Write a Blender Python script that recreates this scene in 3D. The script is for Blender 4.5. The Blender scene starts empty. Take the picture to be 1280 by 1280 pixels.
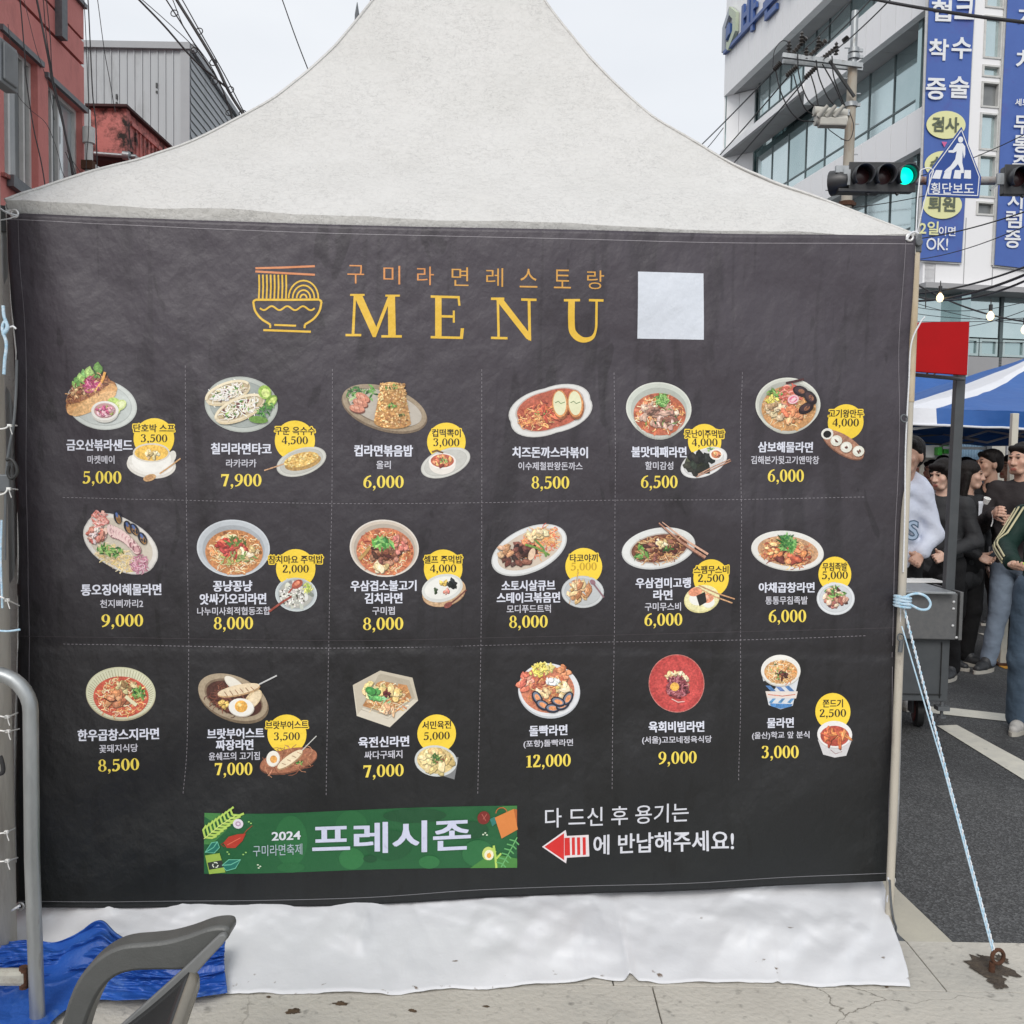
import bpy, bmesh, math, random
import numpy as np
from mathutils import Vector, Matrix, Euler
S = bpy.context.scene
COL = S.collection
PI = math.pi
rnd = random.Random(7)

# ---------------------------------------------------------------- camera
FPX, HALF = 1182.0, 640.0
CAM = Vector((0, 0, 1.6)); PITCH = math.radians(3.1); ROLL = math.radians(1.03)
_f = Vector((0, math.cos(PITCH), -math.sin(PITCH)))
_r0 = Vector((1, 0, 0)); _u0 = Vector((0, math.sin(PITCH), math.cos(PITCH)))
_r = _r0*math.cos(ROLL) + _u0*math.sin(ROLL)
_u = _u0*math.cos(ROLL) - _r0*math.sin(ROLL)
cd = bpy.data.cameras.new('camera'); cam = bpy.data.objects.new('camera', cd); COL.objects.link(cam)
cam.matrix_world = Matrix(((_r.x, _u.x, -_f.x, CAM.x), (_r.y, _u.y, -_f.y, CAM.y), (_r.z, _u.z, -_f.z, CAM.z), (0, 0, 0, 1)))
cd.sensor_width = 36; cd.lens = 36*FPX/1280; cd.clip_end = 2000; cd.clip_start = 0.05
S.camera = cam

# ---------------------------------------------------------------- light: overcast day
SUN_EL, SUN_AZ = math.radians(40), math.radians(192)
w = bpy.data.worlds.new('World'); S.world = w; w.use_nodes = True
nt = w.node_tree; nt.nodes.clear()
def _n(t, **k):
    n = nt.nodes.new(t)
    for a, b in k.items(): setattr(n, a, b)
    return n
sky = _n('ShaderNodeTexSky', sky_type='NISHITA', sun_disc=False, sun_elevation=SUN_EL, sun_rotation=SUN_AZ, air_density=1.0, dust_density=4.0)
tc = _n('ShaderNodeTexCoord'); mp = _n('ShaderNodeMapping'); mp.inputs['Scale'].default_value = (1, 1, 2.6)
nz = _n('ShaderNodeTexNoise'); nz.inputs['Scale'].default_value = 1.6; nz.inputs['Detail'].default_value = 6
cr = _n('ShaderNodeValToRGB'); cr.color_ramp.elements[0].position = .3; cr.color_ramp.elements[1].position = .75
cr.color_ramp.elements[0].color = (7.1, 7.4, 7.85, 1); cr.color_ramp.elements[1].color = (8.7, 8.9, 9.15, 1)
mx = _n('ShaderNodeMix', data_type='RGBA'); mx.inputs[0].default_value = .9
bg = _n('ShaderNodeBackground'); bg.inputs['Strength'].default_value = .1
ow = _n('ShaderNodeOutputWorld')
L = nt.links.new
L(tc.outputs['Generated'], mp.inputs[0]); L(mp.outputs[0], nz.inputs['Vector']); L(nz.outputs['Fac'], cr.inputs[0])
L(sky.outputs[0], mx.inputs[6]); L(cr.outputs[0], mx.inputs[7]); L(mx.outputs[2], bg.inputs[0]); L(bg.outputs[0], ow.inputs[0])
sd = bpy.data.lights.new('sun', 'SUN'); sd.energy = 1.5; sd.angle = math.radians(28); sd.color = (1, .965, .92)
so = bpy.data.objects.new('sun', sd); COL.objects.link(so)
# sun high behind the camera, slightly to the left
so.rotation_euler = Euler((math.radians(50), 0, math.radians(-12)))
S.view_settings.view_transform = 'Standard'; S.view_settings.look = 'None'
S.view_settings.gamma = 1; S.view_settings.exposure = 0.22
S.render.film_transparent = False
S.cycles.max_bounces = 6

# ---------------------------------------------------------------- pixel helpers (photo pixels -> real places)
def ray(px, py):
    return (_f*FPX + _r*(px-HALF) - _u*(py-HALF))/FPX
def at(px, py, Y):
    d = ray(px, py); return CAM + d*((Y-CAM.y)/d.y)
def gnd(px, py, z=0.0):
    d = ray(px, py); return CAM + d*((z-CAM.z)/d.z)
def onplane(px, py, p0, n):
    d = ray(px, py); return CAM + d*((p0-CAM).dot(n)/d.dot(n))

# ---------------------------------------------------------------- objects
def tag(o, label=None, cat=None, group=None, kind=None):
    if label: o['label'] = label
    if cat: o['category'] = cat
    if group: o['group'] = group
    if kind: o['kind'] = kind
    return o
def empty(name, loc=(0, 0, 0), rz=0, label=None, cat=None, group=None):
    o = bpy.data.objects.new(name, None); COL.objects.link(o); o.location = loc; o.rotation_euler = (0, 0, rz)
    o.empty_display_size = .1
    return tag(o, label, cat, group)
def copy_tree(o, parent=None):
    c = o.copy(); COL.objects.link(c)
    c.parent = parent
    for ch in list(o.children): copy_tree(ch, c)
    return c

class MB:
    """collects faces, links as one mesh object"""
    def __init__(s): s.v = []; s.f = []; s.c = []; s.col = None
    def add(s, vs, fs):
        b = len(s.v); s.v.extend([tuple(v) for v in vs])
        for f in fs: s.f.append(tuple(i+b for i in f)); s.c.append(s.col)
        return s
    def box(s, c, size, rot=None):
        x, y, z = [a/2 for a in size]; c = Vector(c)
        vs = [Vector((i*x, j*y, k*z)) for k in (-1, 1) for j in (-1, 1) for i in (-1, 1)]
        if rot is not None:
            R = rot if isinstance(rot, Matrix) else Euler(rot).to_matrix()
            vs = [R @ v for v in vs]
        return s.add([v+c for v in vs], [(0, 2, 3, 1), (4, 5, 7, 6), (0, 1, 5, 4), (2, 6, 7, 3), (0, 4, 6, 2), (1, 3, 7, 5)])
    def beam(s, a, b, w, h, up=(0, 0, 1)):
        a = Vector(a); b = Vector(b); d = (b-a); L_ = d.length; d.normalize(); u = Vector(up)
        sx = d.cross(u)
        if sx.length < 1e-4: sx = d.cross(Vector((1, 0, 0)))
        sx.normalize(); u = sx.cross(d)
        R = Matrix((sx, d, u)).transposed()
        return s.box((a+b)/2, (w, L_, h), R)
    def tube(s, pts, r, n=10, cap=True):
        pts = [Vector(p) for p in pts]
        rs = r if isinstance(r, (list, tuple)) else [r]*len(pts)
        rings = []; prev = None
        for i, p in enumerate(pts):
            d = (pts[min(i+1, len(pts)-1)] - pts[max(i-1, 0)]).normalized()
            if prev is None:
                a = d.cross(Vector((0, 0, 1)))
                if a.length < 1e-3: a = d.cross(Vector((1, 0, 0)))
            else:
                a = prev - d*prev.dot(d)
                if a.length < 1e-5: a = d.cross(Vector((0, 0, 1)))
            a.normalize(); prev = a; b = d.cross(a)
            rings.append([p + (a*math.cos(t)+b*math.sin(t))*rs[i] for t in [2*PI*k/n for k in range(n)]])
        vs = [v for rg in rings for v in rg]; fs = []
        for i in range(len(pts)-1):
            for k in range(n):
                fs.append((i*n+k, (i+1)*n+k, (i+1)*n+(k+1) % n, i*n+(k+1) % n))
        if cap: fs.append(tuple(range(n))); fs.append(tuple((len(pts)-1)*n+k for k in reversed(range(n))))
        return s.add(vs, fs)
    def prism(s, poly, d):
        """closed 3D polygon extruded by vector d"""
        poly = [Vector(p) for p in poly]; n = len(poly); d = Vector(d)
        fs = [tuple(range(n)), tuple(range(2*n-1, n-1, -1))] + [(i, i+n, (i+1) % n+n, (i+1) % n) for i in range(n)]
        return s.add(poly+[p+d for p in poly], fs)
    def grid(s, fn, nu, nv):
        vs = [fn(i/nu, j/nv) for j in range(nv+1) for i in range(nu+1)]
        fs = [(j*(nu+1)+i, j*(nu+1)+i+1, (j+1)*(nu+1)+i+1, (j+1)*(nu+1)+i) for j in range(nv) for i in range(nu)]
        return s.add(vs, fs)
    def lathe(s, prof, o=(0, 0, 0), axis=(0, 0, 1), n=16):
        o = Vector(o); d = Vector(axis).normalized(); a = d.cross(Vector((0, 0, 1)))
        if a.length < 1e-3: a = Vector((1, 0, 0))
        a.normalize(); b = d.cross(a)
        vs = [o + d*h + (a*math.cos(2*PI*k/n)+b*math.sin(2*PI*k/n))*r for r, h in prof for k in range(n)]
        fs = [(i*n+k, i*n+(k+1) % n, (i+1)*n+(k+1) % n, (i+1)*n+k) for i in range(len(prof)-1) for k in range(n)]
        return s.add(vs, fs)
    def build(s, name, m, parent=None, smooth=None, bevel=0, solid=0, fix=True, recalc=True):
        me = bpy.data.meshes.new(name); me.from_pydata(s.v, [], s.f)
        if recalc:
            bm = bmesh.new(); bm.from_mesh(me); bmesh.ops.recalc_face_normals(bm, faces=bm.faces); bm.to_mesh(me); bm.free()
        if smooth is not None:
            me.shade_smooth()
            if smooth < 180: me.set_sharp_from_angle(angle=math.radians(smooth))
        if any(c is not None for c in s.c):
            at_ = me.color_attributes.new('ink', 'FLOAT_COLOR', 'CORNER')
            arr = []
            for f, c in zip(s.f, s.c):
                c = c or (1, 1, 1); arr.extend([c[0], c[1], c[2], 1.0]*len(f))
            at_.data.foreach_set('color', arr)
        me.materials.append(m)
        o = bpy.data.objects.new(name, me); COL.objects.link(o)
        if parent is not None: o.parent = parent
        if bevel:
            md = o.modifiers.new('b', 'BEVEL'); md.width = bevel; md.segments = 2; md.limit_method = 'ANGLE'
        if solid:
            md = o.modifiers.new('s', 'SOLIDIFY'); md.thickness = solid; md.offset = 0
        return o

# ---------------------------------------------------------------- materials
def s2l(c):
    return tuple(((x/255)/12.92 if x/255 <= .04045 else ((x/255+.055)/1.055)**2.4) for x in c)
MATS = {}
def mat(name, c, c2=None, scale=4.0, rough=.6, bump=0.0, bscale=30., metal=0.0, spec=.5, detail=5, dirt=None, dscale=1.2, dlo=.55, dhi=.75,
        alpha=None, trans=0.0, emit=None, estr=0, stretch=(1, 1, 1), rough2=None, coat=0, sheen=0, coords='Object', bdetail=3):
    m = bpy.data.materials.new(name); m.use_nodes = True; MATS[name] = m
    t = m.node_tree; p = t.nodes['Principled BSDF']; N = t.nodes.new; K = t.links.new
    p.inputs['Roughness'].default_value = rough; p.inputs['Metallic'].default_value = metal
    p.inputs['Specular IOR Level'].default_value = spec
    if coat: p.inputs['Coat Weight'].default_value = coat; p.inputs['Coat Roughness'].default_value = .12
    if sheen: p.inputs['Sheen Weight'].default_value = sheen
    if trans: p.inputs['Transmission Weight'].default_value = trans
    if emit: p.inputs['Emission Color'].default_value = (*emit, 1); p.inputs['Emission Strength'].default_value = estr
    p.inputs['Base Color'].default_value = (*c, 1)
    co = N('ShaderNodeTexCoord'); ma = N('ShaderNodeMapping'); ma.inputs['Scale'].default_value = stretch
    K(co.outputs[coords], ma.inputs[0])
    out = None
    if c2 is not None:
        n = N('ShaderNodeTexNoise'); n.inputs['Scale'].default_value = scale; n.inputs['Detail'].default_value = detail; n.inputs['Roughness'].default_value = .65
        K(ma.outputs[0], n.inputs['Vector'])
        r = N('ShaderNodeMapRange'); r.inputs[1].default_value = .3; r.inputs[2].default_value = .7; K(n.outputs['Fac'], r.inputs[0])
        x = N('ShaderNodeMix'); x.data_type = 'RGBA'; x.inputs[6].default_value = (*c, 1); x.inputs[7].default_value = (*c2, 1)
        K(r.outputs[0], x.inputs[0]); out = x.outputs[2]
        if rough2 is not None:
            rr = N('ShaderNodeMapRange'); rr.inputs[1].default_value = .3; rr.inputs[2].default_value = .7
            rr.inputs[3].default_value = rough; rr.inputs[4].default_value = rough2
            K(n.outputs['Fac'], rr.inputs[0]); K(rr.outputs[0], p.inputs['Roughness'])
    if dirt is not None:
        n = N('ShaderNodeTexNoise'); n.inputs['Scale'].default_value = dscale; n.inputs['Detail'].default_value = 9; n.inputs['Roughness'].default_value = .7
        K(ma.outputs[0], n.inputs['Vector'])
        r = N('ShaderNodeMapRange'); r.inputs[1].default_value = dlo; r.inputs[2].default_value = dhi; K(n.outputs['Fac'], r.inputs[0])
        x = N('ShaderNodeMix'); x.data_type = 'RGBA'; x.inputs[7].default_value = (*dirt, 1)
        if out is not None: K(out, x.inputs[6])
        else: x.inputs[6].default_value = (*c, 1)
        K(r.outputs[0], x.inputs[0]); out = x.outputs[2]
    if out is not None: K(out, p.inputs['Base Color'])
    if bump:
        n = N('ShaderNodeTexNoise'); n.inputs['Scale'].default_value = bscale; n.inputs['Detail'].default_value = bdetail
        K(ma.outputs[0], n.inputs['Vector'])
        b = N('ShaderNodeBump'); b.inputs['Strength'].default_value = 1.0; b.inputs['Distance'].default_value = bump
        K(n.outputs['Fac'], b.inputs['Height']); K(b.outputs[0], p.inputs['Normal'])
    return m

# value noise for geometry
_perm = np.random.RandomState(3).rand(64, 64, 64)
def vnoise(x, y, z=0.0):
    x0, y0, z0 = math.floor(x), math.floor(y), math.floor(z)
    fx, fy, fz = x-x0, y-y0, z-z0
    fx = fx*fx*(3-2*fx); fy = fy*fy*(3-2*fy); fz = fz*fz*(3-2*fz)
    def g(i, j, k): return _perm[(x0+i) & 63, (y0+j) & 63, (z0+k) & 63]
    def l(a, b, t): return a+(b-a)*t
    return l(l(l(g(0, 0, 0), g(1, 0, 0), fx), l(g(0, 1, 0), g(1, 1, 0), fx), fy), l(l(g(0, 0, 1), g(1, 0, 1), fx), l(g(0, 1, 1), g(1, 1, 1), fx), fy), fz)*2-1
def fbm(x, y, z=0.0, o=4):
    a = 1; t = 0
    for _ in range(o): t += a*vnoise(x, y, z); a *= .5; x *= 2.03; y *= 2.03; z *= 2.03
    return t
def ridge(x, y, z=0.0, o=3):
    a = 1; t = 0
    for _ in range(o): t += a*(1-abs(vnoise(x, y, z))*2); a *= .5; x *= 2.1; y *= 2.1; z *= 2.1
    return t
def np_vn(x, y, z):
    x0, y0, z0 = np.floor(x).astype(int), np.floor(y).astype(int), int(math.floor(z)); fx, fy, fz = x-x0, y-y0, z-z0
    fx = fx*fx*(3-2*fx); fy = fy*fy*(3-2*fy); fz = fz*fz*(3-2*fz); g = lambda i, j, k: _perm[(x0+i) & 63, (y0+j) & 63, (z0+k) & 63]
    l = lambda a, b, t: a+(b-a)*t
    return l(l(l(g(0, 0, 0), g(1, 0, 0), fx), l(g(0, 1, 0), g(1, 1, 0), fx), fy), l(l(g(0, 0, 1), g(1, 0, 1), fx), l(g(0, 1, 1), g(1, 1, 1), fx), fy), fz)*2-1
def crumple(u, v, seed=0, n=6, f0=1.0):
    """crisp facets: triangle waves in many directions, like creased sheet"""
    r_ = random.Random(seed); t = 0; a = 1.0; f = f0; wu = .35*vnoise(u*.9+seed, v*.9); wv = .35*vnoise(u*.9, v*.9+seed+5)
    for i in range(n):
        an = r_.uniform(0, PI); ph = r_.random(); x = ((u+wu)*math.cos(an)+(v+wv)*math.sin(an))*f+ph; x -= math.floor(x)
        t += a*(abs(x-.5)*4-1); a *= .74; f *= 1.33
    return t/3
def smooth_curve(pts, k=6):
    """Catmull-Rom through points"""
    P = [Vector(p) for p in pts]; P = [P[0]*2-P[1]] + P + [P[-1]*2-P[-2]]
    out = []
    for i in range(1, len(P)-2):
        for j in range(k):
            t = j/k; a, b, c, d = P[i-1:i+3]
            out.append(.5*((2*b)+(c-a)*t+(2*a-5*b+4*c-d)*t*t+(-a+3*b-3*c+d)*t**3))
    out.append(P[-2]); return out
def sag(a, b, s, n=16):
    a = Vector(a); b = Vector(b)
    return [a.lerp(b, i/n) - Vector((0, 0, s*4*(i/n)*(1-i/n))) for i in range(n+1)]

# ---------------------------------------------------------------- lettering
_txt = {}
def glyphs(text, bold=0.0):
    """2D mesh of the text, unit = font size, returned as (verts Nx2, faces)"""
    key = (text, bold)
    if key in _txt: return _txt[key]
    cu = bpy.data.curves.new('t', 'FONT'); cu.body = text; cu.resolution_u = 3; cu.offset = bold; cu.fill_mode = 'FRONT'
    o = bpy.data.objects.new('t', cu)
    me = bpy.data.meshes.new_from_object(o)
    v = np.array([p.co[:2] for p in me.vertices]); f = [tuple(p.vertices) for p in me.polygons]
    bpy.data.objects.remove(o); bpy.data.curves.remove(cu); bpy.data.meshes.remove(me)
    _txt[key] = (v, f); return _txt[key]

M = {}
# ================================================================ materials of the place
def mat_pavement():
    m = mat('pavement', (.46, .435, .385), (.57, .545, .485), scale=2.2, rough=.85, bump=.004, bscale=55, dirt=(.34, .33, .30), dscale=1.1, dlo=.5, dhi=.72, coords='Generated')
    t = m.node_tree; p = t.nodes['Principled BSDF']; N = t.nodes.new; K = t.links.new
    geo = N('ShaderNodeNewGeometry')
    # all textures in world metres so that cracks run on across joints
    for n in t.nodes:
        if n.type == 'MAPPING': K(geo.outputs['Position'], n.inputs[0])
    nz = N('ShaderNodeTexNoise'); nz.inputs['Scale'].default_value = 5; nz.inputs['Detail'].default_value = 8; K(geo.outputs['Position'], nz.inputs['Vector'])
    ad = N('ShaderNodeVectorMath'); ad.operation = 'MULTIPLY_ADD'; ad.inputs[1].default_value = (.35, .35, 0); K(nz.outputs['Color'], ad.inputs[0]); K(geo.outputs['Position'], ad.inputs[2])
    vo = N('ShaderNodeTexVoronoi'); vo.feature = 'DISTANCE_TO_EDGE'; vo.inputs['Scale'].default_value = 1.9; K(ad.outputs[0], vo.inputs['Vector'])
    r = N('ShaderNodeMapRange'); r.inputs[1].default_value = .001; r.inputs[2].default_value = .006; K(vo.outputs['Distance'], r.inputs[0])
    n2 = N('ShaderNodeTexNoise'); n2.inputs['Scale'].default_value = 1.3; K(geo.outputs['Position'], n2.inputs['Vector'])
    r2 = N('ShaderNodeMapRange'); r2.inputs[1].default_value = .47; r2.inputs[2].default_value = .56; K(n2.outputs['Fac'], r2.inputs[0])
    mxx = N('ShaderNodeMath'); mxx.operation = 'MAXIMUM'; K(r.outputs[0], mxx.inputs[0])
    inv = N('ShaderNodeMath'); inv.operation = 'SUBTRACT'; inv.inputs[0].default_value = 1; K(r2.outputs[0], inv.inputs[1]); K(inv.outputs[0], mxx.inputs[1])
    # speckles of dirt
    v2 = N('ShaderNodeTexNoise'); v2.inputs['Scale'].default_value = 28; v2.inputs['Detail'].default_value = 4; K(geo.outputs['Position'], v2.inputs['Vector'])
    r3 = N('ShaderNodeMapRange'); r3.inputs[1].default_value = .60; r3.inputs[2].default_value = .74; r3.inputs[3].default_value = 1; r3.inputs[4].default_value = .55; K(v2.outputs['Fac'], r3.inputs[0])
    src = p.inputs['Base Color'].links[0].from_socket
    x = N('ShaderNodeMix'); x.data_type = 'RGBA'; x.inputs[6].default_value = (.20, .185, .155, 1); K(src, x.inputs[7]); K(mxx.outputs[0], x.inputs[0])
    y = N('ShaderNodeMix'); y.data_type = 'RGBA'; y.blend_type = 'MULTIPLY'; y.inputs[0].default_value = 1; K(x.outputs[2], y.inputs[6]); K(r3.outputs[0], y.inputs[7])
    K(y.outputs[2], p.inputs['Base Color'])
    return m
def mat_asphalt():
    m = mat('asphalt', (.060, .063, .066), (.085, .087, .088), scale=.7, rough=.82, detail=8, dirt=(.045, .046, .048), dscale=.45, dlo=.48, dhi=.62)
    t = m.node_tree; p = t.nodes['Principled BSDF']; N = t.nodes.new; K = t.links.new
    co = [n for n in t.nodes if n.type == 'MAPPING'][0].outputs[0]
    v = N('ShaderNodeTexVoronoi'); v.inputs['Scale'].default_value = 125; K(co, v.inputs['Vector'])
    r = N('ShaderNodeMapRange'); r.inputs[1].default_value = .0; r.inputs[2].default_value = 1; r.inputs[3].default_value = .62; r.inputs[4].default_value = 1.75
    sp = N('ShaderNodeSeparateColor'); K(v.outputs['Color'], sp.inputs[0])
    pw = N('ShaderNodeMath'); pw.operation = 'POWER'; pw.inputs[1].default_value = 2.2; K(sp.outputs[0], pw.inputs[0]); K(pw.outputs[0], r.inputs[0])
    src = p.inputs['Base Color'].links[0].from_socket
    y = N('ShaderNodeMix'); y.data_type = 'RGBA'; y.blend_type = 'MULTIPLY'; y.inputs[0].default_value = 1; K(src, y.inputs[6]); K(r.outputs[0], y.inputs[7]); K(y.outputs[2], p.inputs['Base Color'])
    b = N('ShaderNodeBump'); b.inputs['Distance'].default_value = .006; b.inputs['Strength'].default_value = .8; K(v.outputs['Distance'], b.inputs['Height']); K(b.outputs[0], p.inputs['Normal'])
    return m
def mat_canopy():
    m = mat('canopy_pvc', (.585, .578, .56), (.63, .625, .61), scale=1.2, rough=.55, bump=.006, bscale=34, bdetail=5, dirt=(.565, .56, .54), dscale=2.2, dlo=.45, dhi=.75)
    t = m.node_tree; p = t.nodes['Principled BSDF']; N = t.nodes.new; K = t.links.new
    co = N('ShaderNodeTexCoord')
    src = p.inputs['Base Color'].links[0].from_socket
    bumps = []
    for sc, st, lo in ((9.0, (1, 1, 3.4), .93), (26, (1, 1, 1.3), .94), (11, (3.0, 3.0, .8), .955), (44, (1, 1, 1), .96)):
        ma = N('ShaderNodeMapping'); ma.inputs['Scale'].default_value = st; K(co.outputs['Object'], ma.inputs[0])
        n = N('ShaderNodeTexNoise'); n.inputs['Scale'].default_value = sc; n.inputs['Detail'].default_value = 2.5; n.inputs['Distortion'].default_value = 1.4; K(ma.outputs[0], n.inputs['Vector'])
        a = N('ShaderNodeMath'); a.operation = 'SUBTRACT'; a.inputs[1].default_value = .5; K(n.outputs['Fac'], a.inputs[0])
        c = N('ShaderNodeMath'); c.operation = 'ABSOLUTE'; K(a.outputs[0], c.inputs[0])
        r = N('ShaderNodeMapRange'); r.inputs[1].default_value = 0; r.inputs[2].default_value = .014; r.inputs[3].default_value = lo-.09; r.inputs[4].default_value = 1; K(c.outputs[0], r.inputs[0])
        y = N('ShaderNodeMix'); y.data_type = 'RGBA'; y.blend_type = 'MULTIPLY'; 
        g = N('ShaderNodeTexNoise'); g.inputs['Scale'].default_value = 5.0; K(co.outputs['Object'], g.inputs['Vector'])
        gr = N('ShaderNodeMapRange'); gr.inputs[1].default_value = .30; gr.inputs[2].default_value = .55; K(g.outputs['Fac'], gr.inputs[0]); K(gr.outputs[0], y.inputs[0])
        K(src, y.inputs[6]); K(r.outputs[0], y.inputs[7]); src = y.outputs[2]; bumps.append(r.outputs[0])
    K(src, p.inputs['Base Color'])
    b = [n for n in t.nodes if n.type == 'BUMP'][0]
    b2 = N('ShaderNodeBump'); b2.inputs['Distance'].default_value = .005; b2.inputs['Strength'].default_value = .8
    K(bumps[1], b2.inputs['Height']); K(b.outputs[0], b2.inputs['Normal']); K(b2.outputs[0], p.inputs['Normal'])
    return m
def mat_banner(ink):
    m = mat('banner_ink' if ink else 'banner_cloth', (.05, .045, .052), rough=.46, spec=.5)
    t = m.node_tree; p = t.nodes['Principled BSDF']; N = t.nodes.new; K = t.links.new
    geo = N('ShaderNodeNewGeometry'); sx = N('ShaderNodeSeparateXYZ'); K(geo.outputs['Position'], sx.inputs[0])
    if ink:
        a = N('ShaderNodeAttribute'); a.attribute_name = 'ink'; K(a.outputs['Color'], p.inputs['Base Color'])
    else:
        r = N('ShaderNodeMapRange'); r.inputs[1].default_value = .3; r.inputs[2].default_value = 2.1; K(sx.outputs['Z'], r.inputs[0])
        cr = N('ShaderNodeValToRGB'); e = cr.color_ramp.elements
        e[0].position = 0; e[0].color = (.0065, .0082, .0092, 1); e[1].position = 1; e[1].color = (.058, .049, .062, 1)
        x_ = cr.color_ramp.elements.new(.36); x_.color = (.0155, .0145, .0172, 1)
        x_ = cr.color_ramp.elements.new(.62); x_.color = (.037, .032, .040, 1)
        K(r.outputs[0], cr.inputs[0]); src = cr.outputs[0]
        # water run-marks: long, narrow, wandering streaks of damp cloth
        for st, lo, hi, dk in (((5, 5, .9), .58, .66, .72), ((2.2, 2.2, 1.6), .58, .68, .74), ((15, 15, 1.0), .60, .68, .80), ((7, 7, 2.4), .64, .66, .68)):
            ma = N('ShaderNodeMapping'); ma.inputs['Scale'].default_value = st; K(geo.outputs['Position'], ma.inputs[0])
            n = N('ShaderNodeTexNoise'); n.inputs['Scale'].default_value = 1.3; n.inputs['Detail'].default_value = 3; n.inputs['Distortion'].default_value = .8; K(ma.outputs[0], n.inputs['Vector'])
            q = N('ShaderNodeMapRange'); q.inputs[1].default_value = lo; q.inputs[2].default_value = hi; q.inputs[3].default_value = 1; q.inputs[4].default_value = dk; K(n.outputs['Fac'], q.inputs[0])
            y = N('ShaderNodeMix'); y.data_type = 'RGBA'; y.blend_type = 'MULTIPLY'; y.inputs[0].default_value = 1; K(src, y.inputs[6]); K(q.outputs[0], y.inputs[7]); src = y.outputs[2]
        K(src, p.inputs['Base Color'])
    ma = N('ShaderNodeMapping'); ma.inputs['Scale'].default_value = (1, 1, .8); ma.inputs['Rotation'].default_value = (0, .6, 0); K(geo.outputs['Position'], ma.inputs[0])
    n = N('ShaderNodeTexNoise'); n.inputs['Scale'].default_value = 9; n.inputs['Detail'].default_value = 5; K(ma.outputs[0], n.inputs['Vector'])
    b = N('ShaderNodeBump'); b.inputs['Distance'].default_value = .020; b.inputs['Strength'].default_value = .7; K(n.outputs['Fac'], b.inputs['Height'])
    wv = N('ShaderNodeTexNoise'); wv.inputs['Scale'].default_value = 420; K(geo.outputs['Position'], wv.inputs['Vector'])
    b2 = N('ShaderNodeBump'); b2.inputs['Distance'].default_value = .0006; b2.inputs['Strength'].default_value = .7; K(wv.outputs['Fac'], b2.inputs['Height']); K(b.outputs[0], b2.inputs['Normal'])
    K(b2.outputs[0], p.inputs['Normal'])
    return m
M['pavement'] = mat_pavement(); M['asphalt'] = mat_asphalt(); M['canopy'] = mat_canopy()
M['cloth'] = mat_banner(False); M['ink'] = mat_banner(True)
def photo_ink():
    m = M['ink'].copy(); m.name = 'banner_photo_ink'; t = m.node_tree; p = t.nodes['Principled BSDF']; N = t.nodes.new; K = t.links.new; g = N('ShaderNodeNewGeometry'); src = p.inputs['Base Color'].links[0].from_socket
    hs = N('ShaderNodeSeparateColor'); hs.mode = 'HSV'; K(src, hs.inputs[0]); sm = N('ShaderNodeMapRange'); sm.inputs[1].default_value = .34; sm.inputs[2].default_value = .70; K(hs.outputs[1], sm.inputs[0])
    for sc, lo, hi in ((150, .70, 1.30), (55, .84, 1.16)):
        n = N('ShaderNodeTexNoise'); n.inputs['Scale'].default_value = sc; n.inputs['Detail'].default_value = 3; K(g.outputs['Position'], n.inputs['Vector']); r = N('ShaderNodeMapRange'); r.inputs[1].default_value = .3; r.inputs[2].default_value = .7; r.inputs[3].default_value = lo; r.inputs[4].default_value = hi; K(n.outputs['Fac'], r.inputs[0])
        y = N('ShaderNodeMix'); y.data_type = 'RGBA'; y.blend_type = 'MULTIPLY'; K(sm.outputs[0], y.inputs[0]); K(src, y.inputs[6]); K(r.outputs[0], y.inputs[7]); src = y.outputs[2]
    h = N('ShaderNodeHueSaturation'); h.inputs['Saturation'].default_value = .92; K(src, h.inputs['Color']); K(h.outputs[0], p.inputs['Base Color']); return m
M['ink_photo'] = photo_ink()
M['roadpaint'] = mat('roadpaint', (.62, .60, .52), (.50, .49, .44), scale=9, rough=.8, bump=.002, bscale=90, dirt=(.22, .22, .21), dscale=14, dlo=.62, dhi=.72)
M['creampaint'] = mat('creampaint', (.50, .475, .39), (.42, .40, .34), scale=4, rough=.85, bump=.002, bscale=80, dirt=(.18, .17, .15), dscale=6, dlo=.64, dhi=.70)
M['yellowpaint'] = mat('yellowpaint', (.62, .30, .03), (.5, .24, .03), scale=9, rough=.8)
M['white_pvc'] = mat('white_pvc', (.68, .69, .71), (.62, .63, .655), scale=2, rough=.5, spec=.4, bump=.003, bscale=14, dirt=(.42, .38, .33), dscale=9, dlo=.70, dhi=.78)
M['galv'] = mat('galvanised', (.30, .32, .33), (.42, .44, .45), scale=18, rough=.38, rough2=.55, metal=.75, bump=.0008, bscale=60, dirt=(.20, .19, .17), dscale=9, dlo=.60, dhi=.7, stretch=(1, 1, .25))
M['steel_dark'] = mat('steel_dark', (.10, .11, .12), (.15, .16, .17), scale=12, rough=.5, metal=.3)
M['ring'] = mat('grommet_metal', (.72, .72, .72), rough=.3, metal=.6)
M['tie'] = mat('cable_tie', (.78, .78, .76), rough=.4)
M['rope_blue'] = mat('rope_blue', (.28, .52, .70), (.62, .72, .80), scale=60, rough=.7, bump=.003, bscale=160, stretch=(1, 1, 1))
M['rope_white'] = mat('rope_white', (.75, .76, .78), (.6, .62, .66), scale=80, rough=.7, bump=.002, bscale=200)
M['concrete_pole'] = mat('concrete_pole', (.33, .31, .27), (.45, .43, .39), scale=5, rough=.85, bump=.006, bscale=30, dirt=(.20, .18, .16), dscale=3, stretch=(1, 1, .3))
M['black'] = mat('black_plastic', (.016, .017, .018), (.026, .027, .028), scale=20, rough=.45)
M['cable'] = mat('cable_rubber', (.018, .018, .02), rough=.6)
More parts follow.
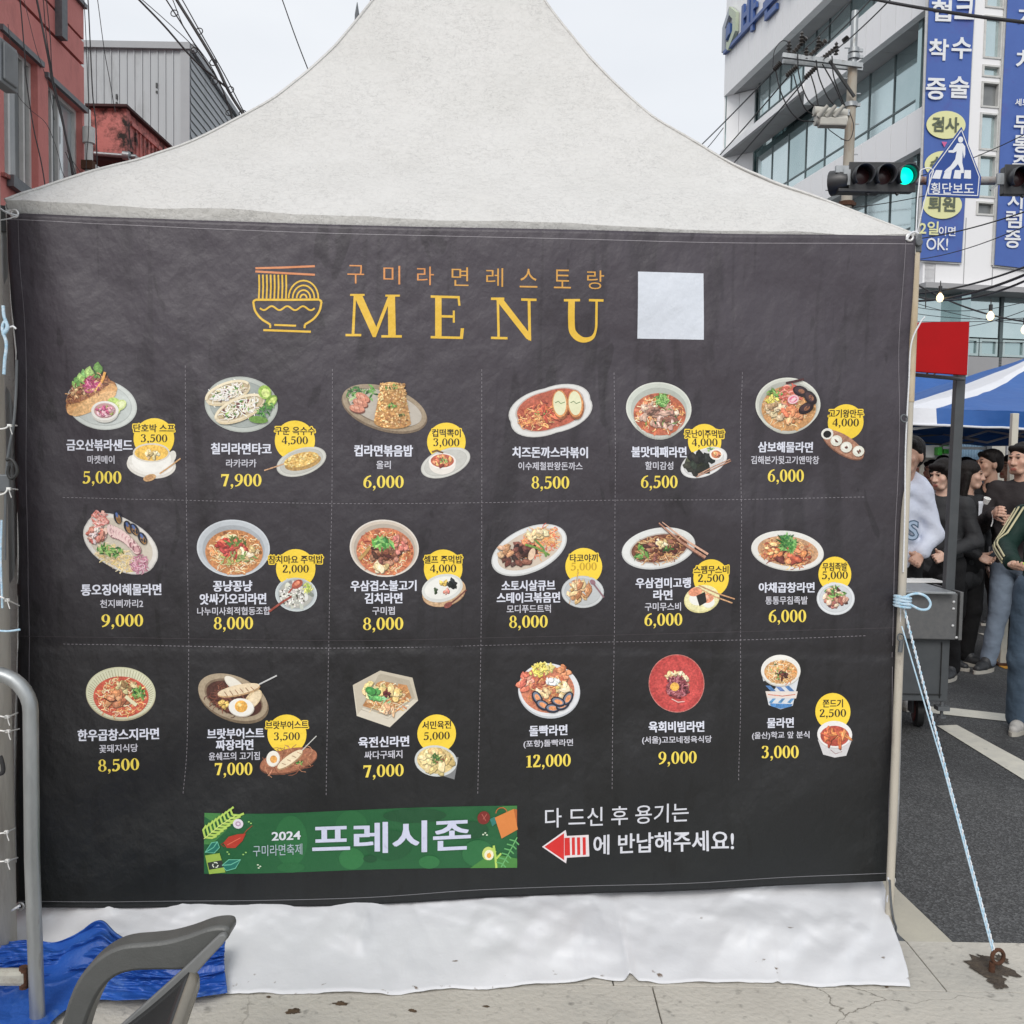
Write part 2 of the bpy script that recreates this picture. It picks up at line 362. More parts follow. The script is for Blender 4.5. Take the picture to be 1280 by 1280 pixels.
M['rust'] = mat('rust', (.09, .035, .016), (.05, .022, .012), scale=30, rough=.9, bump=.004, bscale=120)
M['tan_tape'] = mat('stained_pole', (.40, .29, .15), (.62, .56, .46), scale=6, rough=.5, dirt=(.22, .13, .06), dscale=9, stretch=(1, 1, .35))

# ================================================================ ground
def quad_sheet(name, pts, z, m, kind='structure', sub=1):
    b = MB(); P = [gnd(px, py, z) for px, py in pts]; b.add(P, [tuple(range(len(P)))]); o = b.build(name, m); tag(o, kind=kind); return o
b = MB(); b.add([(-400, -60, 0), (400, -60, 0), (400, 900, 0), (-400, 900, 0)], [(0, 1, 2, 3)]); tag(b.build('road', M['asphalt']), kind='structure')
# pavement: long concrete slabs with recessed joints, nearly flush with the road
EDGE_Y = gnd(1200, 1190).y
bed = MB(); bed.box((-1.0, EDGE_Y-4.42, -.02), (16, 8.8, .045)); bed_o = bed.build('pavement', M['steel_dark']); tag(bed_o, kind='structure')
M['bed'] = mat('joint_dirt', (.16, .15, .12), (.10, .095, .08), scale=30, rough=.95); bed_o.data.materials[0] = M['bed']
slab_id = 0
yy = EDGE_Y
rows = [(.30, 1.0), (.62, 1.35), (.62, 1.35), (.62, 1.35), (1.2, 2.0), (1.2, 2), (1.2, 2), (1.2, 2), (1.2, 2)]
for ri, (dy, dx) in enumerate(rows):
    x = -6.0 - (ri % 2)*dx*.47 + .33
    while x < 5:
        j = .0035
        sb = MB(); sb.box((x+dx/2, yy-dy/2, .006+rnd.uniform(-.0006, .0006)), (dx-j, dy-j, .06), (rnd.uniform(-.0008, .0008), rnd.uniform(-.0008, .0008), 0))
        sb.build('paving_slab', M['pavement'], bed_o, bevel=.002)
        x += dx
    yy -= dy
# road paint
quad_sheet('gutter_marking', [(1100, 1082), (1122, 1112), (1203, 1189.3), (1146, 1189.3), (1100, 1146)], .004, M['creampaint'])
quad_sheet('road_marking', [(1110, 878), (1145, 882), (1192, 885), (1290, 896), (1290, 905), (1190, 894), (1145, 889), (1110, 886)], .004, M['roadpaint'])
quad_sheet('road_marking', [(1171, 907), (1196, 906), (1300, 962), (1300, 987)], .004, M['roadpaint'])
quad_sheet('road_marking', [(1150, 806), (1193, 817), (1221, 827), (1150, 827)], .004, M['roadpaint'])
quad_sheet('road_marking', [(1222, 791), (1250, 794), (1256, 802), (1247, 801)], .004, M['roadpaint'])
quad_sheet('road_marking', [(1195, 729), (1204, 728), (1208, 757), (1199, 759)], .004, M['roadpaint'])
quad_sheet('yellow_road_marking', [(1229, 824), (1270, 822), (1268, 834), (1257, 836)], .0045, M['yellowpaint'])
# small litter and stains lying on the ground
M['soil'] = mat('soil', (.045, .035, .028), (.09, .07, .05), scale=40, rough=.95, bump=.01, bscale=90)
def blob_patch(name, c, rx, ry, z, m, seed, lumps=0.0, rag=.35):
    r_ = random.Random(seed); n = 40; b = MB(); c = Vector(c); vs = [Vector((c.x, c.y, z+lumps))]; fs = []
    for ring in (.5, 1):
        for k in range(n):
            a = 2*PI*k/n; q = ring*(1+rag*fbm(math.cos(a)*1.6+seed, math.sin(a)*1.6, seed)) * (1+.12*r_.uniform(-1, 1))
            vs.append(Vector((c.x+rx*q*math.cos(a), c.y+ry*q*math.sin(a), z+(lumps*r_.uniform(.2, .8) if ring < 1 else 0))))
    for k in range(n):
        fs.append((0, 1+k, 1+(k+1) % n)); fs.append((1+k, 1+n+k, 1+n+(k+1) % n, 1+(k+1) % n))
    b.add(vs, fs); return b.build(name, m, smooth=60)
cst = gnd(1236, 1222)
tag(blob_patch('soil_stain', cst, .05, .06, .0385, M['soil'], 4, .006, .6), kind='structure')
for i, (px, py, rx) in enumerate([(1228, 1211, .022), (1241, 1238, .028), (1252, 1214, .018), (1222, 1226, .02), (1247, 1245, .02)]):
    c = gnd(px, py); tag(blob_patch('soil_stain', c, rx, rx*1.2, .0388+i*.0003, M['soil'], 9+i, .003, .7), kind='structure')
M['leaf'] = mat('dry_leaf', (.10, .06, .03), (.05, .035, .02), scale=60, rough=.8)
for i, (px, py, r_) in enumerate([(425, 1270, .018), (120, 1261, .022), (368, 1280, .02), (360, 1282, .01), (608, 1274, .008), (515, 1279, .012), (983, 1241, .006), (335, 1262, .007), (1108, 1249, .006)]):
    c = gnd(px, py)
    tag(blob_patch('dead_leaf', c, r_, r_*.55, .0375, M['leaf'], 21+i, .004, .5), ['curled brown leaf fragment on the pale pavement', 'brown leaf scrap on the pavement between the chair arm and blue tarpaulin', 'dark leaf bit at the lower picture edge of the pavement'][min(i, 2)] if i < 3 else None, 'leaf', 'leaf scraps scattered on the pavement')
lc = 0
for o in list(COL.objects):
    if o.name.startswith('dead_leaf') and 'label' not in o: o['label'] = ['dark round crumb beside the larger leaf scrap at the lower edge', 'tiny crumb on the pavement between two cracks in the lower middle', 'small dark leaf crumb right of the large scraps at the lower edge', 'tiny dark crumb just under the right part of the white sheet', 'small crumb on the pavement close to the chair arm tip', 'dark speck on the pavement at the lower right of the sheet corner'][lc % 6]; lc += 1

# ================================================================ tent
A0 = at(10, 268, 2.99); B0 = at(1140, 297, 3.18)
E_ = Vector((B0.x-A0.x, B0.y-A0.y, 0)); BW = E_.length; E_.normalize(); NRM = Vector((E_.y, -E_.x, 0))   # towards the camera
INW = -NRM
tent = empty('event_tent', (A0.x+.0, A0.y, 0), 0, 'white peaked marquee tent with dingy creased canopy behind the menu banner', 'tent')
def tb(mb, name, m, **k):
    o = mb.build(name, m, None, **k); o.parent = tent; o.matrix_parent_inverse = Matrix.Translation(-Vector(tent.location)); return o
EZ = 2.372
def corner(i, out=0.0):
    u, v = [(0, 0), (1, 0), (1, 1), (0, 1)][i]
    return Vector((A0.x, A0.y, 0)) + E_*(u*BW) + INW*(v*BW) + E_*(out*(2*u-1)) + INW*(out*(2*v-1))
CEN = sum((corner(i) for i in range(4)), Vector())/4 - E_*.05
PROF = [(0, 2.365), (.055, 2.43), (.13, 2.512), (.227, 2.605), (.315, 2.705), (.421, 2.86), (.50, 2.975), (.58, 3.13), (.65, 3.28), (.72, 3.455), (.78, 3.61), (.85, 3.86), (.92, 4.22), (.97, 4.58), (1, 4.8)]
def prof(t):
    for (a, za), (b_, zb) in zip(PROF, PROF[1:]):
        if t <= b_: 
            f = (t-a)/(b_-a); return za+(zb-za)*f
    return PROF[-1][1]
def prof_s(t):
    h = .02; return (prof(max(0, t-h))+prof(t)*2+prof(min(1, t+h)))/4-.002 if .04 < t < .96 else prof(t)
def canopy_pt(side, s, t):
    c0 = corner(side, .006); c1 = corner((side+1) % 4, .006); q = c0.lerp(c1, s)
    p = q.lerp(CEN, t*(1-.018)); z = prof_s(t)
    if side == 0: z += .012*(1-s) - 0*s
    z -= .05*math.sin(PI*s)*t*(1-t)*2          # faces hang slightly between the hips
    dr = 1-t
    z += .006*fbm(p.x*2.2, p.y*2.2, side*3+z*1.5) * (1 if t < .9 else .3)
    if t < .12: z += (.12-t)*.07*fbm(s*9, side*7, 1.5)
    p.z = z; return p
for side in range(4):
    mb = MB(); mb.grid(lambda i, j: canopy_pt(side, i, j), 72, 60)
    # valance: short hem hanging from the eave
    mb.grid(lambda i, j: canopy_pt(side, i, 0).lerp(CEN.to_3d()*1.0, 0) + Vector((0, 0, -.06*j)) + (CEN-corner(side)).normalized()*(.02*j), 72, 4)
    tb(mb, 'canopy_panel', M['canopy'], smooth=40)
for side in range(4):                # seam welts along the hips
    mb = MB(); mb.tube([canopy_pt(side, 0, j/40)+Vector((0, 0, .001)) for j in range(40)], .006, 6); tb(mb, 'canopy_seam', M['canopy'], smooth=60)
mb = MB(); mb.lathe([(0, .3), (.03, .28), (.035, .0), (.045, -.2), (.0, -.2)], (CEN.x, CEN.y, 4.85), n=12); tb(mb, 'peak_cap', M['galv'], smooth=40)
# legs (right front leg leans with its stained sleeve), rear legs, eave frame
rt = at(1144.5, 305, 3.21); rb = gnd(1110, 1180); rb.z = 0
mb = MB(); mb.tube([rt+Vector((0, 0, 0)), rt.lerp(rb, .5), rb], .0135, 14); leg_r = tb(mb, 'leg', mat('aged_cream_paint', (.52, .48, .40), (.40, .37, .32), scale=7, rough=.55, dirt=(.22, .19, .16), dscale=8, dlo=.55, dhi=.7, stretch=(1, 1, .3)), smooth=40)
mb = MB(); mb.tube([rt+Vector((0, 0, -.02)), rt.lerp(rb, .12), rt.lerp(rb, .225)], .0155, 14); tb(mb, 'leg_sleeve', M['tan_tape'], smooth=40)
mb = MB(); mb.tube([rt+Vector((0, 0, .03)), rt+Vector((0, 0, -.03))], .020, 12); mb.tube([rt+Vector((.0, -.03, 0)), rt+Vector((.0, .05, 0))], .014, 10)
tb(mb, 'corner_joint', M['steel_dark'], smooth=40, bevel=.004)
lt_ = Vector((A0.x-.03, A0.y+.05, 2.33)); mb = MB(); mb.tube([lt_, (A0.x-.01, A0.y+.05, 0)], .024, 14); tb(mb, 'leg', M['galv'], smooth=40)
mb = MB(); mb.tube([lt_+Vector((0, 0, .04)), lt_+Vector((0, 0, -.04))], .034, 12); tb(mb, 'corner_joint', M['steel_dark'], smooth=40)
for i in (2, 3):
    c = corner(i); mb = MB(); mb.tube([(c.x, c.y, 2.35), (c.x, c.y, 0)], .024, 12); tb(mb, 'leg', M['galv'], smooth=40)
for i in range(4):
    a = corner(i, -.02); c = corner((i+1) % 4, -.02); mb = MB(); mb.tube([(a.x, a.y, 2.30), (c.x, c.y, 2.30)], .02, 8); tb(mb, 'eave_bar', M['galv'], smooth=40)
mb = MB()
for i in range(4):
    a = corner(i, -.02); mb.tube([(a.x, a.y, 2.30), (CEN.x, CEN.y, 3.3)], .015, 8)
mb.tube([(CEN.x, CEN.y, 3.0), (CEN.x, CEN.y, 4.8)], .02, 8); tb(mb, 'centre_mast', M['galv'], smooth=40)
# foot plate and webbing at the right leg's base
mb = MB(); mb.box((rb.x, rb.y, .012), (.10, .10, .010)); mb.tube([(rb.x, rb.y, .015), (rb.x, rb.y, .06)], .018, 12); tb(mb, 'foot_plate', M['steel_dark'], smooth=30)

# side curtain strips behind the banner (white PVC side wall of the tent)
mb = MB(); mb.grid(lambda i, j: A0 + E_*(BW*(-.012+i*1.012)) + INW*(.035+.012*fbm(i*6, j*5, 2)) + Vector((0, 0, -A0.z+.25+j*2.1)), 60, 40); tb(mb, 'side_wall', M['canopy'], smooth=180)
def lip(px_pts, Y, wdt, m, name, r=.0):
    mb = MB(); P = [at(x, y, Y) for x, y in px_pts]; Q = [at(x+w_, y, Y+.03) for (x, y), w_ in zip(px_pts, wdt)]
    n = len(P); mb.add(P+Q, [(i, i+1, n+i+1, n+i) for i in range(n-1)]); return tb(mb, name, m, smooth=60, solid=.002)
lip([(7, 262), (9, 300), (13, 380), (19, 440), (21, 600), (22, 700), (22, 780), (20, 860), (17, 930), (18, 1000), (20, 1078)], 2.975, [14, 14, 14, 12, 8, 9, 8, 8, 9, 8, 3], M['canopy'], 'side_wall_edge')
lip([(1137, 300), (1135, 420), (1131, 560), (1128, 700), (1124, 850), (1120, 1000), (1115, 1100)], 3.2, [4, 4, 4, 4, 4, 4, 4], M['canopy'], 'side_wall_edge')

# white sheet lying out from the tent's foot
def poly1(pts, x):
    for (a, ya), (b_, yb) in zip(pts, pts[1:]):
        if x <= b_: return ya+(yb-ya)*(x-a)/(b_-a)
    return pts[-1][1]
SB = [(18, 1192), (120, 1205), (200, 1225), (285, 1243), (394, 1246), (483, 1242), (605, 1234), (719, 1227), (741, 1222), (765, 1225.5), (780, 1226), (787, 1216), (797, 1226), (880, 1228), (966, 1228), (971, 1226), (977, 1229), (1060, 1230), (1136, 1232)]
def sheet_pt(s, t):
    xb = 18+s*(1136-18); yb = poly1(SB, xb)
    bot = gnd(xb, yb, .039)
    xt = 18+s*(1103-18); top = onplane(xt, 1100, A0+INW*.12, NRM)
    h = t**2.9; p = top.lerp(bot, h); p.z = .31*(1-t)+.039*t
    wgt = min(1, max(0, (t-.50)/.30)); wgt = wgt*wgt*(3-2*wgt); e1 = 1-math.exp(-(1-t)/.06)
    x, y = s*7.0, t*1.6
    f = .020*fbm(x*.8+3, y*1.2, 4) + .085*crumple(x*.6, y*.8, 11, 5, .8) + .034*crumple(x*1.5, y*1.9, 31, 4, .9) + .010*crumple(x*5, y*5, 41, 3, .9) + .004*fbm(x*5, y*5, 9)
    f -= .014*math.exp(-abs((s-.43)-(t-.5)*.12)/.006)*math.exp(-((t-.6)/.35)**2) + .012*math.exp(-abs((s-.69)-(.95-t)*-.02)/.004)*math.exp(-((t-.9)/.3)**2)
    f = f*wgt*(1-.75*t**8)+min(f-.01, 0)*(1-wgt)*.9; wgt = 1
    p += NRM*(f*wgt*1.2); p.z += max(0, f)*wgt*.55*e1
    p.z += math.exp(-((1-t)/.05))*.003*(1+fbm(s*30, 2, 2)); return p
mb = MB(); mb.grid(sheet_pt, 400, 84)
def mat_sheet():
    m = M['white_pvc'].copy(); m.name = 'skirt_vinyl'; t = m.node_tree; p = t.nodes['Principled BSDF']; N = t.nodes.new; K = t.links.new
    g = N('ShaderNodeNewGeometry'); sx = N('ShaderNodeSeparateXYZ'); K(g.outputs['Position'], sx.inputs[0]); hr = N('ShaderNodeMapRange'); hr.inputs[1].default_value = .04; hr.inputs[2].default_value = .075; hr.inputs[3].default_value = .115; hr.inputs[4].default_value = 0; K(sx.outputs['Z'], hr.inputs[0])
    n = N('ShaderNodeTexNoise'); n.inputs['Scale'].default_value = 22; n.inputs['Detail'].default_value = 9; n.inputs['Distortion'].default_value = .3; K(g.outputs['Position'], n.inputs['Vector'])
    ad = N('ShaderNodeMath'); ad.operation = 'ADD'; K(n.outputs['Fac'], ad.inputs[0]); K(hr.outputs[0], ad.inputs[1]); r = N('ShaderNodeMapRange'); r.inputs[1].default_value = .745; r.inputs[2].default_value = .80; K(ad.outputs[0], r.inputs[0])
    x = N('ShaderNodeMix'); x.data_type = 'RGBA'; x.inputs[7].default_value = (.17, .13, .10, 1); K(p.inputs['Base Color'].links[0].from_socket, x.inputs[6]); K(r.outputs[0], x.inputs[0]); K(x.outputs[2], p.inputs['Base Color']); return m
M['skirt'] = mat_sheet()
sheet = mb.build('ground_skirt_sheet', M['skirt'], smooth=180, solid=.0015)
tag(sheet, 'creased white vinyl skirt sheet spreading from under the dark banner onto the pavement', 'sheet')
def torus(mb, c, n, R_, r_, k=16, q=6):
    n = Vector(n).normalized(); a = n.cross(Vector((0, 0, 1)));  a = a.normalized() if a.length > .01 else Vector((1, 0, 0)); b_ = n.cross(a); c = Vector(c)
    vs = []
    for i in range(k):
        t = 2*PI*i/k; d = a*math.cos(t)+b_*math.sin(t)
        for j in range(q):
            s_ = 2*PI*j/q; vs.append(c+d*(R_+r_*math.cos(s_))+n*(r_*math.sin(s_)))
    mb.add(vs, [(i*q+j, ((i+1) % k)*q+j, ((i+1) % k)*q+(j+1) % q, i*q+(j+1) % q) for i in range(k) for j in range(q)])
p = sheet_pt(.985, .53); mb = MB(); torus(mb, p+Vector((0, -.004, .002)), (0, -1, .3), .008, .003); mb.build('eyelet', M['steel_dark'], sheet, smooth=60)

# ================================================================ banner
banner = empty('menu_banner', (A0.x, A0.y, 1.2), 0, 'large dark printed food menu banner laced across the tent front', 'banner')
def bpar(o): o.parent = banner; o.matrix_parent_inverse = Matrix.Translation(-Vector(banner.location)); return o
TOP = [(0, 268), (.15, 274), (.28, 278.5), (.46, 285), (.8, 294), (1, 297)]
BOT = [(0, 1133), (.13, 1133), (.25, 1131), (.37, 1129.5), (.46, 1124.5), (.54, 1119), (.715, 1113.5), (.86, 1105), (1, 1097)]
LEF = [(0, 12), (.07, 13.5), (.1, 15.5), (.25, 22), (.46, 24), (.6, 25), (.7, 25.5), (.85, 24), (.95, 22), (1, 22)]
RIG = [(0, 1140.5), (.07, 1137.5), (.16, 1134), (.23, 1132.6), (.5, 1124.5), (.75, 1120), (1, 1116)]
def P1(tab, s): return poly1(tab, s)
def coons(s, t):
    T = Vector((LEF[0][1]+(RIG[0][1]-LEF[0][1])*s, P1(TOP, s))); B = Vector((LEF[-1][1]+(RIG[-1][1]-LEF[-1][1])*s, P1(BOT, s)))
    L_ = Vector((P1(LEF, t), TOP[0][1]+(BOT[0][1]-TOP[0][1])*t)); R_ = Vector((P1(RIG, t), TOP[-1][1]+(BOT[-1][1]-TOP[-1][1])*t))
    c00 = Vector((LEF[0][1], TOP[0][1])); c10 = Vector((RIG[0][1], TOP[-1][1])); c01 = Vector((LEF[-1][1], BOT[0][1])); c11 = Vector((RIG[-1][1], BOT[-1][1]))
    return T*(1-t)+B*t+L_*(1-s)+R_*s-(c00*(1-s)*(1-t)+c10*s*(1-t)+c01*(1-s)*t+c11*s*t)
_U = np.linspace(-.1, 3.1, 400); _Z = np.linspace(-.1, 2.6, 340); UU, ZZ = np.meshgrid(_U, _Z, indexing='ij')
def disp_np(u, z):
    e = np.exp; g = lambda x, w_: e(-(x/w_)**2); a = 2.94-u; h = 2.37-z; si = np.sin
    d = .012*(np_vn(u*1.1+1, z*1.3, .5)+.5*np_vn(u*2.23+2, z*2.64, 1.0))
    d += .0095*si((a*.55+h*1.0)*11)*g(a-.5, .75)*g(h-.55, .55) + .0075*si((u*1.5-h*.5)*13)*g(u-.25, .35)*g(h-.7, .6)
    d += .008*si((a*.8-h*.95)*12+1)*g(a-.5, .8)*g(z-.5, .35) + .010*si((u*.7-z*1.0)*10)*g(u-.5, .7)*g(z-.55, .3)
    d += .006*(1-2*np.abs(np_vn(u*1.5+z*1.6, z*2.2-u*.6, 4.3)))*g(z-1.1, 1.2)
    zc = .985 + .012*si(u*1.1)-.006*u
    return d - .0045*e(-np.abs(z-zc)/.014) + .002*e(-np.abs(z-zc+.02)/.012)
_D = disp_np(UU, ZZ)
def disp(u, z):
    x = (u+.1)/3.2*399; y = (z+.1)/2.7*339; i = min(max(int(x), 0), 398); j = min(max(int(y), 0), 338); fx, fy = x-i, y-j
    return (_D[i, j]*(1-fx)+_D[i+1, j]*fx)*(1-fy)+(_D[i, j+1]*(1-fx)+_D[i+1, j+1]*fx)*fy
def bp(px, py, off=0.0):
    P = onplane(px, py, A0, NRM); u = (P-A0).dot(E_)
    return P + NRM*(disp(u, P.z)+off+.014)
NBU, NBV = 200, 160
mb = MB(); mb.grid(lambda i, j: (lambda q: bp(q.x, q.y))(coons(i, 1-j)), NBU, NBV)
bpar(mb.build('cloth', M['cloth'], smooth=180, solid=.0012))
# ================================================================ print on the banner
class Art:
    def __init__(s): s.mb = MB(); s.k = 0; s.base = .0014; s.rn = random.Random(5)
    def pt(s, x, y): return bp(x, y, s.base+s.k*7e-6)
    def raw(s, pts, faces, col): 
        s.k += 1; s.mb.col = s2l(col); s.mb.add([s.pt(x, y) for x, y in pts], faces)
    def poly(s, pts, col): s.raw(pts, [tuple(range(len(pts)))], col)
    def ell(s, cx, cy, rx, ry, a, col, n=None, rings=None, sx=1, shape=None):
        """a in degrees; filled ellipse as rings so that it follows the cloth"""
        n = n or max(8, int(6+max(rx, ry)*1.1)); rings = rings or max(1, int(max(rx, ry)/7)+1); ca, sa = math.cos(math.radians(a)), math.sin(math.radians(a))
        pts = [(cx, cy)]; fs = []
        for r in range(1, rings+1):
            for k in range(n):
                t = 2*PI*k/n; q = r/rings*(shape(t) if shape else 1); x = rx*q*math.cos(t); y = ry*q*math.sin(t)
                pts.append((cx+x*ca-y*sa, cy+x*sa+y*ca))
        fs += [(0, 1+k, 1+(k+1) % n) for k in range(n)]
        for r in range(rings-1):
            b = 1+r*n; c = b+n; fs += [(b+k, c+k, c+(k+1) % n, b+(k+1) % n) for k in range(n)]
        if max(rx, ry) > 9: s.k += 22
        s.raw(pts, fs, col)
        if max(rx, ry) > 9: s.k += 10
    def arc(s, cx, cy, rx, ry, a, t0, t1, w_, col, n=14):
        ca, sa = math.cos(math.radians(a)), math.sin(math.radians(a)); P = []
        for i in range(n+1):
            t = math.radians(t0+(t1-t0)*i/n); x = rx*math.cos(t); y = ry*math.sin(t); P.append((cx+x*ca-y*sa, cy+x*sa+y*ca))
        s.stroke(P, w_, col)
    def stroke(s, P, w_, col, close=False):
        n = len(P); L_, R_ = [], []
        for i in range(n):
            if close: a = P[i-1]; b = P[(i+1) % n]
            else: a = P[max(0, i-1)]; b = P[min(n-1, i+1)]
            dx, dy = b[0]-a[0], b[1]-a[1]; l = math.hypot(dx, dy) or 1
            ww = (w_[i] if isinstance(w_, (list, tuple)) else w_)/2; nx, ny = -dy/l*ww, dx/l*ww
            L_.append((P[i][0]+nx, P[i][1]+ny)); R_.append((P[i][0]-nx, P[i][1]-ny))
        m = n if close else n-1
        s.raw(L_+R_, [(i, (i+1) % n, n+(i+1) % n, n+i) for i in range(m)], col)
    def text(s, t, cx, cy, w_, h_, col, bold=.0, slope=None, fontspan=None):
        if bold > .009:
            d = min(bold*h_*1.0, .9)
            for dx, dy in ((-d, -d*.5), (d, -d*.5), (-d, d*.5), (d, d*.5), (0, 0)): s.text(t, cx+dx, cy+dy, w_-2*d, h_-d, col, .006, slope)
            return
        v, f = glyphs(t, bold); mn = v.min(0); mxx = v.max(0)
        if slope is None: slope = .026-.062*(cy-280)/830
        kx = w_/(mxx[0]-mn[0]); ky = h_/(mxx[1]-mn[1]); mid = (mn+mxx)/2
        pts = [(cx+(p[0]-mid[0])*kx, cy-(p[1]-mid[1])*ky+slope*(p[0]-mid[0])*kx) for p in v]
        s.raw(pts, f, col)
    # ---- food
    def inside(s, cx, cy, rx, ry, a, q=1.0):
        t = s.rn.uniform(0, 2*PI); r = math.sqrt(s.rn.random())*q; ca, sa = math.cos(math.radians(a)), math.sin(math.radians(a))
        x = rx*r*math.cos(t); y = ry*r*math.sin(t); return cx+x*ca-y*sa, cy+x*sa+y*ca
    def vary(s, c, v=14):
        d = s.rn.uniform(-v, v); return tuple(max(0, min(255, q+d+s.rn.uniform(-5, 5))) for q in c)
    def noodles(s, cx, cy, rx, ry, a, cols, n, w_=.9, q=.95, ln=5):
        for _ in range(int(n*1.5)):
            x, y = s.inside(cx, cy, rx, ry, a, q); t = s.rn.uniform(0, 2*PI); k = s.rn.uniform(-.9, .9); P = [(x, y)]
            for _ in range(4):
                t += k; l = ln*s.rn.uniform(.3, .5); x += l*math.cos(t); y += l*math.sin(t)*.8
                if ((x-cx)**2/(rx*1.02)**2+(y-cy)**2/(max(rx, ry)*1.02)**2) > 1: break
                P.append((x, y))
            if len(P) > 2: s.stroke(P, w_*s.rn.uniform(.8, 1.2), s.vary(s.rn.choice(cols)))
    def chunks(s, cx, cy, rx, ry, a, cols, n, sz=4, q=.85, hl=True, asp=.65, sh=True):
        for _ in range(n):
            x, y = s.inside(cx, cy, rx, ry, a, q); c = s.vary(s.rn.choice(cols), 20); an = s.rn.uniform(0, 180); z = sz*s.rn.uniform(.6, 1.3)
            ph = s.rn.uniform(0, 9); shp = lambda t, ph=ph: 1+.22*math.sin(2*t+ph)+.12*math.sin(5*t+ph*2)
            if sh: s.ell(x+.5, y+.7, z, z*asp, an, tuple(q_*.62 for q_ in c), 9, 1, shape=shp)
            s.ell(x, y, z*.94, z*asp*.94, an, c, 9, 1, shape=shp)
            if hl: s.ell(x-z*.2, y-z*.15, z*.42, z*asp*.35, an, tuple(min(255, q_*1.14+8) for q_ in c), 7, 1)
    def greens(s, cx, cy, rx, ry, a, n, sz=3.5, cols=((70, 130, 50), (110, 165, 70), (40, 95, 40), (150, 190, 100))):
        for _ in range(n):
            x, y = s.inside(cx, cy, rx, ry, a, 1); t = s.rn.uniform(0, PI); l = sz*s.rn.uniform(.6, 1.3); dx, dy = math.cos(t)*l, math.sin(t)*l; k = s.rn.uniform(.16, .4)
            s.poly([(x-dx, y-dy), (x-dy*k, y+dx*k), (x+dx, y+dy), (x+dy*k, y-dx*k)], s.vary(s.rn.choice(cols), 18))
    def bowl(s, cx, cy, rx, ry, a, rim=(222, 222, 216), inn=(200, 200, 195), soup=(196, 88, 40), k=.8, dx=0, dy=-2, deep=0):
        if deep:
            s.ell(cx, cy+deep, rx*.8, ry*.9, a, tuple(q*.80 for q in rim)); s.ell(cx, cy+deep*.5, rx*.93, ry*.97, a, tuple(q*.88 for q in rim))
        s.ell(cx, cy, rx, ry, a, rim); s.ell(cx, cy, rx*.955, ry*.95, a, inn)
        s.ell(cx+dx*.3, cy+dy*.3+.6, rx*(k+.06), ry*(k+.06), a, tuple(q*.88 for q in inn))
        s.ell(cx+dx, cy+dy+2, rx*k, ry*k, a, soup)
        s.chunks(cx+dx, cy+dy+2, rx*k, ry*k, a, [tuple(min(255, q*1.15+10) for q in soup), tuple(q*.8 for q in soup), tuple(min(255, q*1.05+20) for q in soup)], 30, 4, .9, False, sh=False)
    def plate(s, cx, cy, rx, ry, a, rim=(205, 208, 203), inn=(190, 194, 190)):
        s.ell(cx, cy, rx, ry, a, tuple(q*.93 for q in rim)); s.ell(cx, cy, rx*.965, ry*.96, a, rim); s.ell(cx, cy, rx*.86, ry*.84, a, tuple(q*.90 for q in inn)); s.ell(cx, cy, rx*.845, ry*.82, a, inn)
    def build(s, name, label=None):
        o = bpar(s.mb.build(name, M['ink_photo' if 'dish_picture' in name else 'ink'], recalc=False))
        if label: o['label'] = label
        return o

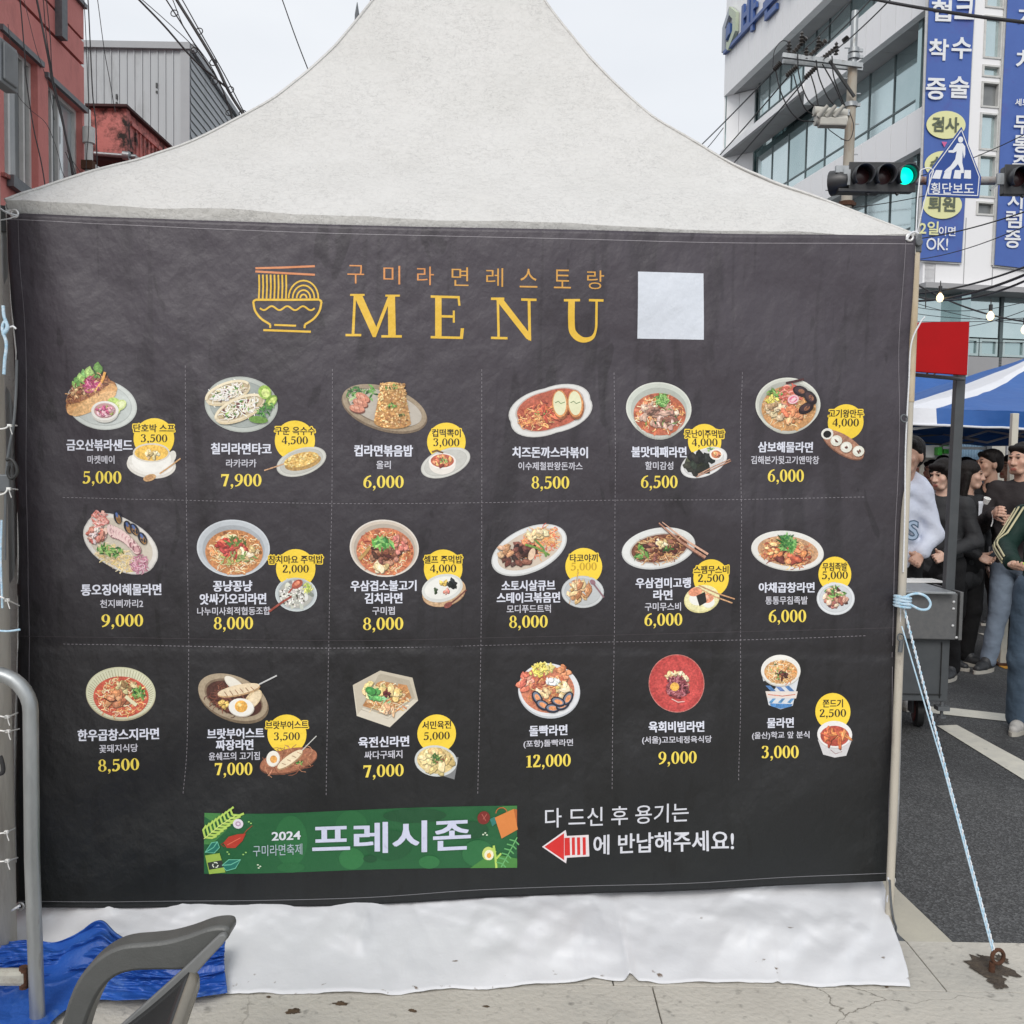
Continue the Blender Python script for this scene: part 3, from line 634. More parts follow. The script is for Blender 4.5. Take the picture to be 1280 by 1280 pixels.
# ---- serif lettering drawn as broad-nib strokes
def nib(P, thin, thick, col, art, ter0=0, ter1=0):
    P = [(p.x, p.y) for p in smooth_curve([(x, y, 0) for x, y in P], 5)] if len(P) > 2 else P
    W = []
    for i in range(len(P)):
        a = P[max(0, i-1)]; b = P[min(len(P)-1, i+1)]; l = math.hypot(b[0]-a[0], b[1]-a[1]) or 1
        W.append(thin+(thick-thin)*(abs(b[1]-a[1])/l)**1.3)
    art.stroke(P, W, col)
def serif(art, txt, cx, cy, w_, h_, col, bw=1.0, slope=None):
    adv = {',': .26, '1': .46}
    tot = sum(adv.get(c, .54) for c in txt); kx = w_/tot; x0 = cx-w_/2
    if slope is None: slope = .026-.062*(cy-280)/830
    th, tk = .05*bw, .155*bw
    for c in txt:
        ad = adv.get(c, .54); ox = x0
        def T(x, y): X = ox+x*kx; return (X, cy+h_/2-y*h_+slope*(X-cx))
        class Pen:
            def st(_, P, a=th, b=tk): nib([T(*p) for p in P], a*kx, b*kx, col, art)
            def pl(_, P): art.poly([T(*p) for p in P], col)
            def dot(_, x, y, r): 
                X, Y = T(x, y); art.ell(X, Y, r*kx, r*kx*1.05, 0, col, 10, 1)
            def ring(_, x, y, rx, ry, ix, iy):
                n = 26; O = [T(x+rx*math.cos(2*PI*i/n), y+ry*math.sin(2*PI*i/n)) for i in range(n)]; I = [T(x+ix*math.cos(2*PI*i/n), y+iy*math.sin(2*PI*i/n)) for i in range(n)]
                art.raw(O+I, [(i, (i+1) % n, n+(i+1) % n, n+i) for i in range(n)], col)
        p = Pen()
        if c == '0': p.ring(.27, .5, .25, .51, .25-tk, .51-.06)
        elif c == '8': p.ring(.27, .74, .205, .27, .205-tk*.8, .27-.05); p.ring(.27, .27, .24, .28, .24-tk*.85, .28-.055)
        elif c == '6': p.ring(.27, .31, .24, .32, .24-tk*.9, .32-.055); p.st([(.10, .3), (.13, .62), (.28, .88), (.47, .99)], th, tk*.95)
        elif c == '9': p.ring(.27, .69, .24, .32, .24-tk*.9, .32-.055); p.st([(.44, .7), (.41, .38), (.26, .12), (.07, .01)], th, tk*.95)
        elif c == '7': p.pl([(.04, .99), (.50, .99), (.50, .93), (.46, .83), (.08, .83)]); p.pl([(.04, .99), (.10, .99), (.09, .72), (.04, .72)]); p.pl([(.50, .95), (.34, .84), (.15, .0), (.31, .0)])
        elif c == '5': p.pl([(.12, .99), (.47, .99), (.45, .85), (.13, .85)]); p.pl([(.12, .93), (.17, .93), (.145, .52), (.10, .52)]); p.st([(.11, .55), (.24, .60), (.40, .50), (.40, .22), (.26, .04), (.09, .02)], th*1.3, tk); p.dot(.10, .09, .075)
        elif c == '3': p.st([(.07, .82), (.16, .97), (.34, .94), (.38, .76), (.30, .60), (.20, .54)], th, tk*.9); p.st([(.2, .55), (.36, .50), (.40, .27), (.28, .05), (.08, .03)], th, tk); p.dot(.10, .10, .075); p.dot(.10, .84, .06)
        elif c == '2': p.st([(.08, .78), (.17, .97), (.34, .95), (.38, .74), (.26, .45), (.07, .10)], th, tk); p.pl([(.03, .14), (.03, .0), (.47, .0), (.51, .24), (.46, .24), (.42, .14)]); p.dot(.11, .80, .06)
        elif c == '4': p.pl([(.29, 1.0), (.43, 1.0), (.43, .0), (.29, .0)]); p.pl([(.02, .34), (.51, .34), (.51, .23), (.02, .23)]); p.pl([(.02, .30), (.02, .36), (.33, 1.0), (.33, .88), (.08, .34)])
        elif c == '1': p.pl([(.16, .93), (.32, 1.0), (.32, .06), (.16, .06)]); p.pl([(.06, .0), (.42, .0), (.42, .06), (.06, .06)]); p.pl([(.05, .86), (.05, .90), (.2, .97), (.2, .88)])
        elif c == ',': p.dot(.13, .07, .08); p.pl([(.12, .06), (.21, .06), (.17, -.12), (.07, -.22), (.05, -.19), (.13, -.08)])
        x0 += ad*kx

GOLD = (226, 184, 62); YEL = (238, 214, 88); WHT = (216, 219, 232)
# ---- title
a = Art()
def T1(P): return [(280+x/2, 300+y/2) for x, y in P]
SAL = (214, 140, 96)
a.stroke(T1([(80, 72), (150, 70), (228, 66.5)]), 2.6, SAL); a.stroke(T1([(80, 80), (150, 84), (228, 88)]), 2.6, SAL)
for i in range(8):
    x = 89+i*9.6; a.stroke(T1([(x, 88), (x+1, 118), (x, 148)]), 2.1, GOLD if i % 1 == 0 else SAL)
for r in (37, 27, 17, 8): a.stroke(T1([(200-r*math.cos(t*PI/14), 147-r*1.2*math.sin(t*PI/14)) for t in range(15)]), 2.0, GOLD)
a.stroke(T1([(75, 155), (82, 151), (160, 151), (238, 150), (245, 155)]), 2.8, GOLD)
a.stroke([(p.x, p.y) for p in smooth_curve([(*q, 0) for q in T1([(75, 155), (80, 178), (95, 198), (118, 213)])])], 2.6, GOLD)
a.stroke([(p.x, p.y) for p in smooth_curve([(*q, 0) for q in T1([(245, 155), (240, 178), (226, 198), (204, 213)])])], 2.6, GOLD)
a.stroke(T1([(118, 213), (118, 222)]), 2.4, GOLD); a.stroke(T1([(204, 213), (203, 222)]), 2.4, GOLD); a.stroke(T1([(128, 214), (155, 215), (182, 216)]), 2.4, GOLD); a.stroke(T1([(101, 227), (160, 229), (219, 231)]), 2.6, GOLD)
a.stroke(T1([(92+136*i/40, 172+5*math.sin(i/40*2*PI*3.5)) for i in range(41)]), 2.2, GOLD)
a.build('noodle_bowl_logo')
a = Art()
for i, c in enumerate('구미라면레스토랑'):
    x = [445, 490, 532, 575, 618, 660, 702, 743][i]; a.text(c, x, 343.5+i*1.15, 21 if c != '스' else 22, 23, (216, 146, 84) if i < 3 else (212, 158, 76), -.004); a.build('title_letter'); a = Art()
LT = [Art() for _ in range(4)]
def T2(P): return [(280+x/2, 300+y/2) for x, y in P]
# M
for P in ([(316, 136), (352, 136), (352, 141), (316, 141)], [(404, 138), (440, 138), (440, 143), (404, 143)], [(305, 236), (344, 236), (344, 242), (305, 242)], [(394, 239), (445, 239), (445, 245), (394, 245)],
          [(325, 139), (331, 139), (327, 239), (320, 239)], [(410, 141), (428, 141), (430, 242), (411, 242)], [(325, 139), (346, 139), (383, 222), (373, 244)], [(411, 141), (418, 146), (380, 244), (372, 244)],
          # E
          [(517, 140), (588, 142), (588, 148), (517, 146)], [(528, 144), (544, 144), (544, 246), (528, 246)], [(517, 241), (597, 243), (597, 249), (517, 247)], [(583, 142), (589, 142), (591, 166), (586, 166)], [(592, 222), (600, 222), (597, 249), (589, 249)], [(540, 189), (574, 190), (574, 196), (540, 195)], [(572, 178), (577, 178), (577, 208), (572, 208)],
          # N
          [(667, 146), (700, 146), (700, 152), (667, 152)], [(742, 148), (780, 149), (780, 155), (742, 154)], [(667, 243), (708, 244), (708, 250), (667, 249)], [(681, 150), (687, 150), (689, 247), (683, 247)], [(758, 152), (765, 152), (767, 252), (760, 252)], [(678, 150), (697, 150), (767, 240), (767, 254), (755, 248)],
          # U
          [(848, 150), (888, 150), (888, 156), (848, 156)], [(910, 150), (946, 151), (946, 157), (910, 156)]):
    nb = 0 if P[0][0] < 460 else (1 if P[0][0] < 620 else (2 if P[0][0] < 800 else 3))
    LT[nb].poly(T2(P), GOLD)
P = [(p.x, p.y) for p in smooth_curve([(x, y, 0) for x, y in T2([(867, 154), (867, 200), (871, 232), (893, 250), (918, 246), (928, 225), (929, 190), (929, 154)])], 5)]
n_ = len(P); LT[3].stroke(P, [8.2 if i < n_*.36 else (8.2-5.4*(i-n_*.36)/(n_*.3) if i < n_*.66 else 2.9) for i in range(n_)], GOLD)
for q in LT: q.build('menu_letter')
a = Art()
pts = [(795.5+81.5*i/8, 341.5+2*i/8+82.5*j/8) for j in range(9) for i in range(9)]
a.raw(pts, [(j*9+i, j*9+i+1, (j+1)*9+i+1, (j+1)*9+i) for j in range(8) for i in range(8)], (208, 214, 224)); a.build('white_print_square')

# ---- dashed dividers
def dashes(P, name, w_=.65, dash=2.9, gap=2.2, col=(132, 128, 134)):
    a = Art(); C = [(p.x, p.y) for p in smooth_curve([(x, y, 0) for x, y in P], 40)]; pos = 0; 
    L_ = [0]
    for p, q in zip(C, C[1:]): L_.append(L_[-1]+math.hypot(q[0]-p[0], q[1]-p[1]))
    def ev(s_): 
        i = min(max(int(np.searchsorted(L_, s_))-1, 0), len(C)-2); f = (s_-L_[i])/max(L_[i+1]-L_[i], 1e-6); return (C[i][0]+(C[i+1][0]-C[i][0])*f, C[i][1]+(C[i+1][1]-C[i][1])*f)
    while pos < L_[-1]-dash: a.k = 0; a.stroke([ev(pos), ev(pos+dash)], w_, col); pos += dash+gap
    return a.build(name)
dashes([(81, 621.5), (235, 625), (416, 629), (603, 628), (768, 625), (924, 624), (1080, 621)], 'dashed_divider')
dashes([(81, 804), (240, 806.5), (410, 808.5), (600, 806), (768, 801.5), (920, 799), (1080, 793)], 'dashed_divider')
for P in ([(234, 458), (235, 625), (238, 800), (236, 920), (229, 995)], [(416.5, 462), (416, 620), (414, 700), (412, 806), (409, 995)], [(602, 462), (602, 626), (601, 800), (597, 992)], [(767, 466), (768, 626), (767, 800), (764, 985)], [(925, 466), (924, 626), (924, 800), (922, 978)]):
    dashes(P, 'dashed_divider')
a = Art()
def hem(P, col=(150, 146, 152), w_=.7): 
    C = [(p.x, p.y) for p in smooth_curve([(x, y, 0) for x, y in P], 12)]; a.stroke(C, w_, col)
hem([(26, 270), (28, 330), (33, 400), (36, 500), (37, 620), (39, 780), (39, 900), (37, 1050), (36, 1133)], (120, 116, 122)); hem([(14, 276), (320, 289), (640, 299), (900, 305), (1137, 307)]); hem([(24, 1125), (150, 1125), (430, 1120), (605, 1109), (800, 1104), (960, 1095), (1116, 1087)], (120, 120, 124))
hem([(1128, 299), (1124, 360), (1121, 430), (1119, 600), (1112, 800), (1108, 1000), (1106, 1097)], (120, 116, 122))
hem([(25, 794), (240, 797), (430, 799), (620, 796), (800, 792), (1124, 783)], (58, 54, 58), .9)  # thin line drawn along the horizontal fold crease at mid height
a.build('hem_stitching_and_crease')

# ---- names, vendors and prices
def entry(names, vendor, price):
    a = Art()
    for t, cx, cy, w_, h_ in names: a.text(t, cx, cy, w_, h_, WHT, .028)
    a.build('dish_name')
    t, cx, cy, w_ = vendor; a = Art(); a.text(t, cx, cy, w_, 10.2, (200, 200, 210), .012); a.build('vendor_name')
    t, cx, cy, w_ = price; a = Art(); serif(a, t, cx, cy, w_, 15.2, YEL); a.build('price')
E = entry
E([('금오산볶라샌드', 127, 556.5, 84, 14.5)], ('마켓메이', 129.5, 574.5, 35), ('5,000', 130.5, 596.5, 51))
E([('칠리라면타코', 303.5, 561, 75, 14.5)], ('라카라카', 303.5, 579, 37.5), ('7,900', 303.5, 600, 51))
E([('컵라면볶음밥', 480, 563.5, 73, 14.5)], ('올리', 480, 581, 18), ('6,000', 480, 602, 51))
E([('치즈돈까스라볶이', 687, 565.5, 94, 14)], ('이수제철판왕돈까스', 687.5, 582.5, 80), ('8,500', 687.5, 603, 48))
E([('불맛대패라면', 822, 565, 69, 13.5)], ('할미감성', 822, 582, 35), ('6,500', 822, 602, 46))
E([('삼보해물라면', 980.5, 559, 68, 13.5)], ('김해본가뒷고기앤막창', 980, 575, 85), ('6,000', 981, 594.5, 46.5))
E([('통오징어해물라면', 154.5, 736, 100, 14.5)], ('천지삐까리2', 154.5, 753.5, 54), ('9,000', 155, 774.5, 53))
E([('꽁냥꽁냥', 292.5, 731.5, 49, 14), ('앗싸가오리라면', 293, 747.5, 83, 14)], ('나누미사회적협동조합', 294, 762.5, 91), ('8,000', 293.5, 777.5, 50))
E([('우삼겹소불고기', 480, 731, 82, 13.5), ('김치라면', 480, 746.5, 47, 13.5)], ('구미펍', 480, 762, 28), ('8,000', 479.5, 778, 51))
E([('소토시살큐브', 660, 731, 67, 13.5), ('스테이크볶음면', 660, 746, 79, 13.5)], ('모디푸드트럭', 660.5, 760, 55), ('8,000', 660, 776, 49))
E([('우삼겹미고랭', 828, 728, 69, 13), ('라면', 827.5, 743, 24, 13)], ('구미무스비', 827.5, 757.5, 45), ('6,000', 828, 773.5, 48))
E([('야채곱창라면', 981, 733.5, 69, 13)], ('통통무침족발', 981, 749.5, 52), ('6,000', 982, 769, 47))
E([('한우곱창스지라면', 151, 915.5, 101, 14.5)], ('꽃돼지식당', 151.5, 932.5, 47.5), ('8,500', 151, 953.5, 51))
E([('브랏부어스트', 296, 915, 71, 13.5), ('짜장라면', 294.5, 929.5, 47, 13.5)], ('윤쉐프의 고기집', 294, 943.5, 64), ('7,000', 293, 959.5, 48.5))
E([('육전신라면', 480.5, 924, 63, 13.5)], ('싸다구돼지', 480, 940, 47), ('7,000', 480, 960, 51))
E([('돌빡라면', 685, 912, 48, 13.5)], ('(포항)돌빡라면', 685, 928.5, 62), ('12,000', 685, 950, 57))
E([('육회비빔라면', 844, 906.5, 68.5, 13.5)], ('(서울)고모네정육식당', 844.5, 923, 86), ('9,000', 845, 944.5, 48.5))
E([('물라면', 973, 901.5, 33.5, 13)], ('(울산)학교 앞 분식', 973.5, 917.5, 71), ('3,000', 973, 938, 46))

# ---- yellow price badges with their side dish
def badge(t, price, cx, cy, r, tw, ty, py, halo=True, pc=(46, 40, 30), rx=None):
    a = Art(); a.ell(cx, cy, rx or r, r, 0, (244, 210, 66), 36, 3)
    if halo: 
        for dx, dy in ((-1.3, 0), (1.3, 0), (0, -1.3), (0, 1.3), (-1, -1), (1, 1), (1, -1), (-1, 1)): a.text(t, cx+dx, ty+dy, tw, 10.6, (244, 210, 66), .008)
    a.k += 15
    a.text(t, cx, ty, tw, 10.2, (44, 38, 30), .023); serif(a, price, cx, py, 33, 9.6, pc, .92); a.build('price_badge')
badge('단호박 스프', '3,500', 195, 548, 25, 51, 535.5, 548)
badge('구운 옥수수', '4,500', 370, 551, 25, 50, 539, 550.5)
badge('컵떡뽁이', '3,000', 558, 552.5, 24, 36, 541.5, 553)
badge('못난이주먹밥', '4,000', 879.5, 552, 22, 50, 542.5, 553, rx=21)
badge('고기왕만두', '4,000', 1053, 528, 22, 43, 517.5, 528.5)
badge('참치마요 주먹밥', '2,000', 371, 710, 24.5, 68, 698.5, 710)
badge('셀프 주먹밥', '4,000', 554, 710, 24, 48, 698.5, 709.5)
badge('타코야끼', '5,000', 729, 707.5, 23, 35, 697, 707.5, pc=(198, 160, 50))
badge('스팸무스비', '2,500', 887.5, 722, 23.5, 43, 711.5, 722, rx=22)
badge('무침족발', '5,000', 1040.5, 717, 22, 31, 707.5, 718, rx=20.5)
badge('브랏부어스트', '3,500', 360, 915.5, 24.5, 53, 904, 918)
badge('서민육전', '5,000', 546, 914.5, 24, 36, 903.5, 917, halo=False)
badge('쫀드기', '2,500', 1037.5, 887, 23, 25, 877, 889, halo=False, rx=21.5)

RED = [(186, 76, 50), (206, 100, 62), (216, 128, 80), (156, 62, 44)]; ORG = [(226, 150, 72), (238, 176, 100), (206, 118, 56), (246, 200, 130)]
MEAT = [(118, 66, 48), (146, 90, 66), (92, 50, 40), (172, 118, 92)]; CRM = [(236, 214, 164), (244, 228, 190), (222, 192, 136)]
def food_noodle(a, cx, cy, rx, ry, an, cols=ORG, n=150, **k): a.noodles(cx, cy, rx, ry, an, cols+CRM[:2], n, **k)
# 1 sandwich
a = Art(); a.plate(129.5, 506, 44.5, 31, 12, (206, 212, 208), (196, 203, 200))
a.chunks(112, 476, 27, 8, -38, [(120, 172, 78), (150, 196, 100), (96, 150, 66), (176, 210, 126)], 26, 6.5, asp=.8)
a.ell(117, 497, 35, 16, -27, (168, 112, 60)); a.ell(118, 500, 35, 14, -27, (214, 160, 98)); a.ell(121, 505, 31, 8, -27, (226, 178, 118)); a.ell(113, 489, 31, 9, -27, (160, 100, 60))
a.noodles(112, 487, 30, 8, -27, MEAT+[(198, 140, 90), (214, 160, 110)], 90, w_=1.1, ln=6); a.chunks(112, 487, 27, 7, -27, [(150, 90, 58), (190, 130, 80), (220, 180, 130)], 18, 3)
a.noodles(119, 483, 12, 8, -27, [(190, 60, 120), (220, 120, 160), (170, 40, 96)], 34, w_=1.1, ln=7); a.stroke([(128, 484), (133, 474), (135, 466)], 3.2, (226, 160, 60)); a.stroke([(123, 490), (129, 481)], 2.4, (238, 184, 90))
a.ell(147, 505, 9, 7, 30, (176, 204, 96)); a.ell(154, 507, 8, 6, -40, (206, 220, 140)); a.ell(154, 507, 6, 4, -40, (226, 234, 180)); a.ell(148, 511, 8, 5, 60, (196, 212, 120))
a.ell(135.5, 516.5, 16.5, 12.5, 0, (208, 206, 198)); a.ell(135.5, 514, 17, 12, 0, (232, 230, 224)); a.ell(135.5, 514, 13.5, 9.4, 0, (196, 150, 150)); a.chunks(135.5, 514, 12, 8, 0, [(206, 84, 130), (230, 150, 176), (150, 160, 80), (240, 190, 200)], 26, 3)
a.build('dish_picture')
a = Art(); a.ell(192, 581, 30, 17, 5, (216, 212, 204)); a.ell(192, 580, 27, 14.5, 5, (234, 231, 224)); a.ell(163.5+5, 575, 5, 6, 0, (222, 219, 212)); a.ell(217, 571, 5, 8, 20, (222, 219, 212)); a.ell(192, 574, 24, 17, 0, (240, 238, 232)); a.ell(192, 566, 22.5, 12, 0, (214, 208, 196)); a.ell(192, 566, 20.5, 10, 0, (238, 188, 60)); a.chunks(192, 567, 8, 5, 0, CRM, 12, 3.2)
a.stroke([(228, 573), (212, 585), (202, 592)], 1.7, (196, 150, 96)); a.ell(190, 597, 8, 4.2, -18, (206, 160, 104)); a.ell(189, 597, 5.5, 2.6, -18, (184, 134, 80)); a.build('side_dish_picture')
# 2 tacos
a = Art(); a.plate(303.5, 506, 45.5, 34.5, 6, (186, 192, 186), (160, 168, 164))
def taco(cx, cy, rx, ry, an):
    a.ell(cx, cy, rx, ry, an, (228, 214, 184)); a.ell(cx+1, cy-2, rx*.93, ry*.8, an, (196, 176, 140)); a.chunks(cx, cy-1, rx*.85, ry*.65, an, [(150, 84, 56), (206, 190, 150), (232, 228, 214), (110, 60, 60), (240, 238, 230)], 46, 3); a.noodles(cx, cy-1, rx*.85, ry*.65, an, [(244, 242, 236), (236, 228, 206)], 46, w_=1, ln=8); a.greens(cx, cy-2, rx*.7, ry*.5, an, 12, 3)
    ca, sa = math.cos(math.radians(an)), math.sin(math.radians(an)); a.arc(cx, cy, rx*.97, ry*.95, an, 185, 350, 3.2, (236, 222, 190)); a.arc(cx, cy, rx*.97, ry*.95, an, 20, 160, 2.2, (214, 196, 158))
taco(287, 492, 29, 13, -20); taco(302, 512, 33, 14, -24)
a.ell(333, 491, 8, 9, -30, (150, 186, 70)); a.ell(334, 492, 5, 6, -30, (206, 222, 130)); a.ell(341, 502, 9, 6, -45, (120, 160, 50)); a.ell(342, 502, 7, 3.5, -45, (196, 216, 110)); a.ell(325, 525, 12, 4.5, 5, (104, 148, 56)); a.greens(334, 512, 11, 7, -30, 44, 3.6, ((50, 110, 40), (76, 140, 56), (110, 170, 80))); a.build('dish_picture')
a = Art(); a.plate(378, 577, 32, 17, -18, (206, 206, 198), (192, 192, 184)); a.stroke([(332, 588), (350, 582), (362, 578)], 1.6, (196, 150, 110)); a.ell(380, 578, 23, 9, -14, (178, 138, 70)); a.ell(378, 574.5, 22, 8.5, -14, (224, 182, 88))
for i in range(120):
    x, y = a.inside(378, 574.5, 21, 8, -14); a.ell(x, y, 1.3, 1.1, 0, a.vary(a.rn.choice([(236, 200, 110), (200, 150, 60), (246, 222, 150)])), 6, 1)
a.build('side_dish_picture')
# 3 cup-shaped fried rice
a = Art(); a.ell(481, 512, 55, 27, 17, (122, 104, 84)); a.ell(481, 510, 54, 26, 17, (160, 142, 118)); a.ell(481, 510, 48, 21, 17, (132, 116, 96)); a.ell(482, 510, 47, 20, 17, (186, 178, 166))
a.greens(453, 493, 19, 11, -10, 66, 4.5, ((70, 130, 60), (110, 165, 80), (40, 90, 46), (180, 200, 140)))
for x, y, q in ((454, 497, 28), (451, 504, 18), (447, 511, 12)): a.ell(x+.6, y+1.4, 10, 5, q, (120, 70, 56)); a.ell(x, y, 9.6, 4.6, q, (206, 132, 104)); a.ell(x-2, y-1.4, 5, 1.6, q, (232, 170, 142)); a.stroke([(x-4, y-4), (x-2, y+4)], .6, (160, 90, 70)); a.stroke([(x+2, y-3), (x+4, y+5)], .6, (160, 90, 70))
a.raw([(477, 485), (505, 485), (508.5, 500), (514, 530), (491, 536), (468, 527), (472, 505), (491, 505)], [(0, 1, 2, 7, 6), (7, 2, 3, 4, 5, 6)], (196, 142, 76)); a.ell(491, 484.5, 14.5, 6.5, 3, (222, 176, 104)); a.ell(491, 528, 23, 8, 2, (190, 136, 70))
for i in range(420):
    y = a.rn.uniform(480, 534); hw = 15+8*(y-480)/54; x = 491+a.rn.uniform(-hw, hw); 
    if y > 526 and abs(x-491) > 17: continue
    sh_ = 1.06-.16*((x-486)/20); c = a.rn.choice([(226, 176, 104), (204, 150, 80), (240, 204, 142), (176, 120, 60)]); a.ell(x, y, 1.7, .95, a.rn.uniform(0, 180), tuple(min(255, q*sh_) for q in a.vary(c)), 6, 1)
a.greens(490, 484, 8, 3, 0, 14, 2.6); a.greens(491, 507, 5, 3, 0, 14, 2.8); a.greens(503, 519, 3, 2, 0, 6, 2.4); a.build('dish_picture')
a = Art(); a.plate(557, 578.5, 32, 17, -20, (208, 208, 202), (196, 196, 190)); a.ell(553, 581, 16.5, 12, 0, (228, 222, 214)); a.ell(553, 576.5, 17, 10, 0, (238, 232, 226)); a.ell(553, 576, 14.5, 8.3, 0, (190, 88, 56)); a.chunks(553, 576, 13, 7, 0, RED+ORG, 22, 3.2); a.greens(554, 576, 5, 3, 0, 16, 2.4); a.stroke([(540, 565), (546, 563), (554, 566)], 2, (120, 80, 50)); a.build('side_dish_picture')
# 4 cutlet ramen-tteokbokki
def stad(cx, cy, L_, r): return lambda t: 1
a = Art(); 
for i, (k_, c) in enumerate(((1, (196, 196, 194)), (.97, (220, 220, 218)), (.84, (190, 180, 174)), (.80, (182, 84, 54)))):
    a.ell(687.5, 513.5-(1 if i > 1 else 0), 51.5*k_, 28.5*k_, -16, c, 44, 5, shape=lambda t: 1+.09*abs(math.sin(2*t)))
a.chunks(682, 516, 38, 17, -16, RED+[(236, 140, 70)], 50, 4, asp=.35); a.noodles(670, 522, 24, 12, -10, ORG+RED, 130, w_=1.1, ln=6); a.chunks(690, 514, 26, 11, -10, [(228, 112, 60), (238, 150, 84), (200, 80, 44)], 22, 6, asp=.3); a.greens(676, 517, 10, 4, 0, 10, 2)
for x in (699, 718): a.ell(x+1, 507.5, 10, 17.5, -4, (150, 84, 40), 22, 2); a.ell(x, 505, 9.8, 17, -4, (214, 140, 70), 22, 2); a.ell(x-.3, 504.5, 8, 15, -4, (224, 224, 186), 22, 2); a.stroke([(x-6, 504), (x-2, 502), (x+1, 505), (x+6, 503)], .9, (80, 120, 60))
a.build('dish_picture')
# 5 beef ramen bowl
a = Art(); a.bowl(822.5, 511, 41, 33, 3, (214, 217, 208), (200, 206, 196), (182, 90, 52), .8, 1, 5, 9); 
for i in range(22): t = math.radians(20+140*i/21); a.stroke([(822+33*math.cos(t), 513+28*math.sin(t)+5), (822+27*math.cos(t), 513+26*math.sin(t)+11)], .5, (176, 178, 168))
food_noodle(a, 823, 517, 31, 22, 0, ORG, 120); a.chunks(823, 518, 28, 19, 0, [(176, 130, 110), (206, 170, 150), (150, 104, 88), (224, 196, 176)], 40, 5.5); a.noodles(826, 500, 10, 9, 0, [(120, 176, 80), (160, 206, 120), (80, 140, 60)], 46, w_=1.1, ln=7); a.greens(824, 522, 24, 14, 0, 10, 3); a.build('dish_picture')
a = Art(); a.plate(878, 578, 31, 17, -22, (222, 222, 222), (206, 206, 206)); a.chunks(871, 578, 18, 11, -20, [(34, 36, 30), (24, 26, 24), (52, 54, 42)], 22, 6, asp=.85); a.greens(887, 562, 5, 2.5, 0, 12, 2.6); a.ell(893.5, 568, 8.5, 7, 0, (236, 232, 226)); a.ell(893.5, 568, 6.4, 5, 0, (206, 120, 70)); a.chunks(893.5, 568, 5, 4, 0, ORG+RED, 9, 2); a.stroke([(868, 596), (890, 586), (912, 576)], 1.4, (176, 124, 96)); a.stroke([(870, 593), (890, 583), (911, 574)], 1.3, (196, 146, 116)); a.build('side_dish_picture')
# 6 seafood ramen
a = Art(); a.bowl(981.5, 506, 39.5, 33, 4, (216, 218, 208), (204, 206, 196), (206, 150, 90), .84, 1, 3, 7)
food_noodle(a, 982, 510, 31, 23, 0, CRM+ORG, 110); a.greens(965, 493, 9, 6, 0, 30, 3.6); a.chunks(962, 501, 9, 5, 0, [(226, 206, 60), (238, 222, 100)], 16, 2.8)
a.chunks(968, 516, 17, 11, 15, [(222, 196, 160), (196, 160, 120), (240, 224, 196)], 18, 5, asp=.8); a.chunks(988, 518, 13, 12, 0, [(226, 134, 80), (240, 176, 120), (214, 110, 66)], 20, 5); a.noodles(984, 493, 16, 8, -15, [(206, 90, 70), (230, 150, 130)], 30, w_=1.6, ln=9)
for x, y, q in ((996, 490, 20), (1008, 498, 50), (1003, 511, -30)): a.ell(x, y, 10, 6.5, q, (40, 30, 36)); a.ell(x-1, y-1, 7, 4, q, (70, 50, 56)); a.ell(x+1, y, 4, 2.6, q, (150, 96, 66))
a.stroke([(978, 480), (992, 477), (1000, 475)], 3, (70, 34, 36)); a.ell(987, 500, 7, 5.5, -20, (236, 190, 196)); a.ell(987, 500, 5, 3.8, -20, (226, 90, 130)); a.ell(987.5, 500, 3, 2, -20, (240, 200, 206)); a.build('dish_picture')
a = Art(); a.ell(1051, 557, 29.5, 11.5, 32, (134, 88, 66)); a.ell(1051, 555.5, 29.5, 11.2, 32, (172, 122, 96))
a.ell(1031, 542.5, 7.5, 7, 0, (230, 228, 220)); a.ell(1031, 543, 5, 4.6, 0, (24, 22, 24))
for x, y in ((1042.5, 551), (1055, 559), (1070, 564)): a.ell(x+.6, y+1, 7.4, 7, 0, (120, 84, 64)); a.ell(x, y, 7.2, 6.8, 0, (226, 226, 214)); a.ell(x-1, y-1, 4.6, 4, 0, (240, 240, 230)); a.chunks(x, y, 2, 2, 0, [(120, 70, 50)], 3, 1.6, hl=False)
a.build('side_dish_picture')
# 7 whole squid seafood ramen
a = Art()
for k_, c in ((1, (196, 194, 190)), (.97, (222, 218, 212)), (.86, (206, 196, 180))): a.ell(153.5, 679, 50*k_, 31*k_, 30, c, 40, 5, shape=lambda t: 1+.04*abs(math.sin(2*t)))
a.noodles(150, 696, 30, 13, 22, CRM+[(236, 206, 120)], 190, w_=.9, ln=5); a.noodles(178, 704, 13, 10, -30, [(206, 140, 160), (230, 190, 200), (176, 100, 130)], 60, w_=1, ln=8)
a.chunks(124, 667, 13, 14, 40, [(226, 150, 130), (236, 190, 180), (206, 110, 90), (240, 220, 214)], 26, 5); a.noodles(128, 648, 12, 8, 20, [(206, 110, 100), (230, 170, 160)], 30, w_=1.4, ln=7)
a.greens(141, 687, 16, 7, 10, 50, 4); 
for x, y, q in ((151, 646, 75), (164, 658, 70), (172, 661, 60), (182, 672, 62)): a.ell(x, y, 8.5, 5, q, (30, 34, 50)); a.ell(x+1, y+2, 6, 3, q, (150, 110, 60)); a.ell(x-1, y-3, 3.4, 1.6, q, (70, 100, 160))
for i in range(9):
    f = i/8; x, y = 143+f*31, 663+f*22+4*math.sin(f*PI)*-1; a.ell(x+.8, y+.8, 5.5, 9-2*f, -25, (150, 96, 104)); a.ell(x, y, 5.2, 8.7-2*f, -25, (236, 204, 200)); a.ell(x+.6, y+.6, 3, 5.4-f, -25, (210, 160, 164))
a.build('dish_picture')
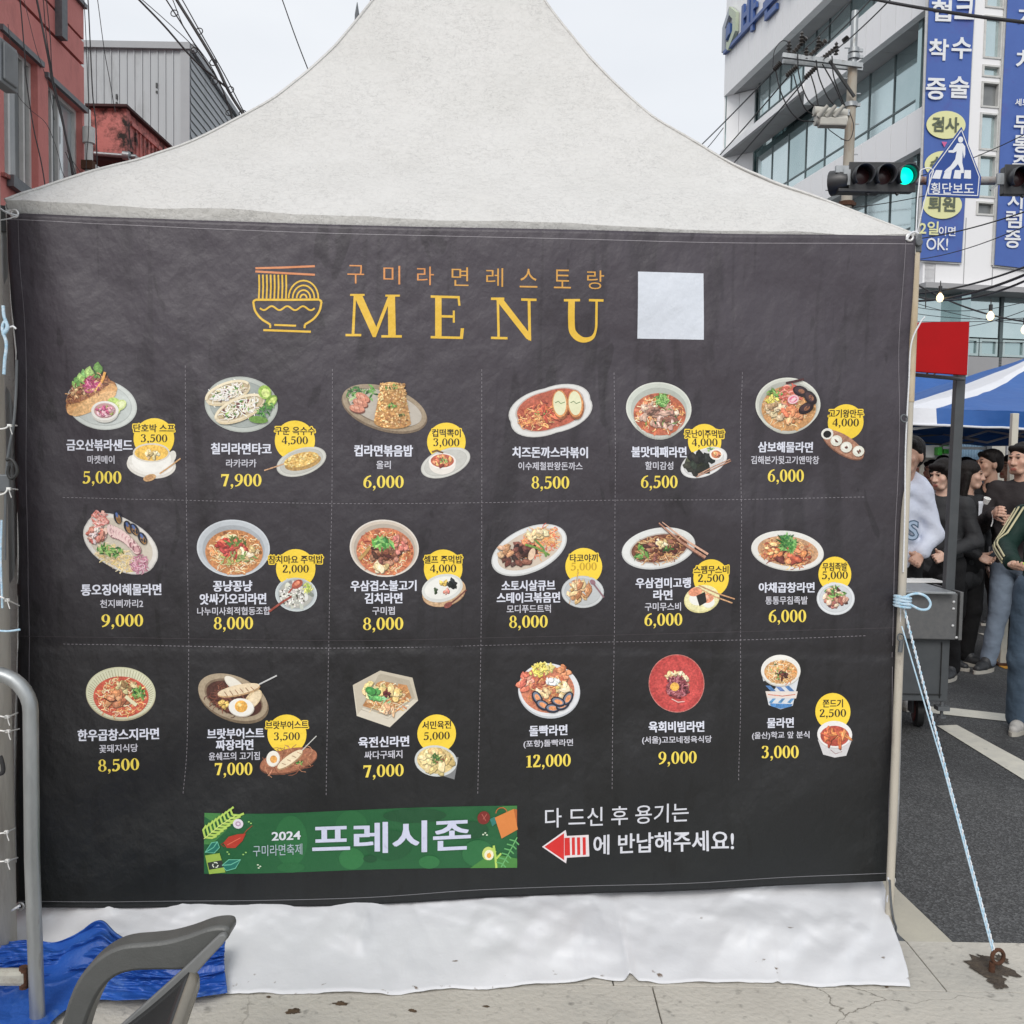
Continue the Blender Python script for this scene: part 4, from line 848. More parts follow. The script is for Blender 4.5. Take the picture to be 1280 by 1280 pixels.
# 8 ray-fish ramen
a = Art(); a.bowl(293.5, 684.5, 45.5, 35.5, 3, (200, 206, 212), (188, 194, 200), (192, 124, 66), .79, 1, 3); food_noodle(a, 296, 690, 33, 25, 0, CRM+ORG, 170); a.chunks(290, 672, 12, 6, -20, CRM, 6, 6); a.chunks(293, 684, 22, 12, 20, [(206, 62, 44), (224, 100, 70), (180, 44, 34)], 30, 4.5); a.chunks(310, 690, 12, 9, 0, CRM+[(226, 180, 150)], 9, 5); a.greens(296, 676, 13, 6, 0, 18, 4, ((90, 120, 50), (130, 150, 70))); a.greens(300, 698, 22, 10, 0, 26, 4, ((130, 156, 80), (170, 190, 110))); a.build('dish_picture')
a = Art(); a.bowl(371.5, 741.5, 26, 21.5, 4, (206, 214, 216), (190, 198, 200), (176, 176, 168), .8); 
for i in range(150):
    x, y = a.inside(367, 744, 16, 13, 0); a.ell(x, y, 1.4, .9, a.rn.uniform(0, 180), a.vary(a.rn.choice([(232, 230, 222), (210, 206, 196), (240, 240, 236), (80, 70, 60)])), 6, 1)
a.greens(386, 734, 6, 6, 0, 20, 3.4, ((150, 180, 60), (190, 206, 90), (226, 226, 120))); a.stroke([(338, 763), (352, 753), (366, 744)], 2.6, (150, 60, 40)); a.ell(373, 724+5, 7.5, 5, -35, (176, 76, 46)); a.ell(373, 728, 4, 2.4, -35, (224, 130, 90)); a.stroke([(362, 740), (368, 733)], 2, (160, 66, 42)); a.build('side_dish_picture')
# 9 bulgogi kimchi ramen
a = Art(); a.bowl(481, 684.5, 43, 35.5, 6, (222, 214, 204), (206, 192, 176), (200, 112, 66), .83, 1, 2); food_noodle(a, 482, 688, 34, 27, 0, ORG+RED, 170); a.chunks(482, 692, 22, 13, 0, MEAT, 38, 4.5); a.chunks(498, 680, 13, 11, 0, [(206, 110, 96), (230, 150, 130)], 10, 4.5); a.chunks(476, 708, 9, 5, 0, CRM, 4, 6); a.greens(480, 679, 14, 6, 15, 26, 7, ((60, 140, 60), (110, 180, 80), (150, 206, 110))); a.stroke([(450, 698), (458, 690), (463, 682)], 4, (190, 150, 80)); a.build('dish_picture')
a = Art(); a.ell(555, 741, 27, 16, -12, (150, 108, 76)); a.ell(555, 738.5, 27.5, 18, -15, (196, 160, 120)); a.ell(553, 734, 26, 17, -15, (212, 214, 210)); a.ell(553, 733.5, 22.5, 13.5, -15, (232, 232, 226)); a.chunks(554, 728, 5, 4, 0, [(230, 196, 80)], 8, 3); a.chunks(565, 728, 6, 4, 0, [(34, 40, 34), (24, 30, 26)], 9, 4); a.chunks(545, 737, 3, 3, 0, [(60, 80, 50)], 6, 2); a.chunks(558, 738, 4, 3, 0, [(206, 110, 90), (230, 170, 150)], 8, 2.4); a.stroke([(562, 754), (572, 746), (583, 736)], 1.8, (120, 60, 50)); a.ell(560, 755, 5.5, 3.4, -30, (136, 66, 56)); a.build('side_dish_picture')
# 10 steak fried noodles
a = Art(); a.ell(661, 687, 50, 27.5, -24, (196, 198, 198)); a.ell(661, 686.5, 48.5, 26, -24, (222, 224, 224)); a.ell(662, 686, 43, 21.5, -24, (206, 190, 172)); a.noodles(674, 677, 27, 15, -24, ORG+[(226, 96, 60), (240, 200, 150)], 170, ln=7); a.chunks(648, 692, 26, 15, -20, [(74, 40, 34), (96, 54, 44), (54, 30, 28), (120, 66, 50)], 52, 5); a.chunks(632, 690, 10, 10, 0, [(206, 150, 104), (226, 180, 140)], 8, 4.5); a.chunks(670, 668, 16, 6, -10, CRM, 12, 5); a.stroke([(656, 680), (670, 684), (686, 693)], 2.6, (110, 150, 60)); a.stroke([(668, 674), (678, 684), (682, 695)], 2.2, (90, 140, 60)); a.ell(664, 692, 4, 8, 20, (222, 190, 160)); a.build('dish_picture')
a = Art(); a.plate(727.5, 739, 26.5, 20, 2, (202, 206, 208), (188, 192, 194)); a.chunks(723, 738, 16, 14, 0, [(206, 156, 96), (226, 186, 130), (180, 120, 70), (236, 210, 160)], 34, 4.8); 
for x, y in ((722, 722), (715, 740), (735, 733)): a.stroke([(x, y-8), (x-4, y+14)], .9, (190, 150, 100))
a.ell(740, 727, 4, 3, 40, (150, 110, 120)); a.stroke([(741, 729), (748, 738), (754, 746)], 2, (136, 100, 108)); a.build('side_dish_picture')
# 11 mi goreng
a = Art(); a.ell(822, 685, 46, 25.5, -10, (196, 198, 198)); a.ell(822, 684, 45, 24.5, -10, (222, 224, 222)); a.ell(823, 685, 37, 18.5, -10, (190, 184, 176)); a.ell(823, 685, 35, 17, -10, (120, 70, 50)); a.noodles(823, 686, 31, 16, -10, [(190, 130, 80), (216, 160, 100), (150, 90, 56), (226, 190, 140)], 190, ln=6); a.chunks(823, 687, 28, 13, -10, MEAT, 26, 4); a.chunks(824, 679, 10, 6, 0, CRM+[(110, 60, 90)], 12, 3); a.greens(800, 690, 8, 9, 0, 12, 5); a.greens(834, 686, 6, 4, 0, 12, 3)
a.stroke([(822, 653), (850, 677), (880, 696)], [1.2, 2.6, 3.6], (190, 136, 110)); a.stroke([(826, 652), (853, 673), (883, 692)], [1, 2, 2.8], (214, 166, 140)); a.stroke([(822, 655), (850, 679.5), (879, 698.5)], .8, (110, 70, 56)); a.build('dish_picture')
a = Art(); a.ell(876, 748, 22.5, 17, -15, (216, 206, 140)); a.ell(876, 747, 21.5, 16, -15, (232, 226, 170)); a.ell(870, 748, 10, 8, 0, (236, 236, 228)); a.ell(884, 752, 8, 7, 0, (236, 236, 228)); a.ell(868, 739, 9, 5.5, -15, (224, 140, 100)); a.ell(883, 747, 8, 6, -15, (226, 144, 104)); a.ell(882, 746, 3.6, 2.6, -15, (240, 184, 150)); a.poly([(869, 744), (880, 739), (882, 752), (873, 757)], (40, 38, 36)); a.stroke([(872, 731), (895, 741), (917, 748)], 1.7, (190, 140, 96)); a.stroke([(871, 734), (892, 745), (914, 753)], 1.7, (206, 156, 110)); a.build('side_dish_picture')
# 12 vegetable tripe ramen
a = Art(); a.ell(981.5, 688, 45.5, 24.5, 7, (200, 200, 196)); a.ell(981.5, 687, 45, 24, 7, (226, 225, 220)); a.ell(982, 688, 38, 18.5, 7, (196, 150, 110)); a.noodles(980, 690, 34, 17, 7, ORG+RED, 150, ln=6); a.chunks(984, 693, 30, 12, 8, [(206, 96, 56), (160, 70, 46), (230, 140, 80), (110, 50, 40)], 36, 4.5); a.chunks(962, 686, 9, 8, 0, ORG, 9, 4); a.greens(981, 679, 11, 9, 20, 60, 6, ((40, 100, 44), (70, 140, 60), (110, 170, 80))); a.build('dish_picture')
a = Art(); a.plate(1041.5, 747, 23.5, 20.5, 0, (218, 222, 226), (204, 208, 212)); a.chunks(1041, 745, 16, 13, 0, [(150, 90, 80), (206, 160, 130), (226, 200, 170), (110, 60, 56), (180, 110, 90)], 44, 4.6); a.greens(1041, 741, 14, 10, 0, 24, 3.6); a.build('side_dish_picture')
# 13 tripe ramen
a = Art(); a.ell(153.5, 866, 43.5, 32.5, 4, (170, 160, 130)); a.ell(153.5, 864.5, 43.5, 32, 4, (200, 200, 166)); a.ell(153.5, 864.5, 42, 30.5, 4, (214, 214, 184))
for i in range(64): t = 2*PI*i/64; a.stroke([(153.5+41*math.cos(t), 864.5+29.6*math.sin(t)), (154+34*math.cos(t), 868+23*math.sin(t))], .55, (160, 156, 110))
a.ell(154, 869, 34.5, 25, 3, (196, 70, 38)); food_noodle(a, 154, 870, 32, 23, 0, ORG+[(226, 110, 60)], 190, ln=5); a.chunks(150, 870, 15, 11, 0, [(206, 130, 80), (226, 160, 110), (176, 100, 60)], 18, 5.5); a.chunks(160, 856, 14, 6, 0, [(190, 170, 110), (226, 206, 150), (160, 130, 80)], 14, 4.5); a.greens(176, 864, 8, 8, 30, 34, 3.6); a.stroke([(160, 868), (167, 874), (174, 879)], 4.2, (226, 220, 180)); a.stroke([(133, 870), (141, 875), (150, 873)], 1.5, (90, 50, 30)); a.build('dish_picture')
# 14 bratwurst black-bean ramen
a = Art(); a.ell(294, 872.5, 45.5, 27, 22, (122, 104, 82)); a.ell(293, 869.5, 45, 26.5, 22, (170, 152, 126)); a.ell(294, 870, 38, 21, 22, (128, 108, 86)); a.ell(294.5, 871, 36, 19.5, 22, (80, 44, 34)); a.noodles(290, 872, 32, 17, 22, [(110, 60, 44), (86, 46, 36), (146, 84, 60)], 110, ln=6); a.ell(318, 872, 8, 15, 40, (222, 196, 150)); a.ell(319, 872, 6, 13, 40, (236, 214, 176)); a.chunks(282, 877, 6, 5, 0, [(230, 190, 90)], 7, 4)
a.ell(296, 853.5, 16, 6.5, 38, (222, 214, 198)); a.ell(296, 853, 15, 5.4, 38, (236, 230, 216)); a.text('음식', 297, 854, 14, 6, (110, 100, 90), slope=.7) if False else None
a.stroke([(322, 855), (336, 848), (348, 842)], 1.8, (196, 196, 196)); a.ell(301, 861, 27, 6.5, -12, (190, 150, 104)); a.ell(300.5, 859.5, 26.5, 6, -12, (234, 212, 176)); 
for i in range(6): a.stroke([(283+i*6.5, 862-i*1.2), (287+i*6.5, 868-i*1.6)], .9, (150, 96, 60))
a.ell(304, 882.5, 16, 11.5, 5, (200, 190, 176)); a.ell(303.5, 881.5, 15.6, 11.2, 5, (240, 238, 230)); a.ell(303.5, 880.5, 8, 7.6, 0, (232, 170, 50)); a.ell(301.5, 878.5, 3, 2.4, 0, (246, 214, 130)); a.build('dish_picture')
a = Art(); a.ell(362, 949, 37, 14.5, -14, (116, 66, 42)); a.ell(362, 947.5, 36.5, 14, -14, (164, 100, 66)); a.noodles(362, 947.5, 32, 11, -14, [(186, 124, 84), (144, 84, 54)], 26, w_=.8, ln=14); a.ell(343, 946, 8.5, 10, 15, (214, 206, 190)); a.ell(342.5, 945.5, 8, 9.5, 15, (238, 234, 222)); a.ell(343.5, 946.5, 4.6, 4.8, 0, (228, 160, 60)); a.greens(376, 950, 4, 2, 0, 8, 3)
a.stroke([(379, 935), (388, 926), (397, 917)], 1.2, (196, 196, 190)); a.ell(364.5, 947.5, 19.5, 5.6, -36, (170, 130, 90)); a.ell(364, 946, 19, 5.2, -36, (236, 218, 182))
for i in range(4): a.stroke([(354+i*6.4, 951-i*4.6), (359+i*6.4, 953-i*4.6)], .8, (170, 120, 80))
a.build('side_dish_picture')
# 15 beef pancake ramen in a six-sided bowl
a = Art(); H = [(442, 854), (476, 836), (516, 845), (523, 873), (488, 906), (447, 892)]
a.poly(H, (196, 186, 166)); a.raw([(442, 854), (447, 892), (488, 906), (523, 873), (520, 861), (486, 893), (450, 880)], [(0, 1, 6), (1, 2, 5, 6), (2, 3, 4, 5)], (214, 206, 188)); a.poly([(446, 856), (477, 840), (512, 848), (519, 870), (486, 896), (451, 884)], (178, 168, 148)); a.poly([(450, 862), (477, 849), (509, 854), (515, 870), (486, 889), (455, 880)], (190, 130, 70))
a.noodles(484, 871, 28, 18, 5, ORG+CRM, 130, ln=5); a.chunks(468, 862, 14, 8, 30, [(236, 208, 140), (244, 224, 170)], 9, 8, asp=.7); a.chunks(490, 860, 15, 8, 0, [(238, 212, 140), (226, 190, 110)], 10, 7); a.chunks(484, 884, 12, 5, 10, [(226, 180, 130), (236, 206, 160)], 8, 6, asp=.4); a.chunks(468, 865, 7, 9, 0, [(60, 140, 66), (90, 176, 90), (120, 196, 110)], 9, 6); a.greens(480, 872, 8, 3, 15, 10, 5, ((150, 210, 150), (90, 170, 90))); a.chunks(484, 864, 5, 4, 0, [(110, 40, 40), (80, 30, 30)], 7, 3); a.build('dish_picture')
a = Art(); a.poly([(521, 957), (540, 944), (573, 944), (568, 972)], (126, 128, 130)); a.ell(545, 948.5, 26.5, 19.5, 8, (206, 210, 208)); a.ell(545, 948, 23.5, 16.5, 8, (222, 196, 130)); a.chunks(545, 948, 21, 14, 8, [(232, 206, 140), (216, 180, 110), (240, 220, 160)], 26, 6, asp=.7); a.greens(546, 946, 8, 6, 0, 36, 3.4, ((60, 110, 50), (100, 140, 60), (150, 90, 60))); a.build('side_dish_picture')
# 16 seafood ramen (cheese, shellfish)
a = Art(); a.ell(686, 863, 39, 34, 12, (190, 194, 200)); a.ell(686, 861.5, 38.5, 33, 12, (224, 226, 230)); a.ell(684, 861, 34, 29, 12, (206, 120, 84)); a.chunks(676, 836, 17, 9, -10, [(240, 222, 90), (246, 234, 140)], 60, 3, hl=False); a.chunks(659, 852, 11, 11, 0, [(232, 140, 100), (244, 180, 146), (220, 110, 80)], 24, 5.5); a.chunks(702, 842, 7, 11, -30, [(226, 140, 90), (206, 110, 70)], 14, 5); a.noodles(684, 862, 26, 20, 0, ORG+RED, 90, ln=6); a.chunks(690, 850, 10, 5, 0, [(236, 240, 240), (220, 226, 226)], 14, 3.4)
a.chunks(703, 862, 11, 10, 0, CRM+[(226, 200, 120)], 16, 5); a.chunks(678, 866, 9, 7, 0, CRM, 10, 4.5)
for x, y, q in ((671, 871, 60), (678, 880, 30), (690, 884, 5), (703, 880, -30), (709, 872, -60), (697, 876, 20)): a.ell(x, y, 9.5, 6, q, (36, 40, 56)); a.ell(x, y-.5, 7.5, 4, q, (120, 130, 150)); a.ell(x+.5, y, 5.5, 2.8, q, (232, 150, 90))
a.build('dish_picture')
# 17 raw beef ramen on a red plate
a = Art(); a.ell(844.5, 853, 34.5, 36, 0, (196, 120, 110), 44, 4); a.ell(844.5, 853, 33.7, 35.2, 0, (188, 44, 40), 44, 4); a.ell(844.5, 852.5, 27, 28.5, 0, (198, 52, 46), 40, 3); a.chunks(842, 843, 12, 7, -10, CRM, 16, 3); a.chunks(856, 852, 5, 9, 0, CRM, 12, 3); a.chunks(845, 858, 15, 15, 0, [(120, 44, 56), (150, 66, 80), (96, 32, 44), (176, 96, 104)], 90, 3.2); a.noodles(845, 857, 15, 14, 0, [(190, 110, 120), (140, 54, 66)], 70, w_=.9, ln=5); a.stroke([(838, 872), (846, 876), (854, 875)], 1.2, (230, 190, 180)); a.ell(842, 857, 5.6, 5.4, 0, (238, 176, 40)); a.ell(840.5, 855.5, 2, 1.6, 0, (250, 222, 140)); a.build('dish_picture')
# 18 water ramen in a paper cup
a = Art(); a.raw([(949, 838), (997, 838), (988, 880), (973, 884.5), (958, 879)], [(0, 1, 2, 3, 4)], (214, 218, 224)); 
for i in range(3):
    x = 954+i*11.5; a.poly([(x, 855), (x+6, 855), (x+13, 862), (x+7, 862)], (66+20*(i % 2), 120, 180)); a.poly([(x+4, 876), (x+9, 871), (x+13, 871), (x+8, 877)], (80, 144, 196))
a.poly([(954, 862), (994, 862), (992, 871), (956, 870)], (226, 214, 206)); a.stroke([(957, 866), (975, 868), (991, 866)], 1.1, (206, 110, 80)); a.poly([(959, 877), (988, 878), (986, 881), (973, 884), (961, 880.5)], (60, 130, 196))
a.ell(973, 837, 24.5, 19.5, 0, (190, 188, 182)); a.ell(973, 836, 24.3, 19, 0, (228, 226, 220)); a.ell(973, 838, 20.5, 14.5, 0, (206, 150, 84)); a.noodles(973, 839, 19, 13, 0, ORG+CRM, 130, ln=4.5); a.chunks(974, 842, 8, 6, 0, [(90, 44, 34), (120, 60, 44)], 12, 3); a.greens(972, 838, 16, 11, 0, 14, 2.2); a.build('dish_picture')
a = Art(); a.raw([(1019, 922), (1060, 922), (1053, 941), (1039, 943.5), (1025, 940)], [(0, 1, 2, 3, 4)], (206, 204, 206)); a.stroke([(1034, 934), (1040, 939), (1048, 936), (1043, 932)], .8, (150, 110, 110)); a.ell(1039.5, 915.5, 21.3, 17, 0, (196, 194, 192)); a.ell(1039.5, 915, 21, 16.5, 0, (230, 228, 226)); a.ell(1039.5, 917, 17.5, 12.5, 0, (176, 60, 34)); a.chunks(1040, 917, 15, 10, 0, [(216, 106, 40), (230, 136, 60), (190, 76, 30)], 16, 7, asp=.28); a.build('side_dish_picture')

# ---- green strip
def gx(u, v): return (257+389*u, 1014-9*u+(75+1*u)*v+1.2*math.sin(u*7))
a = Art(); pts = [gx(i/24, j/6) for j in range(7) for i in range(25)]; a.raw(pts, [(j*25+i, j*25+i+1, (j+1)*25+i+1, (j+1)*25+i) for j in range(6) for i in range(24)], (30, 92, 52)); a.k += 30
DG = (24, 76, 44); LG = (44, 112, 62)
def gpoly(P, c): a.poly([gx(x/1189, y/235) for x, y in P], c)      # coordinates measured on the enlarged strip
def gell(x, y, rx, ry, an, c, shape=None): q = gx(x/1189, y/235); a.ell(q[0], q[1], rx/1189*389, ry/235*75, an, c, shape=shape)
def gst(P, w_, c): a.stroke([gx(x/1189, y/235) for x, y in P], w_*.328, c)
gpoly([(0, 0), (60, 0), (90, 60), (30, 120), (0, 120)], (66, 128, 66)); gell(330, 110, 62, 100, 0, (38, 104, 58)); gell(560, 60, 60, 60, 0, (36, 100, 56)); gell(560, 190, 48, 42, 0, LG); gell(330, 215, 52, 20, 0, (36, 100, 56)); gell(800, 30, 120, 28, 0, DG); gell(855, 210, 40, 26, 0, LG); gell(700, 140, 90, 60, 0, (27, 84, 48)); gell(1040, 180, 60, 52, 0, (40, 106, 60)); gell(1010, 90, 70, 34, 0, DG); gell(630, 192, 26, 14, 0, DG)
gpoly([(1010, 235), (1090, 180), (1189, 200), (1189, 235)], (70, 130, 60)); gpoly([(1130, 0), (1189, 0), (1189, 60)], (60, 120, 60))
for i in range(9):    # fern frond
    x, y = 5+i*13, 92-i*11; gst([(x, y), (x-8, y-28+i), (x+4, y-46+i*2)], 8, (176, 206, 96)); gst([(x, y), (x+26, y+2), (x+44, y-6)], 8, (176, 206, 96))
gst([(0, 98), (60, 46), (122, 6)], 3, (206, 224, 130))
gell(131, 38, 20, 19, 0, (220, 214, 222)); gell(131, 38, 11, 10, 0, (180, 150, 176)); gell(131, 38, 6, 5, 0, (224, 214, 224))
gpoly([(75, 112), (95, 88), (130, 78), (160, 76), (148, 104), (120, 132), (88, 132)], (178, 58, 40)); gst([(150, 80), (165, 62), (185, 45)], 2, (178, 58, 40)); gst([(90, 120), (115, 106), (140, 92)], 3, (214, 110, 84)); gst([(76, 112), (66, 118), (80, 128)], 3, (150, 40, 30))
for P in ([(5, 150), (30, 112), (52, 108), (60, 130), (40, 152)], [(70, 200), (95, 178), (140, 178), (120, 212), (85, 222)]):
    gpoly(P, (32, 110, 96)); cx_, cy_ = sum(p[0] for p in P)/5, sum(p[1] for p in P)/5; a.stroke([gx(x/1189, y/235) for x, y in P], 1, (110, 190, 160), True); gst([P[0], (cx_, cy_), P[2]], 3, (110, 190, 160))
gpoly([(5, 162), (60, 152), (82, 228), (20, 235)], (150, 180, 76)); gpoly([(14, 190), (68, 180), (76, 208), (20, 218)], (46, 52, 48)); 
for k_ in range(3):
    t = k_*2*PI/3; gst([(44+11*math.cos(t), 199+11*math.sin(t)), (44+11*math.cos(t+1), 199+11*math.sin(t+1)), (44+9*math.cos(t+1.5), 199+9*math.sin(t+1.5))], 4, (220, 226, 210))
for x, y in ((172, 30), (180, 36), (90, 148), (96, 156), (160, 150), (150, 158), (205, 200), (214, 206), (208, 212), (1068, 102), (1074, 110), (1060, 108)): gell(x, y, 4, 3, 0, (150, 196, 110) if x < 200 else (200, 216, 190))
gell(1062, 44, 24, 26, 20, (120, 40, 34)); gst([(1055, 30), (1070, 56)], 3, (170, 90, 80)); gst([(1060, 50), (1074, 30)], 3, (170, 90, 80)); gpoly([(1085, 50), (1104, 40), (1110, 66), (1095, 78)], (50, 120, 110))
gpoly([(1104, 44), (1176, 12), (1192, 90), (1130, 124)], (214, 130, 66)); gpoly([(1176, 12), (1189, 14), (1189, 78)], (180, 100, 50)); a.arc(*gx(1130/1189, 28/235), 7, 7, 0, 180, 350, 1.2, (180, 100, 50))
for k_ in range(3):
    t = k_*2*PI/3+.4; gst([(1148+18*math.cos(t), 68+18*math.sin(t)), (1148+18*math.cos(t+.9), 68+18*math.sin(t+.9)), (1148+14*math.cos(t+1.4), 68+14*math.sin(t+1.4))], 6, (240, 214, 186))
gell(1078, 180, 22, 26, 10, (190, 206, 110)); gell(1082, 186, 18, 20, 0, (232, 228, 200)); gell(1082, 188, 9, 10, 0, (226, 160, 60)); gst([(1100, 150), (1106, 190), (1110, 235)], 8, (176, 206, 96)); gst([(1108, 176), (1092, 160)], 7, (176, 206, 96)); gst([(1110, 200), (1128, 180)], 7, (176, 206, 96))
gst([(1189, 120), (1160, 175), (1128, 232)], 4, (110, 176, 110))
for i in range(6): x, y = 1182-i*10, 134+i*17; gst([(x, y), (x-22, y-6)], 5, (96, 166, 100)); gst([(x, y), (x+14, y+14)], 5, (96, 166, 100))
a.k += 60; a.text('2024', *gx(313/1189, 88/235), 36, 11, (214, 218, 226), .03); a.text('구미라면축제', *gx(280/1189, 143/235), 61, 14, (176, 190, 200), .0)
a.text('프레시존', *gx(712/1189, 110/235), 197, 39, (200, 204, 226), .05)
a.build('green_festival_strip')
# ---- return request with red arrow
a = Art(); a.text('다 드신 후 용기는', 770.5, 1017.5, 179, 24, (206, 208, 216), .006, slope=-.042); a.text('에 반납해주세요!', 828, 1051, 174, 25, (206, 208, 216), .012, slope=-.042); a.build('return_request_lettering')
a = Art(); 
def grow(P, k): 
    cx_, cy_ = sum(p[0] for p in P)/len(P), sum(p[1] for p in P)/len(P); return [(cx_+(x-cx_)*k, cy_+(y-cy_)*k) for x, y in P]
T_ = [(678.5, 1056.5), (705, 1038), (706, 1045), (712.5, 1044.5), (713, 1067.5), (706.5, 1068), (706, 1074.5)]
a.poly([(677, 1056.5), (706.5, 1035.5), (708, 1043), (735, 1041.5), (736, 1068.5), (708, 1070), (707, 1077)], (222, 214, 216)); a.k += 20
a.poly([(680, 1056.5), (704.5, 1039.5), (704.5, 1073)], (206, 42, 40)); a.poly([(705, 1045.5), (711.5, 1045), (712, 1067), (705, 1067.5)], (206, 42, 40))
for x in (714, 720.5, 727.5): a.poly([(x, 1045-.3*(x-714)*.1), (x+3.8, 1044.6), (x+4.2, 1066.4), (x+.4, 1066.8)], (206, 42, 40))
a.build('red_arrow')
# ================================================================ banner fixings
def grommet(px, py):
    mb = MB(); torus(mb, bp(px, py, .003), NRM, .0105, .0042, 20, 8); bpar(mb.build('grommet', M['ring'], smooth=60))
for q in ((22, 269.5), (1132.5, 299), (27, 1131), (1110.5, 1096.5)): grommet(*q)
# ================================================================ left side: pole, ties, barrier, tarpaulin, chair
def px_tube(pts, Y, r, m, name, parent=None, n=8, k=4):
    P = smooth_curve([at(x, y, Y if not isinstance(Y, (list, tuple)) else Y[i]) for i, (x, y) in enumerate(pts)], k) if len(pts) > 2 else [at(x, y, Y if not isinstance(Y, (list, tuple)) else Y[i]) for i, (x, y) in enumerate(pts)]
    mb = MB(); mb.tube(P, r, n); return mb.build(name, m, parent, smooth=60)
PY = 2.78
e1 = at(-8, 250, PY); e2 = at(13, 1150, PY)
pole = empty('concrete_utility_pole', (e2.x-.17, PY, 0), 0, 'weathered concrete utility pole at the left picture edge beside the banner', 'utility pole')
def kid(mb, name, m, par, **k):
    o = mb.build(name, m, None, **k); o.parent = par; o.matrix_parent_inverse = Matrix.Translation(-Vector(par.location)) if par.type == 'EMPTY' and par.rotation_euler.z == 0 else par.matrix_basis.inverted(); return o
mb = MB(); zs = [0, .3, .8, 1.4, 2, 2.37, 3, 4, 5.5, 8]
mb.tube([(e2.x+(e1.x-e2.x)*z/2.37-(.178-.008*z)-.002, PY, z) for z in zs], [.178-.008*z for z in zs], 28); kid(mb, 'shaft', M['concrete_pole'], pole, smooth=40)
mb = MB(); c = at(4, 82, PY-.1); mb.box(c, (.035, .09, .12)); mb.box(c+Vector((.012, 0, 0)), (.025, .07, .10)); kid(mb, 'junction_box', M['steel_dark'], pole, bevel=.004)
# straps hanging down the pole, hook
strap = empty('ratchet_strap', tuple(at(15, 600, 2.62)), 0, 'dark strap with an S hook hanging beside the concrete pole', 'strap')
kid((lambda q: (q.tube(smooth_curve([at(x, y, 2.66) for x, y in ((21, 450), (20, 490), (17, 530), (10, 570), (7, 620), (6, 700))], 5), .004, 8), q)[1])(MB()), 'webbing', M['steel_dark'], strap, smooth=60)
mb = MB(); mb.tube(smooth_curve([at(x, y, 2.64) for x, y in ((8, 575), (14, 574), (20, 582), (21, 592), (14, 598), (10, 592), (11, 583))], 5), .005, 8); kid(mb, 'hook', M['black'], strap, smooth=60)
mb = MB(); mb.box(at(7, 604, 2.66), (.03, .02, .05)); kid(mb, 'buckle', M['steel_dark'], strap, bevel=.004)
cblack = px_tube([(0, 945), (2, 950), (4, 960), (3, 966), (-4, 968)], 2.58, .006, M['cable'], 'cable_loop'); tag(cblack, 'short black cable loop at the left picture edge beside the barrier', 'cable')
ties = [((3, 536), (12, 532), (21, 532), 'white cable tie round the pole just above the black hook'), ((2, 618), (11, 611), (22, 612), 'white cable tie round the pole just below the black hook'), ((-4, 745), (9, 750), (24, 757), 'white cable tie sloping across the pole above the blue cord'),
        ((-4, 895), (9, 896), (22, 891), 'upper of the two white ties on the pole beside the barrier bend'), ((-4, 913), (10, 914), (24, 911), 'lower of the two white ties on the pole beside the barrier bend'), ((-4, 1042), (8, 1040), (19, 1035), 'white tie on the pole halfway down the barrier post'), ((-4, 1077), (9, 1076), (22, 1072), 'white tie with a hanging tail low on the pole')]
for i, (p_, q_, r_, lb) in enumerate(ties):
    mb = MB(); P = smooth_curve([at(p_[0]-30, p_[1], 2.62), at(*p_, 2.60), at(*q_, 2.63), at(*r_, 2.88)], 5); mb.tube(P, .0022, 6); t_ = at(*q_, 2.62); mb.box(t_, (.010, .008, .008)); mb.tube([t_, t_+Vector((.005, -.003, -.014)), t_+Vector((.008, -.002, -.024))], .0014, 5)
    tag(mb.build('cable_tie', M['tie'], smooth=50), lb, 'cable tie', 'cable ties lacing the banner to the pole')
def cord(pts, Y, name, lb, m='rope_white', r=.0028, k=5):
    return tag(px_tube(pts, Y, r, M[m], name, None, 8, k), lb, 'rope')
cord([(-6, 788), (10, 789), (25, 787)], 2.6, 'lacing_cord', 'pale blue cord tied straight across the pole above the barrier', 'rope_blue', .003)
cord([(-12, 250), (2, 262), (12, 267), (21, 269)], 2.9, 'lacing_cord', 'white lacing cord through the top left grommet of the banner')
cord([(-14, 274), (0, 275), (12, 273), (21, 270)], 2.9, 'lacing_cord', 'second lacing cord running flat left from the top left grommet', r=.002)
cord([(-12, 1146), (5, 1142), (16, 1137), (25, 1132)], 2.8, 'lacing_cord', 'white lacing cord through the lower left grommet behind the barrier post', r=.0035)
cord([(4, 382), (5, 395), (9, 408), (4, 418), (10, 410), (6, 402), (3, 412), (8, 430), (6, 450), (5, 468)], 2.62, 'blue_rope_knot', 'knotted pale blue rope on the pole left of the banner', 'rope_blue', .0045)
cord([(2, 650), (1, 700), (3, 760)], 2.62, 'hanging_cord', 'pale blue cord hanging down the pole below the hook', 'rope_blue', .003)
cord([(20, 411), (16, 408), (10, 410)], 2.75, 'lacing_cord', 'short white cord from the banner edge to the blue knot')

